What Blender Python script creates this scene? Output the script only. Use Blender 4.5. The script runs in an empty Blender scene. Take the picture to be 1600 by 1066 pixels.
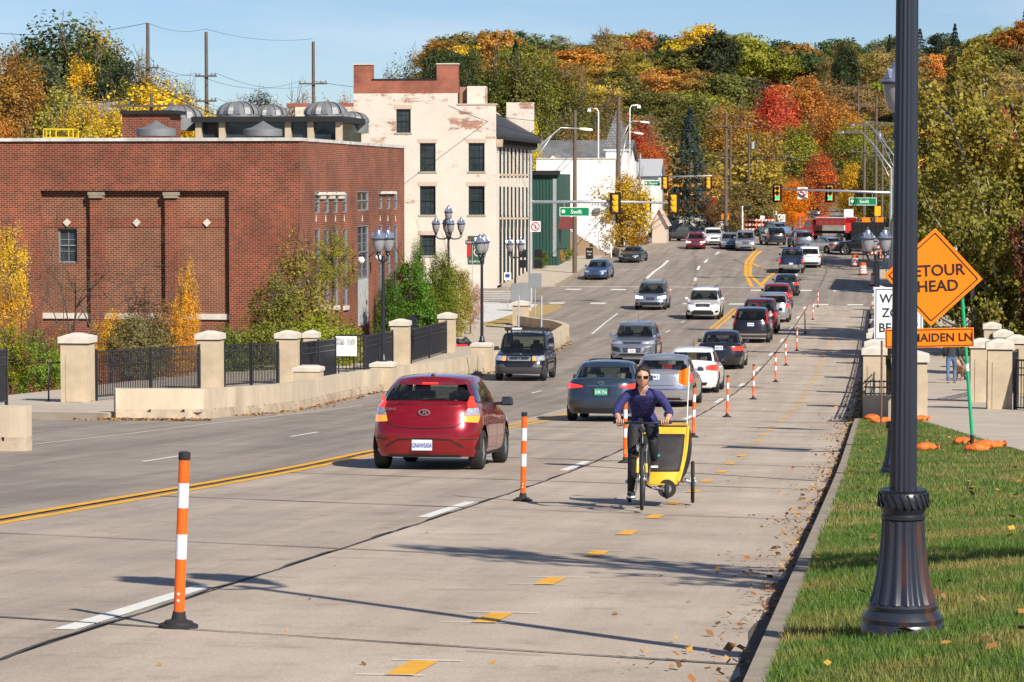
import bpy, bmesh, math, random
import numpy as np
from mathutils import Vector, Matrix, Euler
R = math.radians
rnd = random.Random(7)
C = bpy.context.scene.collection
# ---------------------------------------------------------------- camera, sky, sun
AYAW = R(7.5); SA, CA = math.sin(AYAW), math.cos(AYAW); FPX = 4400.0; CX = 0.63; CZ = 10.0
PITCH = math.atan((533 - 285) / FPX)
sc = bpy.context.scene
cam_d = bpy.data.cameras.new('camera'); cam = bpy.data.objects.new('camera', cam_d); C.objects.link(cam)
cam.location = (CX, 0, CZ); cam.rotation_euler = (R(90) - PITCH, 0, AYAW)
cam_d.sensor_width = 36; cam_d.lens = 36 * FPX / 1600; cam_d.clip_end = 6000; cam_d.clip_start = 0.5
sc.camera = cam
SUN_EL = R(37); SUN_AZ = R(42.5)      # light travels towards (-sin az, cos az)
w = bpy.data.worlds.new('World'); sc.world = w; w.use_nodes = True
nt = w.node_tree; bg = nt.nodes['Background']
sky = nt.nodes.new('ShaderNodeTexSky'); sky.sky_type = 'NISHITA'; sky.sun_disc = False
sky.sun_elevation = SUN_EL; sky.sun_rotation = R(180) - SUN_AZ
sky.altitude = 1500; sky.air_density = 1.0; sky.dust_density = 0.0; sky.ozone_density = 4.0
tint = nt.nodes.new('ShaderNodeMix'); tint.data_type = 'RGBA'; tint.blend_type = 'MULTIPLY'; tint.inputs['Factor'].default_value = 1; tint.inputs['B'].default_value = (.94, 1.0, 1.14, 1)
nt.links.new(sky.outputs[0], tint.inputs['A']); 
tcw = nt.nodes.new('ShaderNodeTexCoord'); mpw = nt.nodes.new('ShaderNodeMapping'); mpw.inputs['Scale'].default_value = (1.6, 1.6, 9); mpw.inputs['Location'].default_value = (.35, .1, .2); nt.links.new(tcw.outputs['Generated'], mpw.inputs[0])
cn = nt.nodes.new('ShaderNodeTexNoise'); cn.inputs['Scale'].default_value = 3.2; cn.inputs['Detail'].default_value = 7; cn.inputs['Roughness'].default_value = .6; nt.links.new(mpw.outputs[0], cn.inputs[0])
cr_ = nt.nodes.new('ShaderNodeMapRange'); cr_.inputs['From Min'].default_value = .46; cr_.inputs['From Max'].default_value = .72; cr_.inputs['To Max'].default_value = .5; nt.links.new(cn.outputs[0], cr_.inputs[0])
cl = nt.nodes.new('ShaderNodeMix'); cl.data_type = 'RGBA'; nt.links.new(cr_.outputs[0], cl.inputs['Factor']); nt.links.new(tint.outputs['Result'], cl.inputs['A']); cl.inputs['B'].default_value = (9.5, 10.2, 11.2, 1); nt.links.new(cl.outputs['Result'], bg.inputs[0]); bg.inputs[1].default_value = 0.060
sd = bpy.data.lights.new('sun', 'SUN'); sd.energy = 5.0; sd.angle = R(0.53); sd.color = (1.0, 0.925, 0.80)
sun = bpy.data.objects.new('sun', sd); C.objects.link(sun); sun.location = (40, -40, 80)
ld = Vector((-math.sin(SUN_AZ) * math.cos(SUN_EL), math.cos(SUN_AZ) * math.cos(SUN_EL), -math.sin(SUN_EL)))
sun.rotation_euler = ld.to_track_quat('-Z', 'Y').to_euler()
sc.view_settings.view_transform = 'Standard'; sc.view_settings.look = 'None'
sc.view_settings.exposure = 0.5; sc.view_settings.gamma = 1; sc.view_settings.use_curve_mapping = False
# ---------------------------------------------------------------- profile of the road (drop below the camera)
T = [(-60,-2.4),(0,1.6),(15,2.6),(30,3.61),(44,4.5),(60,5.35),(73,6.05),(87,6.65),(100,7.1),(115,7.4),(130,7.62),(152,7.78),(185,7.86),(205,7.75),(222,7.25),(245,6.5),(265,5.9),(290,5.5),(330,5.3),(400,5.3),(460,5.3),(520,4.5),(600,2.5),(700,-3),(800,-12),(1000,-33),(1300,-46),(2500,-46)]
def zr(Y):
    Y = max(-59.9, min(2400, Y))
    for i in range(len(T) - 1):
        if Y < T[i + 1][0]: break
    x0, y0 = T[i]; x1, y1 = T[i + 1]
    m = lambda k: (T[k + 1][1] - T[k - 1][1]) / (T[k + 1][0] - T[k - 1][0]) if 0 < k < len(T) - 1 else 0
    h = x1 - x0; t = (Y - x0) / h
    return CZ - ((2*t**3-3*t*t+1)*y0 + (t**3-2*t*t+t)*h*m(i) + (-2*t**3+3*t*t)*y1 + (t**3-t*t)*h*m(i+1))
def ray(px, py, d):
    """world point at photo pixel and horizontal distance (survey of the place)"""
    c, s = math.cos(PITCH), math.sin(PITCH); u = (533 - py) / FPX; v = (px - 800) / FPX
    k = d / (c + u * s); xc = v * k
    return Vector((xc * CA - d * SA + CX, xc * SA + d * CA, CZ + (-s + u * c) * k))
def gr(px, py, dz=0.0, near=8, far=700):
    d = near
    while d < far:
        p = ray(px, py, d)
        if p.z <= zr(p.y) + dz: return p
        d += .05 + d * .0006
    return p
def lerp(a, b, t): return a + (b-a)*t
def smooth(t): t = max(0, min(1, t)); return t * t * (3 - 2 * t)
# ---------------------------------------------------------------- mesh helper
class MB:
    def __init__(s): s.v = []; s.f = []; s.M = None
    def add(s, vs, fs):
        n = len(s.v)
        s.v += [tuple(s.M @ Vector(p)) for p in vs] if s.M is not None else [tuple(p) for p in vs]
        s.f += [tuple(i + n for i in f) for f in fs]; return s
    def box(s, c, d, rz=0, top=1.0):
        x, y, z = d[0]/2, d[1]/2, d[2]/2; cr, sr = math.cos(rz), math.sin(rz); vs = []
        for k, q in ((-1, 1), (1, top)):
            for a, b in ((-1,-1),(1,-1),(1,1),(-1,1)):
                vs.append((c[0] + a*x*q*cr - b*y*q*sr, c[1] + a*x*q*sr + b*y*q*cr, c[2] + k*z))
        return s.add(vs, [(3,2,1,0),(4,5,6,7),(0,1,5,4),(1,2,6,5),(2,3,7,6),(3,0,4,7)])
    def cyl(s, a, b, r0, r1=None, n=10, caps=True):
        a, b = Vector(a), Vector(b); r1 = r0 if r1 is None else r1
        t = (b - a); 
        if t.length < 1e-6: return s
        t.normalize(); u = t.orthogonal().normalized(); w_ = t.cross(u); vs = []
        for p, r in ((a, r0), (b, r1)):
            for i in range(n):
                q = 2*math.pi*i/n; vs.append(p + u*math.cos(q)*r + w_*math.sin(q)*r)
        fs = [(i, (i+1) % n, n + (i+1) % n, n + i) for i in range(n)]
        if caps: fs += [tuple(range(n-1, -1, -1)), tuple(range(n, 2*n))]
        return s.add(vs, fs)
    def tube(s, pts, r, n=8):
        pts = [Vector(p) for p in pts]; rs = r if isinstance(r, (list, tuple)) else [r]*len(pts); vs = []; prev = None
        for i, p in enumerate(pts):
            t = (pts[min(i+1, len(pts)-1)] - pts[max(i-1, 0)]).normalized()
            if prev is None: u = t.orthogonal().normalized()
            else: u = (prev - t*prev.dot(t)).normalized()
            prev = u; w_ = t.cross(u)
            for k in range(n):
                q = 2*math.pi*k/n; vs.append(p + (u*math.cos(q) + w_*math.sin(q))*rs[i])
        fs = []
        for i in range(len(pts)-1):
            for k in range(n): fs.append((i*n+k, i*n+(k+1) % n, (i+1)*n+(k+1) % n, (i+1)*n+k))
        fs += [tuple(range(n-1, -1, -1)), tuple(range((len(pts)-1)*n, len(pts)*n))]
        return s.add(vs, fs)
    def lathe(s, prof, c=(0,0,0), n=20, axis='z', flute=0, fl=0):
        vs = []
        for r, z in prof:
            for k in range(n):
                q = 2*math.pi*k/n; rr = r*(1 - fl*(0.5+0.5*math.cos(q*flute))) if flute else r
                a, b = rr*math.cos(q), rr*math.sin(q)
                vs.append((c[0]+a, c[1]+b, c[2]+z) if axis == 'z' else ((c[0]+z, c[1]+a, c[2]+b) if axis == 'x' else (c[0]+a, c[1]+z, c[2]+b)))
        fs = []
        for i in range(len(prof)-1):
            for k in range(n):
                q = (i*n+k, i*n+(k+1) % n, (i+1)*n+(k+1) % n, (i+1)*n+k); fs.append(q if axis != 'y' else q[::-1])
        return s.add(vs, fs)
    def prism(s, poly, z0, z1, axis='z'):
        n = len(poly); f = {'z': lambda a, b, z: (a, b, z), 'y': lambda a, b, z: (a, z, b), 'x': lambda a, b, z: (z, a, b)}[axis]
        return s.add([f(a, b, z0) for a, b in poly] + [f(a, b, z1) for a, b in poly],
                     [tuple(range(n-1, -1, -1)), tuple(range(n, 2*n))] + [(i, (i+1) % n, n+(i+1) % n, n+i) for i in range(n)])
    def grid(s, fn, nu, nv):
        vs = [fn(i/nu, j/nv) for j in range(nv+1) for i in range(nu+1)]
        return s.add(vs, [(j*(nu+1)+i, j*(nu+1)+i+1, (j+1)*(nu+1)+i+1, (j+1)*(nu+1)+i) for j in range(nv) for i in range(nu)])
    def mesh(s, name, mat, sm=False):
        me = bpy.data.meshes.new(name); me.from_pydata(s.v, [], s.f); me.validate(clean_customdata=False)
        if sm:
            if sm is True: me.shade_smooth()
            else:
                me.shade_smooth()
                bm = bmesh.new(); bm.from_mesh(me)
                for e in bm.edges:
                    if len(e.link_faces) == 2 and e.calc_face_angle(0) > sm: e.smooth = False
                bm.to_mesh(me); bm.free()
        if mat: me.materials.append(mat)
        return me
    def build(s, name, mat, parent=None, sm=False, loc=None, rot=None):
        return O(name, s.mesh(name, mat, sm), parent, loc, rot)
def O(name, me, parent=None, loc=None, rot=None):
    o = bpy.data.objects.new(name, me); C.objects.link(o)
    if parent: o.parent = parent
    if loc is not None: o.location = loc
    if rot is not None: o.rotation_euler = rot
    return o
def fixn(o):
    bm = bmesh.new(); bm.from_mesh(o.data); bmesh.ops.recalc_face_normals(bm, faces=bm.faces); bm.to_mesh(o.data); bm.free(); return o
def tag(o, label, cat=None, group=None, kind=None):
    o['label'] = label
    if cat: o['category'] = cat
    if group: o['group'] = group
    if kind: o['kind'] = kind
    return o
def S(o): o['kind'] = 'structure'; return o
def E(name, loc=(0,0,0), rz=0, label='', cat='', group=None):
    o = bpy.data.objects.new(name, None); C.objects.link(o); o.location = loc; o.rotation_euler = (0, 0, rz); o.empty_display_size = .2
    return tag(o, label, cat, group)
KIDS = {}
def dup(o, loc=None, rz=None, label=None, sc_=None, parent=None):
    c = o.copy(); C.objects.link(c)
    if parent is not None: c.parent = parent
    if loc is not None: c.location = loc
    if rz is not None: c.rotation_euler = (0, 0, rz)
    if sc_ is not None: c.scale = sc_ if isinstance(sc_, tuple) else (sc_,)*3
    if label: c['label'] = label
    if o.name not in KIDS: KIDS[o.name] = list(o.children)
    for ch in KIDS[o.name]: dup(ch, parent=c)
    return c
def txt(s, size, mat, parent, loc, rot=(R(90), 0, 0), name='lettering', ax='CENTER', ext=.002, sx=1.0, bold=0, shear=0):
    cu = bpy.data.curves.new(name, 'FONT'); cu.body = s; cu.size = size; cu.align_x = ax; cu.align_y = 'CENTER'; cu.extrude = ext; cu.offset = bold*size
    cu.resolution_u = 3; cu.materials.append(mat)
    if shear: cu.shear = shear
    t = bpy.data.objects.new('t', cu); C.objects.link(t); dg = bpy.context.evaluated_depsgraph_get(); dg.update()
    me = bpy.data.meshes.new_from_object(t.evaluated_get(dg)); bpy.data.objects.remove(t); bpy.data.curves.remove(cu); me.name = name
    if not me.materials: me.materials.append(mat)
    o = bpy.data.objects.new(name, me); C.objects.link(o); o.parent = parent; o.location = loc; o.rotation_euler = rot; o.scale = (sx, 1, 1)
    return o
# ---------------------------------------------------------------- materials
def NM(name):
    m = bpy.data.materials.new(name); m.use_nodes = True; n = m.node_tree.nodes; return m, n, m.node_tree.links, n['Principled BSDF']
def mat(name, col, rough=.6, metal=0, var=0.0, vs=8.0, bump=0.0, bs=40.0, coat=0, spec=.5, emit=0, col2=None, trans=0, sub=0, stretch=(1,1,1), pos=False):
    m, n, l, b = NM(name)
    b.inputs['Base Color'].default_value = (*col, 1); b.inputs['Roughness'].default_value = rough; b.inputs['Metallic'].default_value = metal
    b.inputs['Coat Weight'].default_value = coat; b.inputs['Specular IOR Level'].default_value = spec
    if trans: b.inputs['Transmission Weight'].default_value = trans
    if emit: b.inputs['Emission Color'].default_value = (*col, 1); b.inputs['Emission Strength'].default_value = emit
    if var or bump or col2:
        if pos: tc = n.new('ShaderNodeNewGeometry'); src = tc.outputs['Position']
        else: tc = n.new('ShaderNodeTexCoord'); src = tc.outputs['Object']
        mp = n.new('ShaderNodeMapping'); mp.inputs['Scale'].default_value = stretch; l.new(src, mp.inputs[0])
        if var or col2:
            no = n.new('ShaderNodeTexNoise'); no.inputs['Scale'].default_value = vs; no.inputs['Detail'].default_value = 6; no.inputs['Roughness'].default_value = .65
            l.new(mp.outputs[0], no.inputs[0]); cr = n.new('ShaderNodeValToRGB'); l.new(no.outputs[0], cr.inputs[0])
            e = cr.color_ramp.elements; e[0].position = .3; e[1].position = .7
            if col2: e[0].color = (*col, 1); e[1].color = (*col2, 1)
            else: e[0].color = (*[c*(1-var) for c in col], 1); e[1].color = (*[min(1, c*(1+var)) for c in col], 1)
            l.new(cr.outputs[0], b.inputs['Base Color'])
        if bump:
            n2 = n.new('ShaderNodeTexNoise'); n2.inputs['Scale'].default_value = bs; n2.inputs['Detail'].default_value = 4; l.new(mp.outputs[0], n2.inputs[0])
            bu = n.new('ShaderNodeBump'); bu.inputs['Strength'].default_value = bump; bu.inputs['Distance'].default_value = .02; l.new(n2.outputs[0], bu.inputs['Height']); l.new(bu.outputs[0], b.inputs['Normal'])
    return m
M = {}
M['black'] = mat('black_paint', (.012,.013,.016), .35, var=.3, vs=5)
M['iron'] = mat('black_iron', (.016,.018,.026), .38, var=.35, vs=3, bump=.1)
M['blackm'] = mat('black_plastic', (.015,.015,.016), .55)
M['rubber'] = mat('rubber', (.018,.018,.019), .8, var=.2)
M['chrome'] = mat('chrome', (.75,.75,.78), .12, 1)
M['alu'] = mat('aluminium', (.62,.63,.65), .35, .9, var=.1)
M['galv'] = mat('galvanised_steel', (.52,.54,.57), .4, .6, var=.12, vs=6)
M['whitep'] = mat('white_paint', (.8,.8,.78), .45, var=.06)
M['greybk'] = mat('grey_sign_back', (.28,.3,.32), .5, .3)
M['orange'] = mat('orange_plastic', (.85,.12,.01), .4, var=.08)
M['orangef'] = mat('orange_sheeting', (.95,.22,.005), .35, var=.05, vs=3)
M['refl'] = mat('white_sheeting', (.72,.74,.8), .3, var=.1, vs=30)
M['wood'] = mat('pole_wood', (.12,.09,.07), .9, var=.35, vs=4, bump=.4, stretch=(6,6,.6))
M['signG'] = mat('green_sheeting', (.0,.22,.08), .35)
M['signY'] = mat('yellow_paint_signal', (.85,.42,.01), .4)
M['ink'] = mat('sign_ink', (.02,.012,.01), .5)
M['red_ink'] = mat('red_ink', (.6,.02,.02), .4)
M['stone'] = mat('tan_concrete', (.47,.38,.27), .85, var=.16, vs=1.5, bump=.25, bs=60)
M['stonecap'] = mat('pale_concrete', (.56,.51,.44), .8, var=.15, vs=3, bump=.2)
M['curb'] = mat('kerb_concrete', (.26,.22,.17), .9, var=.25, vs=2, bump=.3, pos=True)
M['walk'] = mat('walk_concrete', (.42,.36,.29), .9, var=.13, vs=.7, bump=.2, pos=True)
M['walkl'] = mat('pale_walk_concrete', (.56,.55,.52), .85, var=.08, vs=.7, pos=True)
M['soil'] = mat('soil', (.16,.11,.05), .95, var=.4, vs=.3, pos=True, col2=(.17,.16,.06))
M['lampglass'] = mat('lamp_glass', (.25,.25,.27), .15, 0, var=.12, vs=8, coat=.5)
M['lampcap'] = mat('lamp_cap_metal', (.28,.31,.42), .28, .6, var=.3, vs=12)
M['tar'] = mat('tar', (.06,.052,.046), .8)
M['mwhite'] = mat('white_marking', (.68,.67,.62), .7, var=.15, vs=6, pos=True)
M['myellow'] = mat('yellow_marking', (.72,.36,.02), .7, var=.18, vs=5, pos=True)
M['glass'] = mat('window_glass', (.02,.024,.028), .06, 0, coat=1.0, spec=.8)
def seethrough():
    m, n, l, b = NM('clear_car_glass'); b.inputs['Base Color'].default_value = (.012,.015,.017,1); b.inputs['Roughness'].default_value = .04; b.inputs['Coat Weight'].default_value = 1
    t = n.new('ShaderNodeBsdfTransparent'); t.inputs[0].default_value = (.62,.68,.66,1); mx = n.new('ShaderNodeMixShader'); mx.inputs[0].default_value = .62; l.new(b.outputs[0], mx.inputs[1]); l.new(t.outputs[0], mx.inputs[2]); l.new(mx.outputs[0], n['Material Output'].inputs[0]); return m
M['cglass'] = seethrough()
M['glassb'] = mat('building_glass', (.03,.04,.05), .08, 0, var=.5, vs=1.2)
M['dark'] = mat('dark_void', (.006,.006,.007), .9)
M['silt'] = mat('litter_brown', (.22,.1,.03), .9, var=.4)
def road_mat(name, c1, c2, stain, seed):
    m, n, l, b = NM(name); g = n.new('ShaderNodeNewGeometry'); P_ = g.outputs['Position']
    def noise(sc3, scale, det=5, ro=.6):
        mp = n.new('ShaderNodeMapping'); mp.inputs['Scale'].default_value = sc3; mp.inputs['Location'].default_value = (seed, seed*2, 0); l.new(P_, mp.inputs[0])
        t = n.new('ShaderNodeTexNoise'); t.inputs['Scale'].default_value = scale; t.inputs['Detail'].default_value = det; t.inputs['Roughness'].default_value = ro; l.new(mp.outputs[0], t.inputs[0]); return t.outputs[0]
    def ramp(src, p0, c0, p1, c1_):
        r = n.new('ShaderNodeValToRGB'); e = r.color_ramp.elements; e[0].position = p0; e[0].color = (*c0, 1); e[1].position = p1; e[1].color = (*c1_, 1); l.new(src, r.inputs[0]); return r.outputs[0]
    def mix(a, b_, mode, fac=1.0):
        x = n.new('ShaderNodeMix'); x.data_type = 'RGBA'; x.blend_type = mode; x.inputs['Factor'].default_value = fac; l.new(a, x.inputs['A']); l.new(b_, x.inputs['B']); return x.outputs['Result']
    base = ramp(noise((1,1,1), .55, 6, .6), .3, c1, .7, c2)
    fine = ramp(noise((1,1,1), 55, 3, .7), .3, (.74,.74,.74), .72, (1.2,1.2,1.2))
    streak = ramp(noise((1.6,.05,1), 1.0, 5, .65), .38, (stain,)*3, .6, (1,1,1))
    sp = ramp(noise((1,1,1), 2.3, 8, .75), .33, (.62,.57,.52), .46, (1,1,1))
    out = mix(mix(mix(base, fine, 'MULTIPLY'), streak, 'MULTIPLY'), sp, 'MULTIPLY', .6)
    l.new(out, b.inputs['Base Color']); b.inputs['Roughness'].default_value = .85
    bu = n.new('ShaderNodeBump'); bu.inputs['Strength'].default_value = .25; bu.inputs['Distance'].default_value = .01; l.new(noise((1,1,1), 70, 3), bu.inputs['Height']); l.new(bu.outputs[0], b.inputs['Normal'])
    return m
M['conc'] = road_mat('road_concrete', (.39,.32,.255), (.52,.435,.35), .84, 3)
M['conc2'] = road_mat('lane_concrete', (.35,.288,.228), (.47,.39,.318), .78, 11)
M['asph'] = road_mat('old_asphalt', (.245,.205,.17), (.33,.28,.235), .72, 7)
def brick_mat(name, c1, c2, mort, worn=None, sw=.21, sh=.0725, ms=.012, wornlo=.5, wornhi=.62, bias=0.0, wsc=.25):
    m, n, l, b = NM(name); tc = n.new('ShaderNodeTexCoord'); mp = n.new('ShaderNodeMapping'); l.new(tc.outputs['UV'], mp.inputs[0])
    br = n.new('ShaderNodeTexBrick'); l.new(mp.outputs[0], br.inputs[0]); br.inputs['Scale'].default_value = 1; br.inputs['Brick Width'].default_value = sw; br.inputs['Row Height'].default_value = sh
    br.inputs['Mortar Size'].default_value = ms; br.inputs['Color1'].default_value = (*c1, 1); br.inputs['Color2'].default_value = (*c2, 1); br.inputs['Mortar'].default_value = (*mort, 1); br.inputs['Bias'].default_value = bias
    no = n.new('ShaderNodeTexNoise'); no.inputs['Scale'].default_value = .35; no.inputs['Detail'].default_value = 8; no.inputs['Roughness'].default_value = .7; l.new(mp.outputs[0], no.inputs[0])
    rp = n.new('ShaderNodeValToRGB'); rp.color_ramp.elements[0].position = .3; rp.color_ramp.elements[0].color = (.5,.47,.46,1); rp.color_ramp.elements[1].position = .68; rp.color_ramp.elements[1].color = (1.4,1.3,1.22,1); l.new(no.outputs[0], rp.inputs[0])
    mx = n.new('ShaderNodeMix'); mx.data_type = 'RGBA'; mx.blend_type = 'MULTIPLY'; mx.inputs['Factor'].default_value = 1; l.new(br.outputs[0], mx.inputs['A']); l.new(rp.outputs[0], mx.inputs['B'])
    out = mx.outputs['Result']
    if worn:
        n3 = n.new('ShaderNodeTexNoise'); n3.inputs['Scale'].default_value = wsc; n3.inputs['Detail'].default_value = 12; n3.inputs['Roughness'].default_value = .78
        mp2 = n.new('ShaderNodeMapping'); mp2.inputs['Scale'].default_value = (1, 2.2, 1); l.new(tc.outputs['UV'], mp2.inputs[0]); l.new(mp2.outputs[0], n3.inputs[0])
        sx = n.new('ShaderNodeSeparateXYZ'); l.new(tc.outputs['UV'], sx.inputs[0])
        mr = n.new('ShaderNodeMapRange'); mr.inputs['From Min'].default_value = worn[1]; mr.inputs['From Max'].default_value = worn[2]; mr.inputs['To Min'].default_value = -.08; mr.inputs['To Max'].default_value = .07; l.new(sx.outputs[1], mr.inputs[0])
        ad = n.new('ShaderNodeMath'); ad.operation = 'ADD'; l.new(n3.outputs[0], ad.inputs[0]); l.new(mr.outputs[0], ad.inputs[1])
        r3 = n.new('ShaderNodeValToRGB'); r3.color_ramp.elements[0].position = wornlo; r3.color_ramp.elements[1].position = wornhi; r3.color_ramp.elements[0].color = (0,0,0,1); l.new(ad.outputs[0], r3.inputs[0])
        pn = n.new('ShaderNodeMix'); pn.data_type = 'RGBA'; l.new(r3.outputs[0], pn.inputs['Factor']); pn.inputs['A'].default_value = (*worn[0], 1)
        mm = n.new('ShaderNodeMix'); mm.data_type = 'RGBA'; mm.blend_type = 'MULTIPLY'; mm.inputs['Factor'].default_value = .25; mm.inputs['A'].default_value = (*worn[0], 1); l.new(rp.outputs[0], mm.inputs['B']); l.new(mm.outputs['Result'], pn.inputs['A'])
        l.new(out, pn.inputs['B']); out = pn.outputs['Result']
    l.new(out, b.inputs['Base Color']); b.inputs['Roughness'].default_value = .85
    bu = n.new('ShaderNodeBump'); bu.inputs['Strength'].default_value = .5; bu.inputs['Distance'].default_value = .01; bu.invert = True; l.new(br.outputs['Fac'], bu.inputs['Height']); l.new(bu.outputs[0], b.inputs['Normal'])
    return m
M['brick'] = brick_mat('red_brick', (.22,.035,.016), (.088,.018,.011), (.30,.19,.12), sw=.235, sh=.085, ms=.011, bias=-.1)
M['brickin'] = brick_mat('panel_brick', (.17,.045,.024), (.095,.026,.017), (.30,.18,.11), sw=.235, sh=.085, ms=.016)
M['brickn'] = brick_mat('new_red_brick', (.33,.09,.05), (.27,.075,.045), (.34,.2,.15), sw=.25, sh=.09)
M['cream'] = brick_mat('painted_brick', (.42,.2,.12), (.33,.15,.1), (.5,.42,.35), worn=((.66,.60,.53), 0, 16), sw=.3, sh=.1, wornlo=.575, wornhi=.62)
M['whitew'] = brick_mat('white_washed_wall', (.4,.38,.36), (.3,.28,.27), (.45,.43,.4), worn=((.8,.8,.79), 0, 9), sw=.4, sh=.2, wornlo=.62, wornhi=.68)
def boxuv(o, sc_=1.0, z0=0.0):
    me = o.data; uv = me.uv_layers.new(name='uv').data
    for p in me.polygons:
        nx, ny, nz = abs(p.normal.x), abs(p.normal.y), abs(p.normal.z)
        for li in p.loop_indices:
            v = me.vertices[me.loops[li].vertex_index].co
            if nz > nx and nz > ny: uv[li].uv = (v.x, v.y)
            elif nx > ny: uv[li].uv = (v.y, v.z - z0)
            else: uv[li].uv = (v.x, v.z - z0)
    return o
# ================================================================ ground, road, kerbs, walks
def sheet(name, xl, xr, y0, y1, dz, m, step=1.0, nx=1, side=0.0, dzf=None, parent=None, skew=0):
    mb = MB(); ys = [y0 + (y1-y0)*i/max(1, int(math.ceil((y1-y0)/step))) for i in range(max(1, int(math.ceil((y1-y0)/step)))+1)]
    f = lambda q: q if callable(q) else (lambda y: q)
    xl, xr = f(xl), f(xr)
    for y in ys:
        for i in range(nx+1):
            x = xl(y) + (xr(y)-xl(y))*i/nx; yy = y + skew*(x - xr(y))
            mb.v.append((x, yy, zr(yy) + dz + (dzf(x, yy) if dzf else 0)))
    for j in range(len(ys)-1):
        for i in range(nx): a = j*(nx+1)+i; mb.f.append((a, a+1, a+nx+2, a+nx+1))
    if side:
        n0 = len(mb.v)
        for j, y in enumerate(ys):
            for i in (0, nx): q = mb.v[j*(nx+1)+i]; mb.v.append((q[0], q[1], q[2]-side))
        for j in range(len(ys)-1):
            a, b = j*(nx+1), (j+1)*(nx+1); mb.f.append((a, b, n0+2*j+2, n0+2*j)); mb.f.append((b+nx, a+nx, n0+2*j+1, n0+2*j+3))
        mb.f.append((nx, 0, n0, n0+1)); e = (len(ys)-1)*(nx+1); mb.f.append((e, e+nx, n0+2*len(ys)-1, n0+2*len(ys)-2))
    return mb.build(name, m, parent)
def tz(X, Y):
    """height of the natural terrain"""
    z = zr(Y) - .35
    if X < -19:
        k = smooth((-19 - X)/4)*smooth((Y-72)/8)*(1-smooth((Y-150)/20)); z -= 2.2*k
    if X > 5:
        k = smooth((X-5)/4)*smooth((Y-66)/10)*(1-smooth((Y-165)/15)); z -= 5*k
    if Y > 340:
        k = smooth((Y-340)/120); dx = X + 6
        z += k*(7*smooth((abs(dx)-9)/60)) + k*2.5*math.sin(X*.021+1)*math.sin(Y*.013)
        z += 9*smooth((dx-20)/160)*k
        z = zr(min(Y, 470)) + (z-zr(min(Y,470)))*smooth((X/Y+.215)/.05)
    if 146 < Y < 420: z += 6.5*smooth((-(34+max(0,Y-165)*.2)-X)/7)*smooth((Y-146)/10)*smooth((420-Y)/80)
    return z
mb = MB(); xs = [-700,-500,-380,-300,-240,-200,-170,-140,-120,-100,-85,-70,-60,-50,-42,-36,-30,-26,-23,-21,-19,-14,-8,-2,3,5,7,9,12,18,26,36,50,70,95,125,160,200,260,340,450,600]
ys = [-58,-30,-10,5,20,30,40,50,60,66,72,78,84,92,100,110,120,130,140,150,160,170,180,195,210,225,240,260,285,310,330,350,370,395,420,450,480,515,550,590,630,680,740,800,870,950,1030,1130,1300,1600,2200]
for y in ys:
    for x in xs: mb.v.append((x, y, tz(x, y)))
nx = len(xs)
for j in range(len(ys)-1):
    for i in range(nx-1): mb.f.append((j*nx+i, j*nx+i+1, (j+1)*nx+i+1, (j+1)*nx+i))
S(mb.build('ground', M['soil'], sm=True))
# left edge of the carriageway (front foot of the low wall etc.)
WALL = [(-17.53,64.99),(-16.2,66.2),(-15.3,69.0),(-15.05,72.6),(-15.05,75.8),(-15.4,82.0),(-15.55,86.3),(-15.25,94.0),(-14.8,99.8),(-14.2,105.8),(-13.9,113.0),(-13.96,121.5),(-14.25,130.0),(-14.59,137.3)]
def wx(y):
    for i in range(len(WALL)-1):
        if y <= WALL[i+1][1]: a, b = WALL[i], WALL[i+1]; t = max(0, (y-a[1])/(b[1]-a[1])); return a[0]+(b[0]-a[0])*t
    return WALL[-1][0]
def XL(Y):
    if Y < 63.5: return -70
    if Y < 65: return -70 + 52*(Y-63.5)/1.5
    if Y < 137.3: return wx(Y)
    if Y < 160: return -14.59 - 4.5*(Y-137.3)/22.7
    if Y < 178: return -19.1 - 1.6*(Y-160)/18
    if Y < 183: return -20.7 - 60*smooth((Y-178)/5)
    if Y < 203: return -80
    if Y < 207: return -80 + 56.5*smooth((Y-203)/4)
    if Y < 252: return -23.0 
    if Y < 256: return -23 - 50*(Y-252)/4
    return -73
S(sheet('road', XL, lambda y: 0.0 if y < 179 or y > 209 else 14, -50, 300, 0, M['asph'], 1.0, 4, side=.4))
S(sheet('road', -11.5, -1.5, 300.2, 760, 0, M['asph'], 6, 2))
S(sheet('kerb', -1.5, -1.0, 300.2, 700, .13, M['curb'], 6, 1, side=.3)); S(sheet('kerb', -12, -11.5, 300.2, 700, .13, M['curb'], 6, 1, side=.3))
# joint filler and concrete slabs of the two right-hand lanes
S(sheet('joint_filler', -8.06, -.02, -50, 180, .005, M['tar'], 1.0, 1))
slabs = bpy.data.objects.new('road_slabs', None); C.objects.link(slabs); S(slabs)
for xa, xb, mm, off in ((-4.035, -.03, 'conc', 0.0), (-8.05, -4.085, 'conc2', 1.62)):
    y = -37.5 + off
    while y < 179:
        y2 = min(y + 7.5, 179.5)
        sheet('slab', xa, xb, y+.018, y2-.018, .012, M[mm], 1.0, 2, side=.01, parent=slabs, skew=-.4)
        y += 7.5
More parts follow.
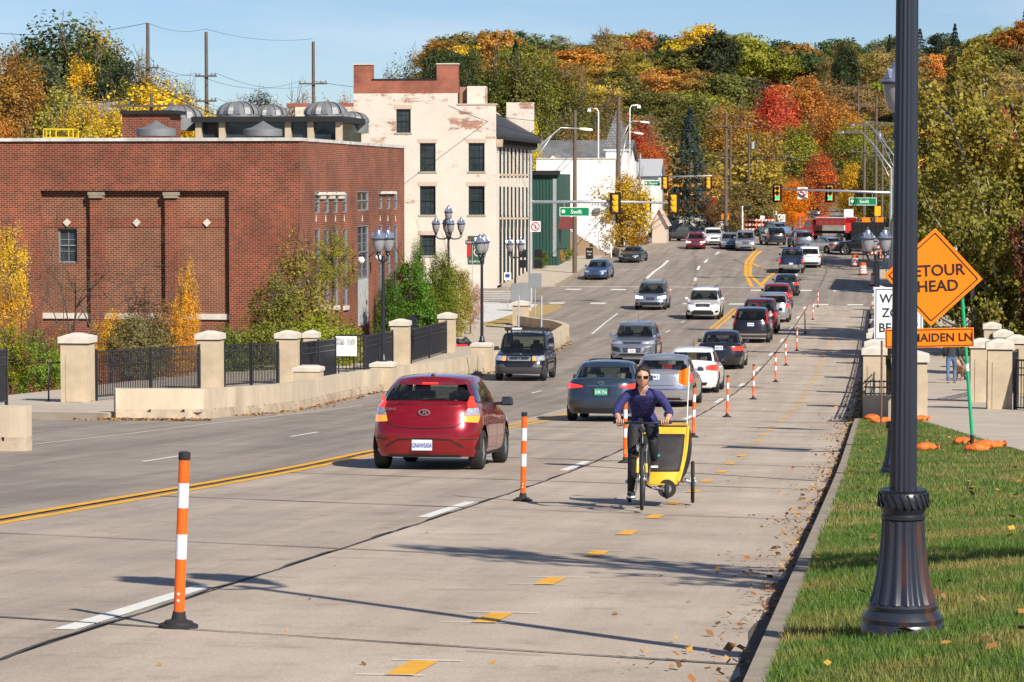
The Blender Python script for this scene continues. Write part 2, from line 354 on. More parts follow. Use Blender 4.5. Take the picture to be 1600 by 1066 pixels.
# markings
MK = bpy.data.objects.new('road_markings', None); C.objects.link(MK); S(MK)
def stripe(pts, wd, m, dz, name, ragged=0):
    mb = MB(); P = []
    for i in range(len(pts)-1):
        a, b = pts[i], pts[i+1]; L = math.hypot(b[0]-a[0], b[1]-a[1]); n = max(1, int(L/.5 if ragged else L/1.2))
        for k in range(n): P.append((a[0]+(b[0]-a[0])*k/n, a[1]+(b[1]-a[1])*k/n))
    P.append(pts[-1]); ph = rnd.random()*9
    for i, (x, y) in enumerate(P):
        a = P[max(0, i-1)]; b = P[min(len(P)-1, i+1)]; tx, ty = b[0]-a[0], b[1]-a[1]; L = math.hypot(tx, ty) or 1; nx_, ny_ = ty/L, -tx/L
        o = ragged*(math.sin(i*.9+ph)+.6*math.sin(i*2.3+ph*2)) if ragged else 0; wv = wd*(1+.4*math.sin(i*1.7+ph)) if ragged else wd
        for s_ in (-1, 1):
            X, Y = x+nx_*(s_*wv/2+o), y+ny_*(s_*wv/2+o); mb.v.append((X, Y, zr(Y)+dz))
        if i: mb.f.append((2*i-2, 2*i, 2*i+1, 2*i-1)[::-1])
    return fixup(mb.build(name, m, MK))
def fixup(o):
    me = o.data
    if me.polygons and me.polygons[0].normal.z < 0: me.flip_normals()
    return o
stripe([(-4.06, -20), (-4.06, 178)], .028, M['tar'], .019, 'crack_seal', .02)
for k in range(-1, 13):
    y = 16.2 + 13.25*k; stripe([(-4.2, y), (-4.2, y+3.5)], .14, M['mwhite'], .016, 'lane_dash')
for x in (-8.11, -8.42):
    pts = [(x, -20), (x, 48), (x+.5, 60), (x+1.0, 75), (x+.9, 120), (x-.0, 150), (x-.1, 176)]
    stripe(pts, .15, M['myellow'], .016, 'centre_line')
stripe([(-8.25, -20), (-8.25, 48), (-7.6, 62)], .035, M['tar'], .017, 'crack_seal', .012)
for k in range(-2, 11):
    y = 44.1 + 11.2*k; xx = -11.2 + .75*smooth((y-48)/40); 
    if y < 172: stripe([(xx, y), (xx+.03, y+2.6)], .09, M['mwhite'], .006, 'lane_dash')
stripe([(-15.1, 47.5), (-14.6, 56), (-14.3, 70), (-13.9, 78)], .06, M['mwhite'], .006, 'edge_line')
for k in range(-1, 44):
    y = 14.15 + 3.16*k + (.1*math.sin(k*5)); x = -1.82 + .02*math.sin(k*3)
    m_ = stripe([(x, y), (x+.02, y+.72)], .15, M['myellow'], .0175, 'trial_dash'); q = .16+.05*math.sin(k)
    if k < 22:
        stripe([(x-q-.06, y-.02), (x+q-.02, y-.02)], .02, M['mwhite'], .021, 'chalk_line'); stripe([(x-q, y+.72), (x+q+.06, y+.74)], .025, M['mwhite'], .021, 'chalk_line')
# crossing and stop lines at the junction
stripe([(-25, 207.2), (-6.3, 207.2)], .35, M['mwhite'], .006, 'stop_line')
for x in (-22.2, -18.9, -15.6, -12.0, -8.8, -5.5, -2.9, -.9): stripe([(x, 203.4), (x+1.1, 203.4)], 1.5, M['mwhite'], .006, 'crossing_bar')
stripe([(-7.6, 178.7), (0, 178.7)], .3, M['mwhite'], .006, 'stop_line')
for x in (-20.9, -18.2, -15.2, -12.2, -9.2, -6.4, -3.8, -1.6): stripe([(x, 182.2), (x+1.0, 182.2)], 1.7, M['mwhite'], .006, 'crossing_bar')
for k in range(7): stripe([(-27.8+.0*k, 182.5+2.9*k), (-24.2, 182.5+2.9*k)], .9, M['mwhite'], .006, 'crossing_bar')
stripe([tuple(gr(*q))[:2] for q in ((925,522),(945,505),(965,490))], .1, M['mwhite'], .006, 'edge_line')
c_ = [(1157,446),(1148,430),(1147,415),(1155,402),(1166,394),(1186,391)]
def path(pxs, dz=0): return [tuple(gr(*q, dz))[:2] for q in pxs]
stripe([(-8.9,207.8)] + path([(1165,428),(1166,410),(1175,398),(1182,391)]), .28, M['myellow'], .006, 'centre_line')
stripe([(-8.1,207.8)] + path([(1172,430),(1172,412),(1180,400),(1190,392)]), .28, M['myellow'], .006, 'centre_line')
stripe(path([(1172,410),(1185,417),(1212,423)]), .28, M['myellow'], .008, 'centre_line')
stripe(path([(1190,445),(1200,434),(1214,424)]), .28, M['myellow'], .008, 'centre_line')
stripe(path([(1010,436),(1022,425),(1036,415),(1044,407)]), .25, M['mwhite'], .006, 'edge_line')
for a, b in (((1087,434),(1086,439)), ((1090,422),(1093,416)), ((1101,411),(1105,406)), ((1118,398),(1124,394)), ((1232,449),(1236,440)), ((1243,432),(1247,424)), ((1254,420),(1257,414)), ((1261,410),(1265,404)), ((1270,402),(1273,399))):
    stripe(path([a, b]), .22, M['mwhite'], .006, 'lane_dash')
stripe(path([(955,423),(998,421)]), .2, M['mwhite'], .006, 'parking_line')
stripe([(-4.0,207),(-3.8,225),(-4.4,246)], .05, M['tar'], .005, 'crack_seal', .06); stripe([(-13.5,205),(-14.1,225),(-16,250)], .05, M['tar'], .005, 'crack_seal', .1)
for y, x0, x1 in ((110,-14,-8.6),(127,-13.6,-8.6),(146,-14.5,-8.6),(96,-14.8,-8.6),(70,-14,-8.2),(84,-15,-8.3)): stripe([(x0,y+.5),(x1,y-1.2)], .03, M['tar'], .006, 'crack_seal', .03)
M['gutter'] = mat('gutter_dirt', (.10,.07,.045), .95, var=.4, vs=5, pos=True)
stripe([(-.07, 8), (-.07, 179)], .12, M['gutter'], .0165, 'gutter_dirt', .02); stripe([(-.03, 8), (-.03, 66)], .05, M['gutter'], .02, 'gutter_dirt', .012)
for xa, xb, off in ((-4.035,-.03,0),(-8.05,-4.085,1.62)):
    for k in range(6, 29):
        y = -37.5+off+7.5*k
        if y < 177: stripe([(xb, y), (xa, y+.4*(xb-xa))], .06 if y > 30 else .032, M['tar'], .0185, 'joint_seal', .008)
for k in range(26):
    y = 12+rnd.random()*60; x = -4+rnd.random()*3.4; stripe([(x,y),(x+.25+rnd.random()*.5,y+rnd.random()*.4-.2)], .012, M['tar'], .018, 'hairline_crack', .01)
# kerbs, lawn, walks on the right
def kerbrun(x0, x1, ya, yb, dz, L=3.0):
    y = ya
    while y < yb: 
        y2 = min(yb, y+L); S(sheet('kerb', x0, x1, y+.006, y2-.006, dz, M['curb'], 1.0, 1, side=.3)); y = y2
kerbrun(.0, .13, -12, 67, .15)
def lawn_dz(x, y):
    return .13*max(0, min(x, 3.2)-.1)*(1-.85*smooth((y-17)/20))
def lawn_r(y): return 3.6 + (40-y)*.07 if y < 47 else max(.6, 3.0 - (y-47.4)*.088)
M['turf'] = mat('turf_soil', (.06,.09,.02), .95, col2=(.10,.095,.035), vs=1.6, pos=True)
S(sheet('lawn', .13, lambda y: min(lawn_r(y), 6), -15, 67, .145, M['turf'], 1.0, 10, dzf=lawn_dz))
wk = E('sidewalk'); del wk['label']; S(wk)
y = 14.0
while y < 178:
    y2 = y+3.0
    xl_ = (lambda yy: min(lawn_r(yy), 6)+.005) if y < 64 else (lambda yy: 1.0)
    sheet('paving_slab', xl_, lambda yy: 8.0 if yy < 70 else 4.7, y+.012, y2-.012, .16, M['walk'], 1.0, 4, side=.15, dzf=(lambda x, yy: lawn_dz(x, yy)), parent=wk); y = y2
# left pavement and plaza behind the low wall
wl = E('plaza'); del wl['label']; S(wl)
y = 65.2
while y < 150:
    y2 = y+3.0
    fl = lambda yy: -24.5+.0*yy if yy < 100 else -24.5 + 2.0*smooth((yy-100)/15)
    sheet('paving_slab', fl, lambda yy: XL(yy)-.32, y+.012, y2-.012, .155, M['walk'], 1.0, 3, side=.2, parent=wl); y = y2
sheet('kerb', -40, -17.6, 63.75, 64.9, .15, M['curb'], .3, 12, side=.3, parent=wl)
sheet('paving_slab', -60, -17.6, 64.95, 74, .14, M['walk'], 1.0, 8, side=.2, parent=wl)
S(sheet('sidewalk', lambda y: -27.2-(y-150)*.02, lambda y: XL(y)-.4, 150, 179, .15, M['walkl'], 1.5, 3, side=.3))
M['drygrass'] = mat('dry_grass', (.42,.28,.09), .95, col2=(.3,.24,.09), vs=2, pos=True, bump=.5, bs=8)
S(sheet('verge', -20.6, -19.3, 148, 175, .2, M['drygrass'], 1.5, 3, side=.2)); S(sheet('verge', lambda y: -31, lambda y: -26.2, 150, 176, .2, M['drygrass'], 1.5, 3, side=.2))
S(sheet('kerb', lambda y: XL(y)-.4, lambda y: XL(y)-.002, 149, 178.5, .17, M['curb'], 1.5, 1, side=.3))
# far side of the cross street
S(sheet('sidewalk', -27.4, -23.4, 207, 251, .15, M['walk'], 1.5, 2, side=.3)); S(sheet('kerb', -23.4, -23.0, 207, 251.5, .17, M['curb'], 1.5, 1, side=.3))
S(sheet('sidewalk', -80, -27.45, 205, 210, .15, M['walk'], 1.5, 4, side=.3))
S(sheet('parking_lot', -80, -27.45, 238, 254, .02, M['asph'], 2, 4))
p_ = [gr(*q) for q in ((968,403),(1060,380),(1045,372),(900,372))]
mbx = MB(); mbx.prism([(p.x, p.y) for p in p_], 3.2, zr(262)+.22); S(fixn(mbx.build('kerb', M['curb'])))
S(sheet('sidewalk', .3, 4, 209.5, 300, .15, M['walk'], 3, 1, side=.3)); S(sheet('kerb', 0.0, .3, 209.5, 300, .17, M['curb'], 3, 1, side=.3))
# ================================================================ low walls, pillars, fences, lamps

# long curved low wall: one thing, cast panel by panel
M['pstone'] = mat('cast_wall_concrete', (.50,.42,.31), .85, var=.2, vs=1.3, bump=.3, bs=50, stretch=(1,1,.35), pos=True)
M['pbase'] = mat('wall_foot_concrete', (.42,.34,.25), .9, var=.35, vs=1.8, bump=.4, pos=True)
def wall_run(pts, h0=.16, h1=.72, th=.32, seg=3.0, root=None, slope=None):
    # resample
    P = [Vector((a, b, 0)) for a, b in pts]; Ls = [0]
    for i in range(1, len(P)): Ls.append(Ls[-1]+(P[i]-P[i-1]).length)
    def at(s):
        for i in range(1, len(P)):
            if s <= Ls[i] or i == len(P)-1:
                t = (s-Ls[i-1])/(Ls[i]-Ls[i-1]); p = P[i-1].lerp(P[i], t); d = (P[i]-P[i-1]).normalized(); return p, Vector((-d.y, d.x, 0))
    n = max(1, round(Ls[-1]/seg))
    for k in range(n):
        s0, s1 = Ls[-1]*k/n + .012, Ls[-1]*(k+1)/n - .012
        for nm, za, zb, o0, m in (('wall_panel', h0+.07, h1, 0, M['pstone']), ('wall_foot', -.1, h0, -.02, M['pbase'])):
            mb = MB(); q = 4
            for j in range(q+1):
                p, nn = at(lerp(s0, s1, j/q)); z = zr(p.y)
                for o, zz in ((-.0-o0*-1 if nm == 'wall_panel' else -.03, za), (th, za), (th, zb), (0.0 if nm == 'wall_panel' else -.03, zb)):
                    mb.v.append((p.x+nn.x*o, p.y+nn.y*o, z+zz))
            for j in range(q):
                for i in range(4): mb.f.append((j*4+i, j*4+(i+1) % 4, j*4+4+(i+1) % 4, j*4+4+i))
            mb.f += [(3,2,1,0), (q*4, q*4+1, q*4+2, q*4+3)]
            fixn(mb.build(nm, m, root))
        if k % 1 == 0:
            for t0, t1 in ((.0,.31),(.35,.65),(.69,1.0)):       # the spacers between the drainage slots
                mb = MB()
                for j in range(3):
                    p, nn = at(lerp(lerp(s0, s1, t0), lerp(s0, s1, t1), j/2)); z = zr(p.y)
                    for o, zz in ((.0, h0), (th-.02, h0), (th-.02, h0+.07), (.0, h0+.07)): mb.v.append((p.x+nn.x*o, p.y+nn.y*o, z+zz))
                for j in range(2):
                    for i in range(4): mb.f.append((j*4+i, j*4+(i+1) % 4, j*4+4+(i+1) % 4, j*4+4+i))
                mb.f += [(3,2,1,0), (8, 9, 10, 11)]
                fixn(mb.build('spacer', M['pbase'], root))
w1 = E('retaining_wall', (0,0,0), 0, 'long curved low tan concrete wall between road and fenced plaza', 'wall')
wall_run(WALL[2:]+[(-15.6,141.5),(-18.2,147.5)], root=w1)
w1b = E('retaining_wall', (0,0,0), 0, 'short straight end of tan concrete wall right of the nearest pillar', 'wall')
wall_run([(-17.45,65.0),(-15.6,65.8),(-15.35,68.6)], root=w1b)
w2 = E('concrete_barrier', (0,0,0), 0, 'tan concrete traffic barrier cut off by left edge of photo', 'barrier')
wall_run([(-19.5,47.6),(-14.2,47.6)], h0=.17, h1=.78, root=w2, seg=1.35)
# wall caps (pedestals) that carry lamps
def cap_block(px, py, d, wd, label, h=.22):
    p = ray(px, py, d); r = E('wall_pedestal', (p.x, p.y, p.z), R(0), label, 'pedestal', 'pedestals on the low wall')
    MB().box((0,0,-.5), (wd*.92, wd*.92, .96)).build('base', M['stone'], r)
    mb = MB(); mb.box((0,0,.02), (wd, wd, .1)); mb.box((0,0,.1), (wd, wd, .06), top=.55); fixn(mb.build('cap', M['stonecap'], r))
    return p
cap1 = cap_block(482, 578, 80.5, .8, 'low capped pedestal on wall without a lamp, left of the red car')
cap2 = cap_block(599, 571, 91.5, .8, 'low capped pedestal on wall under the tall twin lamp')
cap3 = cap_block(753, 540, 107, .8, 'low capped pedestal beside boxy black car, carrying a lamp')
# pillars
def pillar(name, x, y, z, wd, h, label, rz=0, grp='capped tan concrete pillars'):
    r = E(name, (x, y, z), rz, label, 'pillar', grp)
    mb = MB(); mb.box((0,0,h*.5-.12), (wd, wd, h-.14)); mb.build('shaft', M['stone'], r)
    for a in range(4):
        q = MB(); q.M = Matrix.Rotation(a*math.pi/2, 4, 'Z')
        q.box((0, -wd/2-.006, h*.5-.25), (wd*.62, .02, h*.68)); q.build('inset_panel', M['stone'], r)
    mb = MB(); mb.box((0,0,h-.24), (wd*1.02, wd*1.02, .03)); mb.build('painted_shadow_joint', M['rubber'], r)  # flush dark band, the shadow under the cap put into its colour
    mb = MB(); mb.box((0,0,h-.14), (wd*1.16, wd*1.16, .17)); mb.box((0,0,h-.01), (wd*1.16, wd*1.16, .1), top=.25); fixn(mb.build('cap', M['stonecap'], r))
    return r
PL = {}
for k, (px, py, d, wd, h, lab) in dict(
    P0=(122,624,76,.74,1.85,'nearest and widest tan pillar, left of the low wall'),
    P1=(329,612,88,.7,1.8,'tan pillar between two black fence panels, second from the left'),
    P2=(450,603,93,.66,1.75,'tan pillar left of the white information board'),
    P2b=(487,585,101,.5,1.6,'small tan pillar behind fence left of the information board'),
    P3=(626,571,110,.68,1.78,'tan pillar right of the tall twin lamp'),
    P4=(699,549,121,.66,1.72,'tan pillar in front of the triple lamp'),
    P5=(713,531,139,.62,2.0,'farthest tall tan pillar before the pale walk'),
    P6=(814,509,150,.8,1.3,'short tan pillar at the end of the curved wall')).items():
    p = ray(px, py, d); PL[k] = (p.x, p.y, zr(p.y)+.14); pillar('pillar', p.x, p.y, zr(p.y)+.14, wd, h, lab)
# fences
picket_me = {}
def fence(a, b, label, h=1.35, z_a=None, z_b=None, grp='black picket fence sections', posts=True, gap=.12, midpost=True):
    a = Vector(a); b = Vector(b); r = E('picket_fence', a, 0, label, 'fence', grp); d = b-a; L = math.hypot(d.x, d.y); u = Vector((d.x/L, d.y/L, d.z/L))
    key = round(h, 2)
    if key not in picket_me:
        mb = MB(); mb.box((0,0,h/2+.04), (.026,.026,h-.12)); picket_me[key] = mb.mesh('picket', M['iron'])
    rz = math.atan2(d.y, d.x)
    n = int(L/gap)
    for i in range(1, n):
        p = u*(L*i/n); O('picket', picket_me[key], r, (p.x, p.y, p.z))
    for zz, th in ((h, .05), (h-.2, .03), (h-.38, .03), (.12, .04)):
        mb = MB(); mb.add([u*0+Vector((0,0,zz-th/2)), u*L+Vector((0,0,zz-th/2)), u*L+Vector((0,0,zz+th/2)), u*0+Vector((0,0,zz+th/2))], [])
        nn = Vector((-u.y, u.x, 0))*.022; v = [u*0, u*L]; vs = []
        for q in v:
            for s1, s2 in ((-1,-1),(1,-1),(1,1),(-1,1)): vs.append(q + nn*s1 + Vector((0,0,zz + s2*th/2)))
        mb = MB(); mb.add(vs, [(0,1,2,3),(7,6,5,4),(0,4,5,1),(1,5,6,2),(2,6,7,3),(3,7,4,0)]); fixn(mb.build('rail', M['iron'], r))
    if posts:
        ts = [0, .5, 1] if midpost and L > 2.2 else [0, 1]
        for t in ts:
            p = u*(L*t); MB().box((p.x, p.y, p.z+h/2+.03), (.08,.08,h+.06), rz).build('post', M['iron'], r)
    return r
def gp(px, py, d, dz=.15):
    p = ray(px, py, d); return (p.x, p.y, zr(p.y)+dz)
F_ = [((gp(150,612,77)), gp(311,604,87.5), 'black picket fence section behind the start of the low wall'),
      (gp(350,601,88.5), gp(434,598,92.5), 'black picket fence section between the second and third tan pillars'),
      (gp(470,600,93.5), gp(524,585,99.5), 'black picket fence section left of the white information board'),
      (gp(569,570,103), gp(613,566,109), 'black picket fence section behind the tall twin lamp post'),
      (gp(642,561,111), gp(697,546,120.5), 'black picket fence section between pillar and triple lamp pillar'),
      (gp(524,568,104), gp(569,568,104), 'thin open picket fence behind the white information board'),
      (gp(640,545,128), gp(704,530,138.5), 'rear black picket fence section before the green shrub')]
for k, (a, b, l) in enumerate(F_): fence(a, b, l, gap=.17 if k == 0 else .12)
fence(gp(-60,640,66), gp(10,628,72.5), 'black fence end at far left of the photo', h=1.45)
h_ = E('handrail', gp(76,625,76), 0, 'thin black handrail beside the nearest pillar', 'handrail')
MB().tube([(0,0,0),(0,0,1.05),(.5,1.2,1.0),(.9,2.0,.4)], .025).build('rail', M['iron'], h_, sm=True); MB().box((0,0,.02),(.12,.12,.04)).build('foot', M['iron'], h_)
# lamps
def globe_parts(root, x, y, z, s=1.0):
    """acorn luminaire: neck, glass bowl, cap with four gables and a finial"""
    gl = MB().lathe([(.02,0),(.075*s,.0),(.085*s,.02),(.07*s,.06),(.1*s,.12)], (x,y,z), 16).build('lamp_neck', M['iron'], root, sm=R(40))
    MB().lathe([(.09*s,.12),(.16*s,.2),(.205*s,.33),(.22*s,.45),(.225*s,.53)], (x,y,z), 20, flute=20, fl=.03).build('lamp_globe', M['lampglass'], root, sm=True)
    mb = MB().lathe([(.225*s,.53),(.25*s,.535),(.255*s,.56),(.24*s,.575),(.21*s,.60),(.15*s,.68),(.105*s,.75),(.09*s,.8),(.05*s,.83),(.0,.835)], (x,y,z), 20)
    c = mb.build('lamp_cap', M['lampcap'], root, sm=R(35))
    f = MB().lathe([(.0,.83),(.018*s,.84),(.028*s,.87),(.012*s,.9),(.0,.93)], (x,y,z), 8); 
    for a in range(4):
        q = a*math.pi/2+.4; f.M = Matrix.Translation((x,y,z)) @ Matrix.Rotation(q, 4, 'Z')
        f.prism([(-.055*s,.60),(.055*s,.60),(0,.73)], .1*s, .22*s, 'x'); 
    f.M = None; fixn(f.build('finial', M['lampcap'], root))
    MB().lathe([(.226*s,.515),(.26*s,.52),(.26*s,.545),(.226*s,.55)], (x,y,z), 20).build('lamp_rim', M['iron'], root, sm=R(30))
def post_lamp(x, y, z, h, label, heads='twin', base=True, s=1.0, rz=0, grp='black post lamps'):
    r = E('street_lamp', (x, y, z), rz, label, 'lamp post', grp); H = h - .93*s
    if base:
        q_ = .88; MS = lambda P_: [(a*q_, b*.79) for a, b in P_]
        prof = [(.245,-.2),(.245,0),(.245,.05),(.235,.07),(.238,.1),(.215,.135),(.2,.15),(.205,.18),(.19,.2),(.17,.25),(.145,.36),(.128,.5),(.12,.62),(.117,.74)]
        MB().lathe(MS(prof[:9]), (0,0,0), 36).build('base', M['rust'], r, sm=R(35))
        MB().lathe(MS([(.2,.2),(.178,.27),(.158,.38),(.14,.52),(.13,.64),(.126,.74)]), (0,0,0), 144, flute=16, fl=.085).build('fluted_skirt', M['rust'], r, sm=R(50))
        cp = MB().lathe(MS([(.12,.74),(.13,.75),(.13,.77),(.122,.78),(.128,.8),(.145,.84),(.145,.9),(.135,.92),(.14,.94),(.0,.94)]), (0,0,0), 40)
        cp.build('collar', M['iron'], r, sm=R(35))
        lf = MB()
        for a in range(22):
            q = 2*math.pi*a/22; lf.M = Matrix.Rotation(q, 4, 'Z') @ Matrix.Translation((.126,0,.69)) @ Matrix.Rotation(.5, 4, 'X'); lf.box((0,0,0), (.018,.014,.075), top=.5)
        lf.M = None; lf.build('leaf_ornament', M['iron'], r)
        z0, r0 = .735, .07
    else:
        MB().lathe([(0,0),(.13,0),(.13,.05),(.1,.09),(.085,.2),(.07,.24)], (0,0,0), 24).build('base', M['iron'], r, sm=R(35)); z0, r0 = .2, .062
    r1 = .052 if base else .05
    MB().lathe([(r0,z0),(lerp(r0,r1,.33),lerp(z0,H-.25,.33)),(lerp(r0,r1,.66),lerp(z0,H-.25,.66)),(r1,H-.25)], (0,0,0), 96 if base else 32, flute=16 if base else 0, fl=.1 if base else 0).build('post', M['rustp'] if base else M['iron'], r, sm=R(50))
    MB().lathe([(r1,H-.25),(.075,H-.22),(.08,H-.18),(.06,H-.12),(.06,H-.02),(.0,H)], (0,0,0), 20).build('ball_joint', M['iron'], r, sm=R(35))
    def arm(dx, up):
        MB().tube([(0,0,H-.12),(dx*.35,0,H-.2),(dx*.8,0,H-.16),(dx,0,H-.05),(dx,0,H+up)], [.035,.032,.03,.03,.04], 10).build('arm', M['iron'], r, sm=True)
    if heads == 'single': globe_parts(r, 0, 0, H, s)
    elif heads == 'twin':
        for dx in (-.3, .3): arm(dx, .0); globe_parts(r, dx, 0, H, s)
    else:
        MB().cyl((0,0,H-.05),(0,0,H+.55),.04,.035,12).build('arm', M['iron'], r, sm=R(40)); globe_parts(r, 0, 0, H+.55, s*.95)
        for a in range(2 if heads == 'triple' else 4):
            dx = .62*math.cos(a*math.pi/(1 if heads == 'triple' else 2)+.0); dy = .62*math.sin(a*math.pi/2) if heads == 'five' else 0
            MB().tube([(0,0,H-.1),(dx*.35,dy*.35,H-.22),(dx*.8,dy*.8,H-.2),(dx,dy,H-.1),(dx,dy,H)], [.04,.035,.032,.032,.04], 10).build('arm', M['iron'], r, sm=True)
            globe_parts(r, dx, dy, H-.02, s*.95)
        MB().lathe([(.04,H-.3),(.08,H-.22),(.08,H-.08),(.04,H)], (0,0,0), 16).build('hub', M['iron'], r, sm=R(35))
    return r
def rust_mat(name, lo, hi):
    m, n, l, b = NM(name); tc = n.new('ShaderNodeTexCoord'); mp = n.new('ShaderNodeMapping'); mp.inputs['Scale'].default_value = (9,9,1.6); l.new(tc.outputs['Object'], mp.inputs[0])
    no = n.new('ShaderNodeTexNoise'); no.inputs['Scale'].default_value = 1; no.inputs['Detail'].default_value = 7; no.inputs['Roughness'].default_value = .62; l.new(mp.outputs[0], no.inputs[0])
    r = n.new('ShaderNodeValToRGB'); e = r.color_ramp.elements; e[0].position = lo; e[0].color = (.02,.024,.038,1); e[1].position = hi; e[1].color = (.075,.03,.018,1); l.new(no.outputs[0], r.inputs[0]); l.new(r.outputs[0], b.inputs['Base Color'])
    b.inputs['Roughness'].default_value = .33; b.inputs['Specular IOR Level'].default_value = .6
    bu = n.new('ShaderNodeBump'); bu.inputs['Strength'].default_value = .3; bu.inputs['Distance'].default_value = .006; l.new(no.outputs[0], bu.inputs['Height']); l.new(bu.outputs[0], b.inputs['Normal']); return m
M['rust'] = rust_mat('rusting_black_paint', .5, .6); M['rustp'] = rust_mat('black_post_paint', .66, .75)
p = ray(1410, 968, 14.5); post_lamp(p.x, p.y, zr(p.y)+.165+lawn_dz(p.x,p.y), 5.6, 'large black fluted lamp post with rusty flared base in the foreground grass', 'twin', rz=R(42), grp='black fluted post lamps on the lawn')
p = ray(1399, 748, 38.8); post_lamp(p.x, p.y, zr(p.y)+.15+lawn_dz(p.x,p.y), 5.75, 'black fluted lamp post mostly hidden behind the foreground lamp post', 'single', rz=R(20), s=.95, grp='black fluted post lamps on the lawn')
post_lamp(cap2.x, cap2.y, cap2.z+.12, 4.35, 'black lamp post with two overlapping globes in front of the brick building', 'twin', False, rz=R(70), s=.95)
post_lamp(cap3.x, cap3.y, cap3.z+.12, 4.1, 'single black post lamp beside boxy black car in front of green wall sign', 'twin', False, rz=R(83), s=.9)
p = ray(701, 513, 137); post_lamp(p.x, p.y, p.z, 5.4, 'tall black lamp post with one raised and two lower pairs of globes', 'five', False, rz=R(18), s=.9)
p = ray(805, 498, 152); post_lamp(p.x, p.y, zr(p.y)+.15, 4.6, 'black twin lamp post standing behind the short pillar at cream building', 'twin', False, s=.9)
# right-hand bridge parapet
pr = E('bridge_parapet', (0,0,0), 0, 'tan concrete bridge parapet with black railing between road and right walk', 'parapet')
wall_y = [69.2, 79.5, 91, 103, 115, 127, 139, 151, 163, 174]
for i in range(len(wall_y)-1):
    mb = MB(); y0, y1 = wall_y[i]+.4, wall_y[i+1]-.4
    vs = []
    for y in (y0, y1):
        for x, z in ((.22,0),(.62,0),(.62,.62),(.22,.62)): vs.append((x, y, zr(y)+z))
    mb.add(vs, [(0,1,2,3),(7,6,5,4),(0,4,5,1),(1,5,6,2),(2,6,7,3),(3,7,4,0)]); fixn(mb.build('wall_panel', M['pstone'], pr))
    for zz, th in ((1.03,.05),(.9,.03),(.68,.03)):
        mb = MB(); mb.cyl((.42,y0,zr(y0)+zz),(.42,y1,zr(y1)+zz),th/2,None,6); mb.build('rail', M['iron'], pr)
    n = int((y1-y0)/.16)
    mb = MB()
    if i < 2:
        if 'bal' not in picket_me: picket_me['bal'] = MB().box((0,0,.83),(.02,.02,.42)).mesh('baluster', M['iron'])
        for k in range(1, n): y = lerp(y0, y1, k/n); O('baluster', picket_me['bal'], pr, (.42, y, zr(y)))
    else:
        for k in range(1, n): y = lerp(y0, y1, k/n); mb.box((.42,y,zr(y)+.83),(.02,.02,.42))
        b_ = mb.build('balusters', M['iron'], pr); b_['kind'] = 'stuff'
mb = MB(); mb.box((.55,69.1,zr(69.1)+.33),(.75,.3,.66)); mb.build('wall_panel', M['pstone'], pr)
for zz in (1.0,.86,.7): MB().cyl((.2,69.1,zr(69.1)+zz),(.95,69.1,zr(69.1)+zz),.02,None,6).build('rail', M['iron'], pr)
for k in range(7): O('baluster', picket_me['bal'], pr, (.24+.11*k, 69.1, zr(69.1)))
pillar('pillar', 1.32, 67.6, zr(67.6)+.02, .74, 1.72, 'near end pillar of the bridge parapet, mostly hidden by foreground lamp post', grp='tan pillars along the bridge')
for i, y in enumerate(wall_y[1:]):
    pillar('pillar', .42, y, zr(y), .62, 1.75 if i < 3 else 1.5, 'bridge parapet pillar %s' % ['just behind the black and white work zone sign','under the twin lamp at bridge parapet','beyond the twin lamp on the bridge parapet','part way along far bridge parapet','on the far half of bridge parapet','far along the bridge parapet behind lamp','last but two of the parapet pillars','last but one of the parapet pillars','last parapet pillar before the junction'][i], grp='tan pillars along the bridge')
post_lamp(.42, 91, zr(91)+1.75, 3.6, 'black twin-globe lamp on bridge parapet above the work zone sign', 'twin', False, rz=R(25), s=.95)
post_lamp(.42, 151, zr(151)+1.5, 3.5, 'far black lamp on bridge parapet near the junction', 'twin', False, rz=R(25), s=.95)
# right-hand outer fence and pillars
def gq(px, py, d, dz=.16): p = ray(px, py, d); return Vector((p.x, p.y, zr(p.y)+dz))
q0 = gq(1561,645,73); pillar('pillar', q0.x, q0.y, q0.z, .62, 1.85, 'front tan pillar beside right walk at near end of fence', grp='tan pillars along the bridge')
q1 = gq(1533,632,79); pillar('pillar', q1.x, q1.y, q1.z, .62, 1.8, 'second tan pillar beside right walk behind the front one', grp='tan pillars along the bridge')
fence((q0.x+.4, q0.y-.3, q0.z), (q0.x+6.5, q0.y-9.5, q0.z+.5), 'black picket fence running right from front pillar beside the walk', h=1.35)
prev = q1
for i, y in enumerate((88, 98, 108, 119, 131)):
    X = 4.75; pillar('pillar', X, y, zr(y)+.16, .6, 1.8, ['third pillar on outer side of bridge walk','fourth pillar on outer side of bridge walk','fifth pillar on outer side of bridge walk','sixth pillar on outer side of bridge walk','farthest pillar on outer side of bridge walk'][i], grp='tan pillars along the bridge')
    a = (prev.x, prev.y+.35, prev.z); fence(a, (X, y-.35, zr(y)+.16), ['black fence between second and third walk pillars','black fence beyond the third walk pillar','black fence beyond the fourth walk pillar','black fence beyond the fifth walk pillar','black fence at far end of bridge walk'][i], h=1.35, gap=.15)
    prev = Vector((X, y, zr(y)+.16))
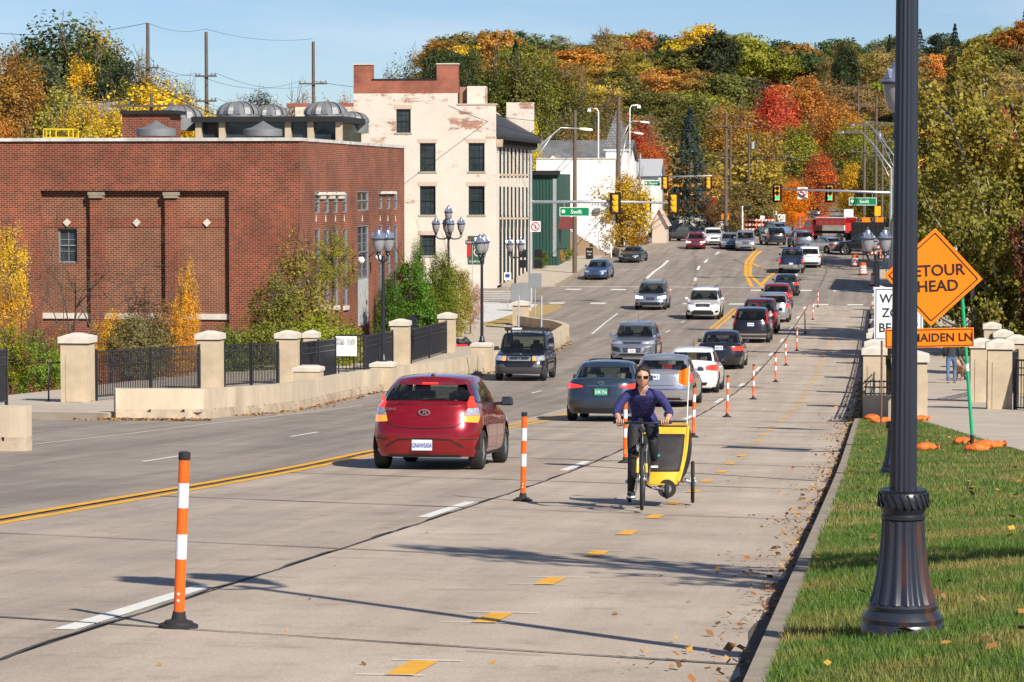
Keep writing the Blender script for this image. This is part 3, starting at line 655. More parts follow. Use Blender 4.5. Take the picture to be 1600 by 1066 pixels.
# ================================================================ buildings
def quadwall(mb, x0, x1, z0, z1, y, holes, depth=0.0):
    """front wall in the xz plane at y with rectangular openings (x0,x1,z0,z1); reveals of given depth towards +y"""
    xs = sorted({x0, x1, *[h[0] for h in holes], *[h[1] for h in holes]}); zs = sorted({z0, z1, *[h[2] for h in holes], *[h[3] for h in holes]})
    for i in range(len(xs)-1):
        for j in range(len(zs)-1):
            cx, cz = (xs[i]+xs[i+1])/2, (zs[j]+zs[j+1])/2
            if any(h[0] < cx < h[1] and h[2] < cz < h[3] for h in holes): continue
            mb.add([(xs[i],y,zs[j]),(xs[i+1],y,zs[j]),(xs[i+1],y,zs[j+1]),(xs[i],y,zs[j+1])], [(0,1,2,3)])
    for a, b, c, d in [h[:4] for h in holes]:
        mb.add([(a,y,c),(b,y,c),(b,y,d),(a,y,d),(a,y+depth,c),(b,y+depth,c),(b,y+depth,d),(a,y+depth,d)], [(0,4,5,1),(1,5,6,2),(2,6,7,3),(3,7,4,0)])
def window(root, x0, x1, z0, z1, y, frame=M['blackm'], nx=2, nz=4, gl=None, fw=.06, sill=True, Mx=None, sm=M['stone'], rail=True):
    f = MB(); f.M = Mx
    for a, b, c, d in ((x0,x0+fw,z0,z1),(x1-fw,x1,z0,z1),(x0+fw,x1-fw,z0,z0+fw),(x0+fw,x1-fw,z1-fw,z1)): f.box(((a+b)/2,y+.05,(c+d)/2),(b-a,.08,d-c))
    if rail: f.box(((x0+x1)/2,y+.04,(z0+z1)/2),(x1-x0-2*fw,.07,fw*.8))
    for i in range(1, nx): f.box((lerp(x0,x1,i/nx),y+.06,(z0+z1)/2),(.025,.03,z1-z0-2*fw))
    for j in range(1, nz): f.box(((x0+x1)/2,y+.063,lerp(z0,z1,j/nz)),(x1-x0-2*fw,.03,.025))
    fo = f.build('window', frame, root)
    g = MB(); g.M = Mx; g.add([(x0+fw,y+.075,z0+fw),(x1-fw,y+.075,z0+fw),(x1-fw,y+.075,z1-fw),(x0+fw,y+.075,z1-fw)], [(0,1,2,3)]); g.build('pane', gl or M['glassb'], fo)
    if sill: s = MB(); s.M = Mx; s.box(((x0+x1)/2,y-.06,z0-.07),(x1-x0+.2,.2,.13)); s.build('sill', sm, fo)
    return fo
SIDE = lambda x, y: Matrix.Translation((x, y, 0)) @ Matrix.Rotation(math.pi/2, 4, 'Z')   # local x -> +Y, local y -> -X : faces +X
# ---- red brick hall
bx, by = -23.7, 116.5; bz = zr(115)-4
BB = E('brick_building', (bx, by, bz), 0, 'flat roofed red brick hall with three recessed panels facing the river', 'building')
top = ray(480, 221, 120).z - bz
fx = lambda px: ray(px, 300, 119).x - bx       # along front face
fz = lambda py, d=120: ray(480, py, d).z - bz
x357, x274, x253, x152, x131, x50 = [fx(v) for v in (357,274,253,152,131,50)]
z0p, z1p = fz(512), fz(298)
L0 = fx(-120)
mb = MB(); quadwall(mb, L0, 0, 0, top, 0, [(x50, x357, z0p, z1p)], .28); boxuv(mb.build('front_wall', M['brick'], BB))
mb = MB(); wx0, wx1, wz0, wz1 = fx(75), fx(107), fz(411), fz(357)
quadwall(mb, x50, x357, z0p, z1p, .28, [(wx0, wx1, wz0, wz1)], .2); boxuv(mb.build('panel_wall', M['brickin'], BB))
window(BB, wx0, wx1, wz0, wz1, .42, M['greybk'], 2, 3, sill=False)
for a, b in ((x131, x152), (x253, x274)):
    mb = MB(); mb.box(((a+b)/2, .14, (z0p+z1p)/2-.12), (b-a, .27, z1p-z0p-.24)); boxuv(mb.build('pilaster', M['brick'], BB))
    mb = MB(); mb.box(((a+b)/2, .1, z1p-.13), (b-a+.14, .36, .14)); mb.box(((a+b)/2, .08, z1p-.26), (b-a+.04, .36, .1)); mb.build('capital', M['curb'], BB)
for a, b in ((x50, x131), (x152, x253), (x274, x357)):
    MB().box(((a+b)/2, .24, fz(494)), (b-a, .1, .24)).build('stone_band', M['stonecap'], BB)
    boxuv(MB().box(((a+b)/2, .265, fz(347.5)), (b-a, .03, .4)).build('brick_band', M['brick'], BB))
    q = MB(); c = fx(205) if b == x253 else ((a+b)/2+.1 if a > x253 else fx(91)); q.M = Matrix.Translation((c, .22, fz(348))) @ Matrix.Rotation(math.pi/4, 4, 'Y'); q.box((0,0,0), (.25,.06,.25)); q.build('diamond_stone', M['stonecap'], BB)
# side towards the road; local x runs along +Y
def sy(px, py=300):   # pixel -> distance along the side face
    t = (px-800)/FPX; # solve X=bx plane
    lo, hi = 100, 160
    for _ in range(40):
        m_ = (lo+hi)/2
        if ray(px, py, m_).x < bx: lo = m_
        else: hi = m_
    return lo
def sidepos(px):
    lo, hi = 90.0, 420.0
    for _ in range(50):
        m_ = (lo+hi)/2; p = ray(px, 300, m_)
        if p.x > SX: lo = m_      # farther -> more to the left in x ; see below
        else: hi = m_
    return lo
def plane_y(px, X):
    """world Y where the view ray through column px meets the plane x = X"""
    v = (px-800)/FPX*math.cos(0) ; # xc = v*k , d = k (ignoring pitch)
    # x = xc*CA - d*SA + CX = X, with xc = v*d
    d = (X-CX)/(v*CA-SA); return v*d*SA + d*CA, d
def zat(py, d): return ray(800, py, d).z
yend = plane_y(632, bx)[0] - by
holes = []
def side_hole(p0, p1, t, b):
    y0, d0 = plane_y(p0, bx); y1, d1 = plane_y(p1, bx); d = (d0+d1)/2
    h = (y0-by, y1-by, zat(b, d)-bz, zat(t, d)-bz); holes.append(h); return h
up = [side_hole(a, b, 299, 333-.25*i) for i, (a, b) in enumerate(((492.5,500),(507,514),(521.5,528),(536,542.5)))]
up2 = [side_hole(a, b, 298, 327) for a, b in ((592,597.5),(604.5,610),(616,621))]
mid = side_hole(559, 576, 298.5, 329)
lo_ = [side_hole(a, b, 357, 478) for a, b in ((492.5,500),(507,514),(521.5,528),(536,542.5))]
lo2 = [side_hole(a, b, 352, 468) for a, b in ((592,597.5),(604.5,610),(616,621))]
door = side_hole(559, 576, 352, 508)
mb = MB(); mb.M = SIDE(0, 0); quadwall(mb, 0, yend, 0, top, 0, holes, .35); so = mb.build('side_wall', M['brick'], BB); boxuv(so)
for h in up+up2+lo_+lo2: window(BB, *h, .0, M['greybk'], 1, 3 if h in up+up2 else 9, fw=.05, sill=False, Mx=SIDE(0,0))
for h in lo_: q = MB(); q.M = SIDE(0,0); q.box(((h[0]+h[1])/2,.0,h[2]-.09),(h[1]-h[0]+.06,.2,.18)); q.build('sill', M['stonecap'], BB)
window(BB, *mid, .0, M['greybk'], 2, 2, sill=False, Mx=SIDE(0,0)); 
window(BB, door[0], door[1], door[2]+2.2, door[3], .0, M['greybk'], 2, 6, sill=False, Mx=SIDE(0,0))
q = MB(); q.M = SIDE(0,0); q.box(((door[0]+door[1])/2,.06,door[2]+1.1),(door[1]-door[0],.08,2.2)); dd = q.build('door', M['greydoor'] if 'greydoor' in M else mat('peeling_grey_paint', (.42,.44,.45), .7, var=.3, vs=4), BB)
q = MB(); q.M = SIDE(0,0); q.box((lerp(door[0],door[1],.8),.0,door[2]+1.05),(.05,.06,.2)); q.build('handle', M['iron'], dd)
for a, b in ((0,1),(1,2),(2,3)):
    for U in (up,):
        q = MB(); q.M = SIDE(0,0); c = (U[a][1]+U[b][0])/2; q.box((c,-.03,U[a][3]-.1),(U[b][0]-U[a][1]+.5,.2,.12),top=.7); q.box((c,-.02,U[a][3]-.25),(U[b][0]-U[a][1]+.1,.12,.18),top=1.1); q.build('corbel', M['stonecap'], BB)
for a, b in ((0,1),(1,2)):
    q = MB(); q.M = SIDE(0,0); U = up2; c = (U[a][1]+U[b][0])/2; q.box((c,-.03,U[a][3]-.1),(U[b][0]-U[a][1]+.5,.2,.12),top=.7); q.build('corbel', M['stonecap'], BB)
for pxs in (494, 509, 524, 538, 566, 594, 606, 618):
    y_, d_ = plane_y(pxs, bx); q = MB(); q.M = SIDE(0,0); q.box((y_-by,-.01,zat(341,d_)-bz),(.14,.03,.3),top=.3); q.build('keystone', M['stonecap'], BB)
mb = MB(); mb.box((L0/2+.0, .2, top+.07), (-L0+.12, .6, .14)); mb.box((-.25, yend/2+.2, top+.07), (.6, yend-.25, .138)); mb.build('coping', mat('coping_stone', (.5,.49,.47), .8, var=.35, vs=1.5), BB)
mb = MB(); mb.box((L0/2, yend/2, top-.35), (-L0-.1, yend-.2, .2)); mb.build('roof', mat('roof_gravel', (.25,.24,.22), .9), BB)
mb = MB(); mb.add([(0,yend,0),(L0,yend,0),(L0,yend,top),(0,yend,top),(L0,0,0),(L0,0,top)], [(0,1,2,3),(1,4,5,2)]); boxuv(mb.build('rear_wall', M['brick'], BB))
# globe lights by the door
for k, (px, py) in enumerate(((552,563),(590,556))): pass
for k, (px, py) in enumerate(((563.5,407),(590.5,403))):
    y_, d_ = plane_y(px, bx+.45); z_ = zat(py, d_)
    r = E('wall_light', (bx+.02, y_, z_), 0, ['white globe light left of the grey hall door','white globe light right of the grey hall door'][k], 'wall light', 'globe lights on the brick hall')
    MB().tube([(0,0,.05),(.3,0,.3),(.45,0,.25)], .02).build('bracket', M['iron'], r, sm=True); MB().lathe([(0,-.17),(.1,-.14),(.165,-.02),(.165,.05),(.1,.16),(0,.18)], (.45,0,0), 16).build('globe', M['whitep'], r, sm=True); MB().lathe([(.1,.15),(.09,.24),(.03,.28),(0,.28)], (.45,0,0), 12).build('cap', M['iron'], r, sm=R(40))
# ---- things on the roof
M['vent'] = mat('grey_vent_metal', (.2,.205,.215), .5, .3, var=.12, vs=2)
def dome_vent(px, d, ybase, wpx, label):
    s = FPX/d; p = ray(px, ybase, d); r_ = wpx/2/s; z = zr(116)-4+top
    rt = E('roof_ventilator', (p.x, p.y, p.z), 0, label, 'roof vent', 'grey domed roof ventilators')
    MB().lathe([(r_,0),(r_,r_*.34),(r_*.98,r_*.36),(r_*.6,r_*.45),(0,r_*.8)] if 'cone' in label else [(r_,-.25),(r_,r_*.3)], (0,0,0), 32).build('drum', M['vent'], rt, sm=R(25))
    if 'cone' not in label:
        n = 12; hd = MB()
        for k in range(n):
            a0, a1 = 2*math.pi*k/n, 2*math.pi*(k+1)/n; am = (a0+a1)/2
            ring = []
            for t in range(7):
                q = t/6*math.pi/2; rr, zz = r_*math.cos(q)**.8, r_*.3+r_*.62*math.sin(q)
                ring.append(((rr*math.cos(a0), rr*math.sin(a0), zz), (rr*1.0*math.cos(am)*1.06, rr*math.sin(am)*1.06, zz-.0), (rr*math.cos(a1)*.93, rr*math.sin(a1)*.93, zz*.98)))
            vs = [v for t in ring for v in t]; hd.add(vs, [(3*t+i, 3*t+i+1, 3*t+4+i, 3*t+3+i) for t in range(6) for i in range(2)])
        hd.build('segmented_hood', M['vent'], rt)
    return rt
mbp = zr(116)-4+top
for px, wpx, d, yb, lab in ((244,62,124,213,'cone topped grey roof vent at left on the brick hall'),(411,60,124,213,'cone topped grey roof vent at right on the brick hall')): dome_vent(px, d, yb, wpx, lab)
for px, wpx, d, yb, lab in ((283,68,133,196,'leftmost domed grey ventilator, standing lower than the others'),(373,66,136,189,'domed grey ventilator on roof house, second from left'),(423,54,137,189,'smaller domed grey ventilator beside the second one'),(509,66,136,189,'domed grey ventilator on right end of roof house'),(548,56,136,200,'rightmost domed ventilator against cream building')): dome_vent(px, d, yb, wpx, lab)
# penthouse of dark glass with tan posts carrying the domes
pa, pb = ray(305, 212, 131), ray(538, 212, 131)
PH = E('roof_house', (pa.x, pa.y, pa.z-.6), 0, 'long dark roof house with tan posts and flat black roof on the hall', 'roof house')
Wd = pb.x-pa.x; hh = ray(305,191,131).z - (pa.z-.6)
MB().box((Wd/2, 3, hh+.12), (Wd+.3, 6.3, .26)).build('roof', M['blackm'], PH); MB().box((Wd/2, 3.2, hh/2), (Wd-.3, 5.6, hh-.02)).build('wall', M['glassb'], PH)
for px in (309, 347, 453, 489, 534):
    x = ray(px,200,131).x-pa.x; MB().box((x,.25,hh/2),(.28,.3,hh)).build('post', M['stone'], PH)
qa = ray(228, 212, 127); LH = E('roof_hut', (qa.x, qa.y, qa.z-.5), 0, 'small brick roof hut behind the cone topped vent', 'hut'); b_=MB(); b_.box((0,1,.75),(2.2,2,1.5)); boxuv(b_.build('wall', M['brick'], LH)); MB().box((.1,1,1.55),(2.5,2.3,.16)).build('roof', M['blackm'], LH)
qa = ray(115, 216, 124)
YR = E('roof_railing', (ray(68,216,124).x, ray(68,216,124).y, mbp-.2), 0, 'yellow tube railing round a roof hatch on the brick hall', 'railing')
yw = ray(116,216,124).x-ray(68,216,124).x; ym = mat('yellow_tube_paint', (.75,.55,.02), .5)
hr = ray(68,202,124).z-(mbp-.2)
for x in (0,.12,.3,yw-.2,yw): MB().cyl((x,0,0),(x,0,hr),.025,None,6).build('post', ym, YR)
for x in (.12,yw-.2): MB().cyl((x,1.5,0),(x,1.5,hr),.025,None,6).build('post', ym, YR)
for z in (hr,hr*.55): MB().tube([(0,0,z),(yw,0,z),(yw-.2,1.5,z),(.12,1.5,z)],.025,6).build('rail', ym, YR)
# ---- cream painted brick building
cx0, cy0 = -27.45, 204.4; cz0 = zr(206)-.3; dC = 206.0
CB = E('cream_building', (cx0, cy0, cz0), 0, 'tall cream painted brick building with stepped parapet and green windows', 'building')
FXc = lambda px: (px-777)/FPX*dC*1.008; FZ = lambda py: ray(777, py, dC).z - cz0
steps = [(553,583,100),(583,684,124),(684,717,100),(717,777,164)]
xL = FXc(460)
hw = [(620,643,170,207),(657,682,223.5,268),(733.5,759,223.5,268),(657,682,291,336),(733.5,759,291,336),(657,682,368,400)]
H_ = [(FXc(a), FXc(b), FZ(d), FZ(c)) for a, b, c, d in hw]
mb = MB(); quadwall(mb, xL, FXc(553), 0, FZ(166), 0, [], .2); quadwall(mb, FXc(553), FXc(717), 0, FZ(145), 0, [h for h in H_ if h[1] < FXc(717)], .22); quadwall(mb, FXc(717), 0, 0, FZ(164), 0, [h for h in H_ if h[0] > FXc(717)], .22)
boxuv(mb.build('front_wall', M['cream'], CB))
green = mat('dark_green_window_paint', (.012,.035,.032), .4)
for k, h in enumerate(H_):
    window(CB, *h, .12, green, 3, 4, fw=.09, sm=mat('sill_stone', (.35,.31,.25), .8) if k == 0 else bpy.data.materials['sill_stone'])
    boxuv(MB().box(((h[0]+h[1])/2, -.01, h[3]+.16), (h[1]-h[0]+.25, .03, .3)).build('lintel', M['lintel'] if 'lintel' in M else M.setdefault('lintel', mat('pink_brick_lintel', (.55,.42,.34), .85, var=.15, vs=20)), CB))
for a, b, t in steps[:3]:
    mb = MB(); mb.box(((FXc(a)+FXc(b))/2, .3, (FZ(t)+FZ(145))/2), (FXc(b)-FXc(a), .62, FZ(t)-FZ(145))); boxuv(mb.build('parapet', M['brickn'], CB)); MB().box(((FXc(a)+FXc(b))/2, .3, FZ(t)+.04), (FXc(b)-FXc(a)+.08, .74, .09)).build('coping', M['stonecap'] if t == 100 else M['blackm'], CB)
MB().box((FXc(747), .3, FZ(164)+.06), (-FXc(717)+.1, .7, .1)).build('coping', M['lintel'], CB)
mb = MB(); mb.box(((FXc(730)+FXc(758))/2, 1.2, FZ(150)), (FXc(758)-FXc(730), 1.3, 1.5)); boxuv(mb.build('chimney', M['cream'], CB))
MB().box((FXc(723), 1.5, FZ(150)), (.6, 1, 1.4)).build('chimney', M['brickn'], CB)
boxuv(MB().box((FXc(500), .3, FZ(166)+.12), (FXc(553)-FXc(445), .5, .3)).build('parapet', M['brickn'], CB))
# side along the street
SL = plane_y(831, cx0)[0]-cy0; SH = FZ(214)
sh = []
for (t, b, cols) in ((229,272,8),(291.5,339,8)):
    for i in range(cols):
        px0 = 780.5 + i*5.9; y0, d0 = plane_y(px0, cx0); y1, d1 = plane_y(px0+2.7, cx0)
        yw_ = (y0+y1)/2-cy0; sh.append((yw_-.55, yw_+.55, zat(b+(1 if b>300 else 0), d0)-cz0, zat(t+.2*i, d0)-cz0))
gsh = []
for i in range(8):
    y0, d0 = plane_y(780.5+i*5.9, cx0); gsh.append((y0-cy0-.1, y0-cy0+1.3, .5, zat(348, d0)-cz0))
mb = MB(); mb.M = SIDE(0,0); quadwall(mb, 0, SL, 0, SH, 0, sh+gsh, .2); boxuv(mb.build('side_wall', M['cream'], CB))
for h in sh: window(CB, *h, .0, green, 2, 4, fw=.09, Mx=SIDE(0,0))
for k, h in enumerate(gsh): window(CB, *h, .0, green if k % 3 else M['blackm'], 2, 5, fw=.1, sill=False, Mx=SIDE(0,0)); q = MB(); q.M = SIDE(0,0); q.cyl(((h[0]+h[1])/2,-.02,h[3]-.05),((h[0]+h[1])/2,.05,h[3]-.05),(h[1]-h[0])/2,None,16); q.build('arch', green, CB)
# hipped porch roof and cornice
mb = MB(); ov = .7; mb.add([(ov,.25,SH+.25),(ov,SL+.3,SH+.25),(-2.8,SL-2,SH+2.3),(-2.8,.45,SH+2.3),(-.2,.25,SH+.25)],[(0,1,2,3),(0,3,4)])
mb.add([(ov,.25,SH),(ov,SL+.3,SH),(ov,SL+.3,SH+.25),(ov,.25,SH+.25),(-.1,.25,SH),(-.1,SL+.3,SH),(-.1,.25,SH+.25)],[(0,1,2,3),(0,4,5,1),(0,3,6,4)]); fixn(mb.build('roof', mat('dark_slate', (.035,.038,.045), .7, var=.3, vs=4), CB))
mb = MB(); mb.box((.35,SL/2+.2,SH-.1),(.75,SL+.0,.18)); mb.build('cornice', M['blackm'], CB)
for i in range(18):
    MB().box((.25, .2+i*(SL-.4)/17, SH-.45), (.4,.14,.55), top=1.2).build('bracket', M['stone'] if i == 0 else M['blackm'], CB)
mb = MB(); mb.add([(0,SL,0),(xL,SL,0),(xL,SL,FZ(166)),(0,SL,SH),(xL,0,0),(xL,0,FZ(166)),(0,0,SH),(-2.8,SL,SH+2.3),(-2.8,0,SH+2.3),(xL,SL,FZ(166)),(-2.8,0,FZ(164)),(-2.8,SL,FZ(176)),(xL,0,FZ(176)),(xL,SL,FZ(176))], [(0,1,2,7,3),(1,4,5,2),(10,11,13,12)]); boxuv(mb.build('rear_wall', M['cream'], CB))
mb = MB(); mb.box((-.9, SL-.3, SH+1.9), (2.2,.5,2.4)); boxuv(mb.build('fire_wall', M['cream'], CB))
# painted sign on the cream wall
SG = E('wall_sign', (cx0+FXc(741.5), cy0-.03, cz0+FZ(391)), 0, 'dark green shop sign with white lettering on the cream wall', 'sign')
sw, shh = FXc(753)-FXc(733), FZ(369)-FZ(413)
MB().box((.2,0,0),(sw+.25,.05,shh)).build('board', mat('sign_green', (.03,.09,.05), .6), SG)
for s_, z_, x_, sz, rz_ in (('ST',.55,.25,.6,0),('JULES',-.85,.25,.22,0)): pass
txt('ST', .55, M['whitep'], SG, (.3,-.04,.35)); txt('CHURCH ST', .2, M['whitep'], SG, (.2,-.04,-.85)); 
mb = MB(); mb.lathe([(.28,0),(.33,0),(.33,.03),(.28,.03)], (.35,-.06,-.15), 20, 'y'); mb.build('ring_mark', M['whitep'], SG); MB().box((-.32,-.04,.15),(.2,.02,1.3)).build('red_strip', M['red_ink'], SG)
# ---- green clapboard building, awning, white block and house with turret
def solid(root, name, m, x0, x1, y0, y1, z0, z1, uv=True):
    o = MB().box(((x0+x1)/2,(y0+y1)/2,(z0+z1)/2),(x1-x0,y1-y0,z1-z0)).build(name, m, root); return boxuv(o) if uv else o
def wpos(px, py, d): return ray(px, py, d)
def slab_building(name, label, cat, px0, px1, pyt, d, depth, m, X=None):
    a, b = ray(px0, pyt, d), ray(px1, pyt, d); g = zr(a.y)-.3
    r = E(name, (b.x, min(a.y,b.y), g), 0, label, cat); h = a.z-g
    solid(r, 'wall', m, a.x-b.x, 0, 0, depth, 0, h); return r, a.x-b.x, h, g
gm = mat('green_clapboard', (.016,.07,.052), .6, var=.12, vs=2)
gr_, gx, gh, gg = slab_building('green_building', 'narrow dark green clapboard shop with flat cornice', 'building', 826, 873, 272, 232, 9, gm)
MB().box((gx/2,-.15,gh+.1),(-gx+.3,.5,.35)).build('cornice', M['blackm'], gr_)
for i in range(9): MB().box((gx*(i+.5)/9,-.03,gh/2),(.06,.06,gh-.4)).build('batten', gm, gr_)
MB().box((gx*.12,-.04,gh*.55),(.3,.08,gh*.8)).build('downpipe', M['galv'], gr_)
g2, gx2, gh2, _ = slab_building('green_shed', 'lower green clapboard shop next to the dark red awning', 'building', 850, 879, 286, 236, 6, mat('green_siding', (.022,.085,.06), .6, var=.1, vs=2))
window(g2, gx2*.45, gx2*.25, gh2*.62, gh2*.78, -.08, M['blackm'], 1, 1)
a, b = ray(852, 339, 233), ray(887, 357, 229)
AW = E('awning', (a.x, a.y, a.z), 0, 'dark red sloping shop awning on the green building', 'awning')
mb = MB(); wA = b.x-a.x; 
for i in range(10):
    x0, x1 = wA*i/10, wA*(i+1)/10-.01; mb = MB(); mb.add([(x0-.0,0,0),(x1,0,0),(x1+.35,-1.2,-.95),(x0+.35,-1.2,-.95),(x0,0,-.05),(x1,0,-.05),(x1+.35,-1.2,-1.0),(x0+.35,-1.2,-1.0)],[(0,3,2,1),(4,5,6,7),(0,1,5,4),(1,2,6,5),(2,3,7,6),(3,0,4,7)]); mb.build('awning_strip', mat('red_awning_cloth', (.14,.03,.03), .8, var=.2, vs=5) if i == 0 else bpy.data.materials['red_awning_cloth'], AW)
wb, wbx, wbh, wg = slab_building('white_building', 'large white washed block building with stained parapet and outside stairs', 'building', 838, 962, 249, 250, 22, M['whitew'])
MB().box((wbx/2,.2,wbh+.05),(-wbx+.1,.5,.12)).build('coping', M['stonecap'], wb)
MB().box((wbx*.22,-.12,wbh*.48),(.55,.3,.42)).build('vent_box', M['vent'], wb)
pa_ = ray(872, 372, 247); st = E('outside_stairs', (pa_.x+.2, pa_.y, zr(pa_.y)-.1), 0, 'wooden outside stairs rising left along the white building', 'stairs')
for i in range(14): MB().box((4.6-.3*i,-.6,.1+.19*i),(.32,1.0,.05)).build('tread', M['woodl'] if 'woodl' in M else M.setdefault('woodl', mat('weathered_wood', (.3,.2,.13), .8, var=.2)), st)
for i in (0,4,8,13): MB().box((4.6-.3*i,-1.1,.6+.19*i),(.08,.08,1.1)).build('post', M['whitep'], st)
MB().tube([(4.6,-1.1,1.15),(.7,-1.1,3.6)],.04,6).build('handrail', M['whitep'], st)
MB().prism([(4.7,0),(4.7,.12),(.6,2.6),(.6,0)], -1.1, -1.04, 'y').build('stringer', M['woodl'], st)
slate = brick_mat('grey_slate', (.19,.205,.22), (.13,.145,.16), (.08,.085,.09), sw=.35, sh=.25, ms=.03)
def gable_house(name, label, px, py_eave, py_ridge, wpx, d, m, roofm, ridge='x', depth=9):
    s = FPX/d; a = ray(px, py_eave, d); g = zr(a.y)-.5; r = E(name, (a.x, a.y, g), 0, label, 'house'); W2 = wpx/2/s; he = a.z-g; hr = ray(px, py_ridge, d).z-g
    mb = MB()
    if ridge == 'x':
        solid(r, 'wall', m, -W2, W2, 0, depth, 0, he)
        mb.add([(-W2-.3,-.3,he-.05),(W2+.3,-.3,he-.05),(W2+.3,depth/2,hr),(-W2-.3,depth/2,hr),(W2+.3,depth+.3,he-.05),(-W2-.3,depth+.3,he-.05)],[(0,1,2,3),(3,2,4,5)])
        for sx in (-1,1): MB().add([(sx*(W2-.01),0,he),(sx*(W2-.01),depth,he),(sx*(W2-.01),depth/2,hr-.05)],[(0,1,2)]).build('gable', m, r)
    else:
        solid(r, 'wall', m, -W2, W2, 0, depth, 0, he)
        mb.add([(-W2-.3,-.3,he-.2),(0,-.3,hr),(0,depth,hr),(-W2-.3,depth,he-.2),(W2+.3,-.3,he-.2),(W2+.3,depth,he-.2)],[(0,1,2,3),(1,4,5,2)])
        MB().add([(-W2,0,he),(W2,0,he),(0,0,hr-.1)],[(0,1,2)]).build('gable', m, r)
    o = mb.build('roof', roofm, r); boxuv(o); so = o.modifiers.new('s', 'SOLIDIFY'); so.thickness = .12; so.offset = -1
    return r, W2, he, hr
wm = mat('white_siding', (.75,.74,.7), .6, var=.08, vs=3)
H1 = gable_house('slate_house', 'wide white house with grey slate roof behind the white building', 905, 250, 218, 150, 268, wm, slate)
h2 = gable_house('gable_porch', 'small white gable in front of the slate roof', 868, 250, 236, 28, 262, wm, slate, 'y', 5)
a = ray(963, 250, 262); g = zr(a.y)
TU = E('turret', (a.x, a.y, g), 0, 'white square turret with pointed grey slate spire', 'turret'); tw = 33/2/(FPX/262); th_ = a.z-g
solid(TU, 'wall', wm, -tw, tw, 0, 2*tw, 0, th_+.9); MB().box((0,tw,th_+.95),(2*tw+.4,2*tw+.4,.14)).build('eave', M['whitep'], TU)
apex = ray(963,168,262).z-g; zz = ray(963,218,262).z-g; o = MB().add([(-tw*1.25,-tw*.25,th_+1),(tw*1.25,-tw*.25,th_+1),(tw*1.25,tw*2.25,th_+1),(-tw*1.25,tw*2.25,th_+1),(0,tw,apex)],[(0,1,4),(1,2,4),(2,3,4),(3,0,4)]).build('spire', slate, TU); boxuv(o)
for x in (-.35,.35): window(TU, x-.2, x+.2, th_-2.0, th_-1.1, -.08, M['blackm'], 1, 2)
MB().box((0,-.3,th_-2.3),(2.0,.7,.14)).build('red_canopy', M['red_ink'], TU)
H3 = gable_house('grey_roof_house', 'small pale house with bright grey roof right of the turret', 1011, 275, 248, 34, 285, wm, mat('light_roof', (.36,.37,.39), .6, var=.1), 'x', 6)
H4 = gable_house('white_cottage', 'white two storey cottage wall between yellow tree and spruce', 1013, 300, 284, 36, 292, wm, slate, 'x', 6)
window(H4[0], -.6, .4, H4[2]-1.6, H4[2]-.5, -.08, M['blackm'], 1, 2)
H5 = gable_house('tan_roof_stand', 'small beige cloth canopy with pointed top near the junction', 1030, 350, 325, 22, 268, mat('beige_cloth', (.5,.4,.33), .9), mat('beige_cloth_top', (.5,.4,.33), .9), 'y', 3)
# stone wall in front of the hedge and the house far left / red barn right
a, b = ray(1060, 343, 300), ray(1115, 343, 300)
SW = E('stone_wall', (a.x, a.y, zr(a.y)+.2), math.atan2(b.y-a.y, b.x-a.x), 'low grey stone wall behind the dark cars at junction', 'wall'); Lw = (b-a).length
for j in range(4):
    for i in range(9): MB().box((Lw*(i+.5+(j % 2)*.3)/9.5, rnd.uniform(-.03,.03), .3+.38*j), (Lw/9.6, .5, .35)).build('stone', M['stonecap'] if (i+j) % 3 else M['vent'], SW)
HL = gable_house('hill_house', 'grey shingle roofed house among the trees at upper left', 120, 190, 156, 90, 182, M['vent'], mat('weathered_shingle', (.2,.17,.17), .9, var=.2), 'x', 8)
RB = gable_house('red_barn', 'dark red house with white eave behind the cottonwood at right', 1572, 232, 152, 86, 190, mat('red_siding', (.22,.02,.02), .7, var=.15), mat('barn_roof', (.02,.012,.012), .8), 'y', 12)
# ================================================================ vehicles
def paint(name, col, metal=.35, rough=.28, coat=1.0): 
    m = mat(name, col, rough, metal, coat=coat); m.node_tree.nodes['Principled BSDF'].inputs['Coat Roughness'].default_value = .04; return m
PT = dict(red=paint('candy_red_paint', (.27,.004,.010), .45, .22), teal=paint('dark_teal_paint', (.035,.055,.085), .5), silver=paint('silver_paint', (.42,.43,.46), .7), white=paint('white_car_paint', (.72,.72,.72), 0),
    black=paint('black_car_paint', (.012,.012,.016), .2), navyblack=paint('blue_black_paint', (.006,.008,.016), .2), maroon=paint('maroon_paint', (.13,.012,.018), .4), lgrey=paint('steel_silver_paint', (.30,.33,.40), .7),
    blue=paint('mid_blue_paint', (.06,.12,.26), .6), navy=paint('navy_paint', (.02,.03,.09), .4), grey=paint('grey_car_paint', (.18,.2,.24), .7), dgrey=paint('dark_grey_paint', (.035,.045,.06), .5), dteal=paint('dark_green_grey_paint', (.02,.035,.045), .5), red2=paint('bright_red_paint', (.25,.01,.015), .3), lblue=paint('light_blue_paint', (.2,.3,.42), .5))
M['tail'] = mat('tail_lamp_red', (.45,.006,.006), .15, coat=1); M['tailon'] = mat('lit_brake_lamp', (.9,.03,.01), .2, emit=.9, coat=1); M['amber'] = mat('lit_turn_lamp', (1,.22,.02), .2, emit=1.0, coat=1)
M['clear'] = mat('clear_lamp', (.55,.56,.6), .08, .5, coat=1, var=.4, vs=14); M['headon'] = mat('lit_headlamp', (1,.9,.7), .2, emit=1.1)
M['rim'] = mat('alloy_rim', (.5,.51,.53), .25, .9); M['seam'] = mat('panel_gap', (.01,.01,.012), .8); M['gtrim'] = mat('grey_plastic_cladding', (.05,.05,.055), .5)
M['seat'] = mat('pale_seat_cloth', (.3,.28,.24), .8)
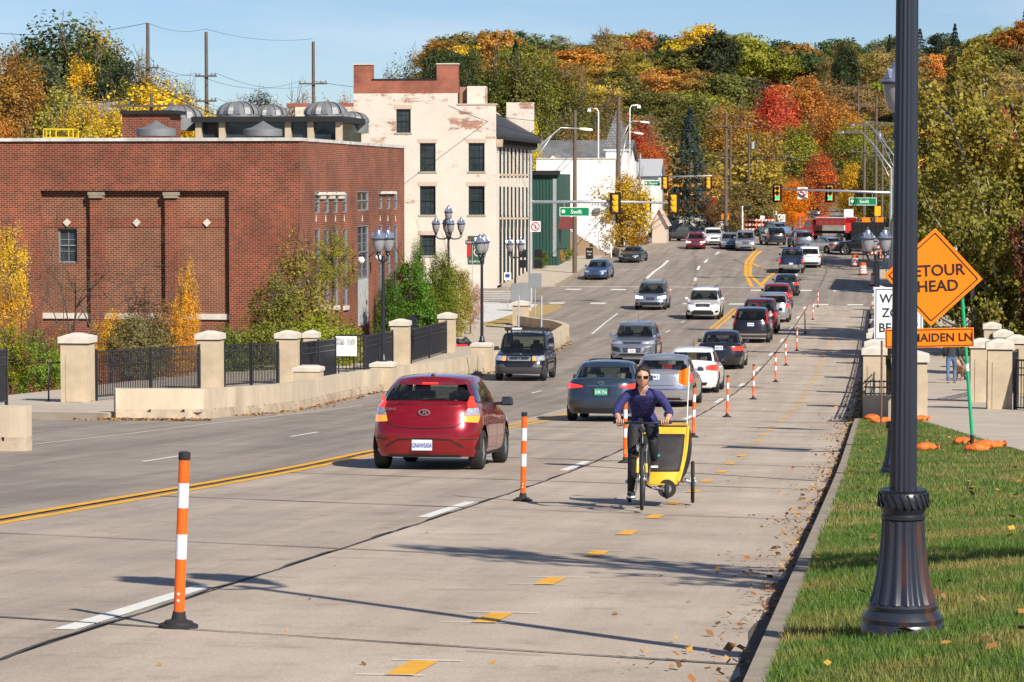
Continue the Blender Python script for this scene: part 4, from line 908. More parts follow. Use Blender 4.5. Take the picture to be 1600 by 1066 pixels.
M['platew'] = mat('plate_white', (.6,.66,.75), .4); M['plateg'] = mat('plate_green', (.05,.28,.2), .4); M['plateb'] = mat('plate_ink', (.02,.05,.25), .5)
def tab(T_, x):
    if x <= T_[0][0]: return T_[0][1]
    for i in range(len(T_)-1):
        if x <= T_[i+1][0]:
            a, b = T_[i], T_[i+1]; t = (x-a[0])/(b[0]-a[0]); return a[1]+(b[1]-a[1])*(t*t*(3-2*t)*.5+t*.5)
    return T_[-1][1]
WHEELS = {}
def wheel(root, x, y, r, wd, style, outer):
    key = (round(r,3), wd, style, outer)
    if key not in WHEELS:
        a = MB().lathe([(r*.62,-wd/2),(r*.9,-wd/2),(r*.985,-wd*.36),(r,-wd*.2),(r,wd*.2),(r*.985,wd*.36),(r*.9,wd/2),(r*.66,wd/2),(r*.63,wd*.3)], (0,0,0), 28, 'x').mesh('tyre', M['rubber'], sm=R(40))
        b = MB(); o = outer*wd*.3
        b.lathe([(r*.64,-wd*.4),(r*.64,wd*.4)], (0,0,0), 28, 'x')
        b.lathe([(r*.56,o),(r*.66,o+outer*.02),(r*.66,o-outer*.03)], (0,0,0), 28, 'x')
        ns = {'5':5,'10':10,'7':7}[style]
        for k in range(ns):
            q = 2*math.pi*k/ns; b.M = Matrix.Rotation(q, 4, 'X'); b.box((o-outer*.01,0,r*.34),(.03,r*(.17 if ns < 8 else .09),r*.56), top=.8)
        b.M = None; b.cyl((o-.02,0,0),(o+outer*.02,0,0),r*.15,None,14); b = fixn(O('tmp', b.mesh('rim', M['rim'], sm=R(30)))); bm_ = b.data; bpy.data.objects.remove(b)
        c = MB().lathe([(0,outer*-.02),(r*.62,outer*-.02)], (0,0,0), 24, 'x').mesh('brake_disc', M['dark'])
        WHEELS[key] = (a, bm_, c)
    a, b, c = WHEELS[key]; w_ = O('wheel', a, root, (x, y, r)); O('rim', b, w_); O('brake_disc', c, w_)
    return w_
def make_car(label, x, y, yaw, spec, group='cars in traffic on the road'):
    g = dict(L=4.4, W=1.78, H=1.47, wb=2.6, wr=.32, zs=.2, p=3.0, q=11, crown=.05,
             top=[(-1,.95),(-.9,1.0),(-.3,.98),(.25,.97),(.5,.9),(.85,.76),(1,.68)], fw=[(0,.93),(.12,.975),(.4,1),(.72,.985),(.9,.95),(1,.88)],
             fr=[(0,.955),(.12,.975),(.42,1),(.55,.99),(.8,.965),(1,.93)], ff=[(0,.955),(.15,.985),(.35,1),(.6,.985),(.85,.95),(1,.9)],
             gb=(-2.0,1.0), gt=(-1.45,.25), wbr=.86, wtr=.7, style='sedan', rim='5', name='sedan', cat='car', paint='silver', detail=2, roofb=.045)
    g.update(spec); L, W, H = g['L'], g['W'], g['H']; zs = g['zs']; hl = L/2; p_, q_ = g['p'], g['q']; pm = PT[g['paint']]
    root = E(g['name'], (x, y, zr(y)+.012), yaw, label, g['cat'], group); wr = g['wr']; ra = wr+.075
    ywf = hl - g.get('fo', .88); ywr = ywf - g['wb']
    # pitch with the road slope
    hx, hy = -math.sin(yaw), math.cos(yaw); dzdy = (zr(y+hy*1.3)-zr(y-hy*1.3))/2.6; root.rotation_euler = (math.atan(dzdy), 0, yaw)
    zt = lambda yy: tab(g['top'], yy/hl)
    def Sf(phi, z):
        sp, cp = math.sin(phi), math.cos(phi); xn = abs(sp)**(2/p_); yn = -math.copysign(abs(cp)**(2/q_), cp); T0 = zt(yn*hl); t = max(0, min(1, (z-zs)/(T0-zs)))
        return Vector((math.copysign(xn, sp)*W/2*tab(g['fw'], t), yn*hl*(tab(g['fr'], t) if yn < 0 else tab(g['ff'], t)), z))
    fr_ = lambda xn: math.copysign(math.asin(min(1, abs(xn)**(p_/2))), xn)
    def fy(yn): a = math.acos(min(1, abs(yn)**(q_/2))); return a if yn < 0 else math.pi-a
    rear = lambda u, z: Sf(fr_(u), z)
    front = lambda u, z: Sf(math.pi-fr_(u), z)
    side = lambda yy, z: Sf(fy(max(-.999, min(.999, yy/hl))), z)
    left = lambda f: (lambda a, b: (lambda v: Vector((-v.x, v.y, v.z)))(f(a, b)))
    ph = {fr_(v) for v in (0,.2,.4,.55,.68,.78,.86,.92)}; ph |= {math.pi-v for v in ph}
    ys = [i/10 for i in range(-9, 10)]
    for c in (ywf, ywr): ys += [(c+ra*math.cos(k*math.pi/10))/hl for k in range(11)] + [(c+ra*s_*1.02)/hl for s_ in (-1,1)]
    ph |= {fy(v) for v in ys if abs(v) < .985}
    ph = sorted(ph); ph = [a for i, a in enumerate(ph) if i == 0 or a-ph[i-1] > 1e-4]
    def zb(yy):
        for c in (ywf, ywr):
            if abs(yy-c) < ra: return max(zs, wr+math.sqrt(ra*ra-(yy-c)**2))
        return zs
    tk = [0,.05,.15,.3,.45,.6,.74,.85,.93,.975,1]
    ring = ph + [-a for a in reversed(ph) if 1e-6 < a < math.pi-1e-6]; N = len(ring); mb = MB()
    for t in tk:
        for a in ring:
            y0 = Sf(a, .6).y; T0 = zt(y0); b0 = zb(y0) if abs(math.sin(a)) > .5 else zs; mb.v.append(Sf(a, b0+t*(T0-b0)))
    for j in range(len(tk)-1):
        for i in range(N): mb.f.append((j*N+i, j*N+(i+1) % N, (j+1)*N+(i+1) % N, (j+1)*N+i))
    # cap
    base = (len(tk)-1)*N; nc = 8; rows = []
    for i, a in enumerate(ph):
        if a < 1e-6 or a > math.pi-1e-6: rows.append([base+i]*(nc+1)); continue
        lft = base + len(ph) + (len(ph)-1-i) - (1 if ph[-1] > math.pi-1e-6 else 0); rt = base+i
        pr_ = mb.v[rt]; row = [lft]
        for k in range(1, nc):
            u = 2*k/nc-1; mb.v.append((pr_[0]*u, pr_[1], pr_[2]+g['crown']*(1-abs(u)**2.6)*min(1, pr_[0]/(W*.3)))); row.append(len(mb.v)-1)
        row.append(rt); rows.append(row)
    for i in range(len(rows)-1):
        for k in range(nc):
            f = [rows[i][k], rows[i][k+1], rows[i+1][k+1], rows[i+1][k]]; f = [v for j, v in enumerate(f) if v not in f[:j]]
            if len(f) > 2: mb.f.append(tuple(f))
    body = fixn(mb.build('body', pm, root, sm=R(48)))
    # underside + wheel wells
    u = MB(); u.box((0,(ywf+ywr)/2,zs+.12),(W*.62,L*.88,.2)); u.box((0,(ywf+ywr)/2,zs+.25),(W*.8,g['wb']-2*ra-.06,.3)); u.build('underbody', M['dark'], root)
    for c in (ywf, ywr):
        for s_ in (-1, 1):
            q = MB(); n = 12; xo = abs(side(c, wr+ra).x)-.012
            for k in range(n+1):
                a = math.pi*k/n; yy, zz = c+(ra+.004)*math.cos(a), wr+(ra+.004)*math.sin(a)
                if zz < zs: zz = zs
                q.v += [(s_*xo, yy, zz), (s_*(xo-.3), yy, zz)]
            for k in range(n): q.f.append((2*k, 2*k+1, 2*k+3, 2*k+2))
            q.build('wheel_arch', g.get('archm', M['dark']), root)
            wheel(root, s_*(W/2-.115), c, wr, .21, g['rim'], s_)
    # greenhouse
    yb0, yb1 = g['gb']; yt0, yt1 = g['gt']; wb_, wt_ = W/2*g['wbr'], W/2*g['wtr']; gp_, gq_ = 4.0, g.get('gq', 7.0); br_, bf_ = g.get('bulge', (-.05, .07))
    def gy(h): s_ = math.sin(math.pi*h); return yb0+(yt0-yb0)*h+br_*s_, yb1+(yt1-yb1)*h+bf_*s_
    def shrink(h): return 1-.055*max(0, (h-.86)/.14)**2
    def zroof(yy): t = (yy-yt0)/(yt1-yt0); return H-.02-(.06*max(0, 1-t*1.6)**2 + .05*max(0, (t-.55)/.45)**2)*g.get('rc', 1)
    def Gf(phi, h):
        a0, a1 = gy(h); c, l2 = (a0+a1)/2, (a1-a0)/2; sp, cp = math.sin(phi), math.cos(phi); xn = math.copysign(abs(sp)**(2/gp_), sp); yn = -math.copysign(abs(cp)**(2/gq_), cp)
        w2 = (wb_+(wt_-wb_)*h+.025*math.sin(math.pi*h)); k = shrink(h); yy = c+yn*l2*(1-(1-k)*.6); z0 = zt(yy)-.03
        return Vector((xn*w2*k, yy, z0+(zroof(yy)-z0)*h))
    gfx = lambda u: math.copysign(math.asin(min(1, abs(u)**(gp_/2))), u)
    grear = lambda u, h: Gf(gfx(u), h); gfront = lambda u, h: Gf(math.pi-gfx(u), h)
    def gside(yy, h):
        a0, a1 = gy(h); yn = (yy-(a0+a1)/2)/((a1-a0)/2); yn = max(-.998, min(.998, yn)); a = math.acos(abs(yn)**(gq_/2)); return Gf(a if yn < 0 else math.pi-a, h)
    gph = sorted({gfx(v) for v in (0,.3,.55,.75,.88,.95)} | {math.pi-gfx(v) for v in (0,.3,.55,.75,.88,.95)} | {(math.acos(abs(v)**(gq_/2)) if v < 0 else math.pi-math.acos(abs(v)**(gq_/2))) for v in (-.9,-.75,-.5,-.25,0.001,.25,.5,.75,.9)})
    hs = [0,.12,.3,.5,.7,.84,.91,.96,1]; ring = gph+[-a for a in reversed(gph) if 1e-6 < a < math.pi-1e-6]; N = len(ring); mb = MB()
    for h in hs: mb.v += [Gf(a, h) for a in ring]
    for j in range(len(hs)-1):
        for i in range(N): mb.f.append((j*N+i, j*N+(i+1) % N, (j+1)*N+(i+1) % N, (j+1)*N+i))
    RW = g.get('rg', (.9,))[0]
    def isglass(f):
        ps = [Vector(mb.v[i]) for i in f]; cc = sum(ps, Vector())/len(ps); j = min(i//N for i in f); 
        if not (1 <= j < 5): return False
        ks = [i % N for i in f]; ap = [abs(ring[k]) for k in ks]; lim = gfx(.885); return max(ap) < lim or min(ap) > math.pi-lim
    mb.f = [f for f in mb.f if not isglass(f)]
    base = (len(hs)-1)*N; rows = []
    for i, a in enumerate(gph):
        if a < 1e-6 or a > math.pi-1e-6: rows.append([base+i]*(nc+1)); continue
        lft = base+len(gph)+(len(gph)-1-i)-1; rt = base+i; pr_ = mb.v[rt]; row = [lft]
        for k in range(1, nc): u = 2*k/nc-1; mb.v.append((pr_[0]*u, pr_[1], pr_[2]+g['roofb']*(1-abs(u)**2.4)*min(1, pr_[0]/(W*.2)))); row.append(len(mb.v)-1)
        row.append(rt); rows.append(row)
    for i in range(len(rows)-1):
        for k in range(nc):
            f = [rows[i][k], rows[i][k+1], rows[i+1][k+1], rows[i+1][k]]; f = [v for j, v in enumerate(f) if v not in f[:j]]
            if len(f) > 2: mb.f.append(tuple(f))
    fixn(mb.build('roof', PT[g['roofp']] if 'roofp' in g else pm, root, sm=R(50)))
    # patches
    def patch(name, m, sf, cor, off=.004, k=.0, nu=6, nv=4, par=None, th=.012, sm=True):
        def f(u, v):
            a, b = 2*u-1, 2*v-1
            if k: a, b = a*math.sqrt(1-k*b*b/2), b*math.sqrt(1-k*a*a/2)
            u, v = (a+1)/2, (b+1)/2
            q = [cor[0][i]*(1-u)*(1-v)+cor[1][i]*u*(1-v)+cor[2][i]*u*v+cor[3][i]*(1-u)*v for i in (0,1)]
            e = .004; P0 = sf(*q); d1 = sf(q[0]+e, q[1])-P0; d2 = sf(q[0], q[1]+e)-P0; n_ = d1.cross(d2)
            if n_.length < 1e-9: n_ = Vector((0,0,1))
            n_.normalize()
            cen = Vector((0, P0.y*.8, .75)); 
            if n_.dot(P0-cen) < 0: n_ = -n_
            return P0, n_
        pts = [[f(i/nu, j/nv) for i in range(nu+1)] for j in range(nv+1)]; q = MB()
        for r_ in pts:
            for P0, n_ in r_: q.v.append(P0+n_*off)
        for j in range(nv):
            for i in range(nu): q.f.append((j*(nu+1)+i, j*(nu+1)+i+1, (j+1)*(nu+1)+i+1, (j+1)*(nu+1)+i))
        bd = [(0,i) for i in range(nu)]+[(j,nu) for j in range(nv)]+[(nv,i) for i in range(nu,0,-1)]+[(j,0) for j in range(nv,0,-1)]; n0 = len(q.v)
        for j, i in bd: P0, n_ = pts[j][i]; q.v.append(P0+n_*(off-th))
        for t in range(len(bd)):
            a, b = bd[t], bd[(t+1) % len(bd)]; q.f.append((a[0]*(nu+1)+a[1], n0+t, n0+(t+1) % len(bd), b[0]*(nu+1)+b[1]))
        return fixn(q.build(name, m, par or root, sm=R(45) if sm else False))
    def both(name, m, sf, cor, **kw):
        patch(name, m, sf, cor, **kw); patch(name, m, left(sf), cor, **kw)
    def ribbon(name, m, sf, pts, wd=.012, off=.003):
        q = MB(); P = []
        for i in range(len(pts)-1):
            for k in range(5): P.append([pts[i][j]+(pts[i+1][j]-pts[i][j])*k/5 for j in (0,1)])
        P.append(list(pts[-1])); V = []
        for c in P:
            e = .004; P0 = sf(*c); n_ = (sf(c[0]+e,c[1])-P0).cross(sf(c[0],c[1]+e)-P0); n_.normalize()
            if n_.dot(P0-Vector((0,P0.y*.8,.75))) < 0: n_ = -n_
            V.append((P0, n_))
        for i, (P0, n_) in enumerate(V):
            t = (V[min(i+1,len(V)-1)][0]-V[max(0,i-1)][0]); s_ = t.cross(n_); s_.normalize(); q.v += [P0+s_*wd/2+n_*off, P0-s_*wd/2+n_*off]
            if i: q.f.append((2*i-2, 2*i-1, 2*i+1, 2*i))
        return q.build(name, m, root)
    bz_ = zt(0)
    # glass
    rg = g.get('rg', (.9, .86, .16, .86)); patch('rear_window', M['cglass'], grear, [(-rg[0],rg[2]),(rg[0],rg[2]),(rg[1],rg[3]),(-rg[1],rg[3])], off=.005, k=g.get('rk', .25), nu=14, nv=6)
    wg = g.get('wg', (.9, .86, .05, .88)); patch('windscreen', M['cglass'], gfront, [(-wg[0],wg[2]),(wg[0],wg[2]),(wg[1],wg[3]),(-wg[1],wg[3])], off=.005, k=.1, nu=14, nv=6)
    sw_ = g.get('sidewin', None)
    if sw_ is None:
        a0, a1 = gy(.14); b0, b1 = gy(.84); m_ = a0*.42+a1*.58; e0 = .34; sw_ = [(a0+e0, m_-.05, m_-.05, b0+e0*.55), (m_+.05, a1-.22, b1-.12, m_+.05)]
    lo, hi = g.get('swh', (.15, .83))
    for c in sw_: both('side_window', M['glass'], gside, [(c[0],lo),(c[1],lo),(c[2],hi),(c[3],hi)], off=.004, k=.05, nu=8, nv=4)
    if g['detail'] > 1:
        a0, a1 = gy(.1); both('window_trim', g.get('trimm', M['seam']), gside, [(a0+.3,.1),(a1-.15,.1),(a1-.16,.13),(a0+.32,.13)], off=.006, nu=10, nv=1)
        for yy in (ywr+.42, (ywf+ywr)/2+.12, ywf-.42):
            for f in (side, left(side)): ribbon('panel_gap', M['seam'], f, [(yy, zs+.08), (yy, zt(yy)-.05)], .012)
        for yy in (ywr+.6, (ywf+ywr)/2+.28): both('door_handle', pm, side, [(yy,zt(yy)-.17),(yy+.17,zt(yy)-.17),(yy+.17,zt(yy)-.14),(yy,zt(yy)-.14)], off=.03, nu=3, nv=1, th=.03)
        both('sill_trim', g.get('sillm', M['seam']), side, [(ywr+ra+.06,zs),(ywf-ra-.06,zs),(ywf-ra-.06,zs+g.get('sillh',.05)),(ywr+ra+.06,zs+g.get('sillh',.05))], off=.005, nu=4, nv=1)
    # cabin seen through the glass
    cb = MB(); zc0 = zt(0)-.02; cb.box((0,(yb0+yb1)/2,zc0+.03),(W*.74,(yb1-yb0)*.82,.06)); cb.build('cabin_floor', M['dark'], root)
    st_ = MB(); yf = lerp(yb0,yb1,.62); yr = lerp(yb0,yb1,.3)
    for s_ in (-1,1):
        st_.box((s_*W*.2,yf,zc0+.1),(W*.26,.12,.24),0,.85); st_.box((s_*W*.2,yf-.02,zc0+.3),(.25,.1,.15),0,.8); st_.box((s_*W*.2,yr,zc0+.14),(.24,.1,.15),0,.8)
    st_.box((0,yr,zc0+.03),(W*.7,.14,.14)); st_.build('seats', M['seat'] if g.get('paleseat') else M['gtrim'], root)
    # mirrors
    ym = gy(.12)[1]-g.get('mo', .38)
    for s_ in (-1, 1):
        q = MB(); zc = zt(ym)+.09; X0 = wb_+.02; q.box((s_*(X0+.12),ym+.03,zc-.02),(.2,.11,.14),0,.8); q.box((s_*(X0+.0),ym+.02,zc-.06),(.16,.06,.05))
        o = q.build('wing_mirror', g.get('mirm', pm), root); b = o.modifiers.new('b', 'BEVEL'); b.width = .035; b.segments = 3
        gq = MB(); gq.box((s_*(X0+.12),ym-.03,zc-.02),(.15,.01,.09)); gq.build('mirror_glass', M['glass'], o)
    # rear
    for part_, m_, sf, cor, kw in g.get('feat', []):
        f = {'rear': rear, 'front': front, 'side': side, 'S': Sf, 'grear': grear, 'gfront': gfront, 'gside': gside, 'G': Gf}[sf.replace('2','')]
        mm = M[m_] if m_ in M else (pm if m_ == 'body' else PT[m_])
        if kw.get('line'): 
            ribbon(part_, mm, f, cor, kw['line']); 
            if sf.endswith('2'): ribbon(part_, mm, left(f), cor, kw['line'])
        elif sf.endswith('2'): both(part_, mm, f, cor, **kw)
        else: patch(part_, mm, f, cor, **kw)
    if 'plate' in g:
        fr0, tx, bgm, inkm, z0 = g['plate']; P0 = (rear if fr0 == 'rear' else front)(0, z0); sgn = -1 if fr0 == 'rear' else 1
        pl = MB().box((0,0,0),(.31,.012,.16)).build('number_plate', M[bgm], root, loc=(g.get('platex',0),P0.y+sgn*.022,z0)); 
        t = txt(tx, .105, M[inkm], pl, (0,sgn*.009,-.008), rot=(R(90),0,0 if sgn < 0 else R(180)), sx=.72 if len(tx) < 8 else .54, bold=.006)
    if 'third' in g: u_, h_ = g['third']; patch('high_brake_light', M['tailon'], grear, [(-u_,h_),(u_,h_),(u_,h_+.045),(-u_,h_+.045)], off=.008, nu=3, nv=1)
    g['_f'] = dict(root=root, rear=rear, front=front, side=side, Gf=Gf, zt=zt, gy=gy, zroof=zroof, patch=patch, grear=grear)
    return root, g
def F(*a, **k): return (*a, k)
def sedan_rear(on='tailon', z=(.68,.86), x=(.62,.99)):
    return [F('tail_light', on, 'rear2', [(x[0],z[0]+.03),(x[1],z[0]),(x[1],z[1]),(x[0]+.04,z[1]-.02)], nu=6, nv=3, k=.1, off=.01),
            F('tail_light', on, 'S2', [(R(64),z[0]+.02),(R(73),z[0]+.06),(R(72),z[1]-.02),(R(63),z[1])], nu=5, nv=3, off=.008),
            F('panel_gap', 'seam', 'rear', [(-.6,.9),(-.56,.6),(.56,.6),(.6,.9)], line=.012),
            F('bumper_insert', 'blackm', 'rear', [(-.6,.26),(.6,.26),(.64,.36),(-.64,.36)], off=.004, nu=10, nv=2),
            F('boot_garnish', 'chrome', 'rear', [(-.3,.79),(.3,.79),(.3,.805),(-.3,.805)], off=.008, nu=6, nv=1)]
def suv_rear(on='tailon', z=(.78,1.08), clad='gtrim'):
    return [F('tail_light', on, 'rear2', [(.76,z[0]),(.99,z[0]),(.99,z[1]),(.86,z[1])], nu=5, nv=4, off=.01, k=.1), F('tail_light', on, 'S2', [(R(60),z[0]),(R(70),z[0]+.06),(R(68),z[1]),(R(60),z[1])], nu=4, nv=3, off=.008),
            F('bumper_cladding', clad, 'rear', [(-.93,.3),(.93,.3),(.9,.5),(-.9,.5)], off=.006, nu=14, nv=3),
            F('panel_gap', 'seam', 'rear', [(-.78,1.0),(-.76,.62),(.76,.62),(.78,1.0)], line=.014), F('garnish', 'chrome', 'rear', [(-.32,.92),(.32,.92),(.32,.95),(-.32,.95)], off=.012, nu=6, nv=1)]
def front_face(z=(.58,.74), grille=(.35,.5,.68), low=(.28,.42), on='clear', bar='chrome', gw=.42, inner=.46):
    f = [F('headlight', on, 'front2', [(inner,z[0]+.03),(.97,z[0]+.02),(.99,z[1]),(inner+.06,z[1]-.05)], nu=6, nv=3, k=.15, off=.012),
         F('headlight', on, 'S2', [(R(116),z[0]+.04),(R(108),z[0]+.09),(R(108),z[1]+.02),(R(116),z[1])], nu=4, nv=2, off=.006),
         F('grille', 'blackm', 'front', [(-gw*.9,grille[1]),(gw*.9,grille[1]),(gw,grille[2]),(-gw,grille[2])], nu=8, nv=3, off=.008, k=.12),
         F('lower_grille', 'blackm', 'front', [(-.6,low[0]),(.6,low[0]),(.52,low[1]),(-.52,low[1])], nu=8, nv=3, off=.008, k=.1),
         F('fog_lamp', 'blackm', 'front2', [(.7,low[0]+.04),(.9,low[0]+.06),(.9,low[1]),(.72,low[1]-.03)], nu=3, nv=2, off=.008, k=.4),
         F('emblem', 'chrome', 'front', [(-.06,(grille[1]+grille[2])/2-.035),(.06,(grille[1]+grille[2])/2-.035),(.06,(grille[1]+grille[2])/2+.035),(-.06,(grille[1]+grille[2])/2+.035)], nu=5, nv=5, off=.02, k=.9, th=.02),
         F('panel_gap', 'seam', 'front', [(-.8,z[1]+.01),(0,grille[2]+.03),(.8,z[1]+.01)], line=.01)]
    for k in range(2): zz = grille[1]+(grille[2]-grille[1])*(k+1)/3; f.append(F('grille_bar', bar, 'front', [(-gw*.88,zz-.008),(gw*.88,zz-.008),(gw*.88,zz+.008),(-gw*.88,zz+.008)], nu=8, nv=1, off=.014))
    return f
# ---- top profiles
SED = dict(style='sedan', name='sedan', L=4.7, W=1.82, H=1.45, wb=2.75, top=[(-1,.97),(-.93,1.02),(-.55,1.0),(-.2,.96),(.3,.95),(.5,.9),(.85,.78),(1,.7)], gb=(-1.72,1.12), gt=(-.95,.28), fo=.93, gq=6,
           fr=[(0,.95),(.1,.97),(.38,1),(.5,.99),(.78,.975),(.95,.965),(1,.945)])
SUVT = dict(style='suv', name='suv_car', L=4.6, W=1.86, H=1.68, wb=2.65, wr=.36, zs=.27, top=[(-1,1.02),(-.9,1.08),(0,1.08),(.35,1.08),(.5,1.03),(.85,.93),(1,.84)], gb=(-2.12,1.05), gt=(-1.8,.25), fo=.9, gq=9, wbr=.9, wtr=.76, bulge=(-.03,.06), mo=.42, sillm=M['gtrim'], sillh=.12, q=13,
            fr=[(0,.95),(.1,.965),(.34,1),(.45,.985),(.8,.965),(1,.945)], fw=[(0,.95),(.12,.98),(.4,1),(.75,.985),(.92,.96),(1,.92)], roofb=.04)
SUVT['sidewin'] = [(-1.72,-1.2,-1.2,-1.58),(-1.1,-.22,-.22,-1.1),(-.12,.72,.3,-.12)]
def V(base, **k): d = dict(base); d.update(k); return d
# red hatchback
hb = V(SED, name='hatchback', L=4.12, W=1.70, H=1.45, wb=2.57, wr=.31, zs=.21, paint='red', rim='10', top=[(-1,1.0),(-.9,1.04),(-.3,1.0),(.2,.97),(.45,.93),(.85,.78),(1,.68)], gb=(-1.9,1.15), gt=(-1.33,.3), fo=.85, gq=5.5, wbr=.91, wtr=.69, rg=(.93,.87,.2,.78), rk=.45, bulge=(-.09,.07), p=3.2,
       sidewin=[(-1.5,-1.22,-1.1,-1.3),(-1.12,-.3,-.3,-.98),(-.22,.8,.3,-.22)], swh=(.13,.8), mirm=M['black'], platex=-.02,
       fr=[(0,.945),(.08,.965),(.25,.985),(.42,1.0),(.52,.995),(.6,.972),(.8,.95),(1,.92)],
       feat=[F('tail_light', 'tailon', 'S2', [(R(44),.95),(R(68),.96),(R(64),1.13),(R(55),1.13)], nu=6, nv=4, off=.012, k=.1),
             F('reversing_light', 'clear', 'S2', [(R(36),.84),(R(70),.84),(R(68.5),.955),(R(44),.945)], nu=6, nv=3, off=.012),
             F('turn_light', 'amber', 'S2', [(R(33),.745),(R(64),.73),(R(70),.835),(R(36),.835)], nu=6, nv=3, off=.012, k=.15),
             F('panel_gap', 'seam', 'rear', [(-.8,.95),(-.7,.74),(-.55,.665),(0,.645),(.55,.665),(.7,.74),(.8,.95)], line=.014),
             F('tailgate_crease', 'seam', 'rear', [(-.78,.99),(0,1.0),(.78,.99)], line=.006),  # crease drawn as a dark ribbon, its shade put into the colour
             F('bumper_crease', 'seam', 'rear', [(-.72,.36),(-.48,.47),(0,.49),(.48,.47),(.72,.36)], line=.022),  # no fold in the mesh, bumper crease shade painted as a dark line
             F('bumper_recess', 'red', 'rear', [(-.66,.27),(.66,.27),(.44,.455),(-.44,.455)], off=.002, nu=10, nv=3, k=.05),
             F('reflector_slot', 'seam', 'rear2', [(.66,.475),(.93,.48),(.93,.492),(.66,.487)], nu=4, nv=1, off=.004),
             F('lower_lip', 'blackm', 'rear', [(-.7,.2),(.7,.2),(.7,.245),(-.7,.245)], off=.004, nu=10, nv=1),
             F('high_brake_light', 'tailon', 'grear', [(-.2,.87),(.2,.87),(.2,.90),(-.2,.90)], off=.012, nu=4, nv=1),
             F('rear_wiper', 'blackm', 'grear', [(-.05,.22),(.45,.26),(.45,.285),(-.05,.25)], off=.02, nu=4, nv=1),
             F('wiper_boss', 'blackm', 'grear', [(-.06,.19),(.04,.19),(.04,.27),(-.06,.27)], off=.02, nu=3, nv=3, k=.5)]+front_face())
rt, G1 = make_car('shiny red hatchback with lit orange tail lights driving away', -6.27, 44.1, 0, V(hb, plate=('rear','GNAWSAS4','platew','plateb',.39)))
def emblem(root, g, z, letter='H', sc_=1.0):
    P0 = g['_f']['rear'](0, z); e = MB().lathe([(.062,.0),(.078,.0),(.078,.015),(.062,.015)], (0,0,0), 24, 'y'); e.v = [(v[0]*sc_*1.15, v[1], v[2]*.62*sc_) for v in e.v]
    o = fixn(e.build('badge', M['chrome'], root, loc=(0, P0.y-.035, z))); MB().box((0,.02,0),(.03,.04,.03)).build('badge_seat', M['seam'], o)
    t = txt(letter, .085*sc_, M['chrome'], o, (0,.0,0), bold=.02, shear=.3, ext=.008)
emblem(rt, G1, .885)
P0 = G1['_f']['rear'](-.62, .935); t = txt('ACCENT', .05, M['chrome'], rt, (-.57, P0.y-.02, .93), rot=(R(90),0,R(-9)), sx=1.35)
MB().lathe([(0,0),(.035,0),(.03,.035),(0,.05)], (0,-1.15,1.42), 12).build('aerial', M['blackm'], rt, sm=True)
def aerial(root, y, z, h=.0, x=0): MB().box((x,y,z+.03),(.03,.12,.06),0,.4).build('aerial', M['blackm'], root) if not h else MB().cyl((x,y,z-.02),(x,y-.08,z+h),.006,None,5).build('aerial', M['blackm'], root)
# teal sedan
def car_at(px, py, back=True, L=4.6): p = gr(px, py); return p.x, p.y + (L/2-.25 if True else 0)
x_, y_ = car_at(940, 660); s1 = V(SED, paleseat=1, L=4.62, W=1.78, paint='teal', third=(.12,.06), rg=(.86,.8,.12,.86), plate=('rear','SXK 716','plateg','whitep',.72),
    feat=[F('tail_light', 'tailon', 'rear2', [(.5,.83),(.98,.78),(.99,.93),(.56,.87)], nu=6, nv=3, off=.01), F('tail_light', 'tailon', 'S2', [(R(62),.79),(R(74),.86),(R(72),.95),(R(62),.93)], nu=5, nv=3, off=.008),
          F('panel_gap', 'seam', 'rear', [(-.6,.98),(-.52,.62),(.52,.62),(.6,.98)], line=.012), F('plate_recess', 'seam', 'rear', [(-.24,.63),(.24,.63),(.27,.82),(-.27,.82)], nu=4, nv=2, off=.002), F('garnish', 'chrome', 'rear', [(-.4,.855),(.4,.855),(.42,.868),(-.42,.868)], nu=6, nv=1, off=.008),
          F('bumper_insert', 'blackm', 'rear', [(-.8,.22),(.8,.22),(.72,.34),(-.72,.34)], off=.005, nu=10, nv=2)]+front_face())
rt, G2 = make_car('dark teal sedan with green licence plate, left of the cyclist', x_, y_, 0, s1); emblem(rt, G2, .93, 'T', .8)
x_, y_ = car_at(1033, 637); s2 = V(SED, L=4.84, W=1.83, paint='silver', third=(.16,.03), plate=('rear','4LBM 5','amber' if 0 else 'platew','plateb',.86), platex=-.18, rim='7',
    feat=[F('tail_light', 'tailon', 'rear2', [(.68,.73),(.99,.7),(.96,.98),(.8,.98)], nu=5, nv=4, off=.012), F('tail_light', 'tailon', 'S2', [(R(62),.73),(R(74),.78),(R(68),.98),(R(62),.98)], nu=5, nv=3, off=.008), F('panel_gap', 'seam', 'rear', [(-.66,1.0),(-.6,.62),(.6,.62),(.66,1.0)], line=.012),
          F('chrome_strip', 'chrome', 'rear', [(-.8,.5),(.8,.5),(.8,.53),(-.8,.53)], nu=12, nv=1, off=.006), F('lower_lip', 'blackm', 'rear', [(-.7,.2),(.7,.2),(.7,.27),(-.7,.27)], nu=10, nv=1, off=.005), F('tailpipe', 'chrome', 'rear2', [(.6,.25),(.78,.25),(.78,.33),(.6,.33)], nu=4, nv=4, off=.03, k=.9, th=.03)]+front_face())
make_car('silver sedan directly behind the cyclist with lit tail lights', x_, y_, 0, s2)
x_, y_ = car_at(1066, 615); rt, _ = make_car('white sedan to the right of the silver sedan, partly behind the cyclist', x_+.25, y_, 0, V(SED, L=4.6, W=1.8, paint='white', paleseat=1, rim='10', mirm=M['black'], feat=sedan_rear(x=(.58,.99), z=(.72,.93))+front_face())); aerial(rt, -.6, 1.44, .3)
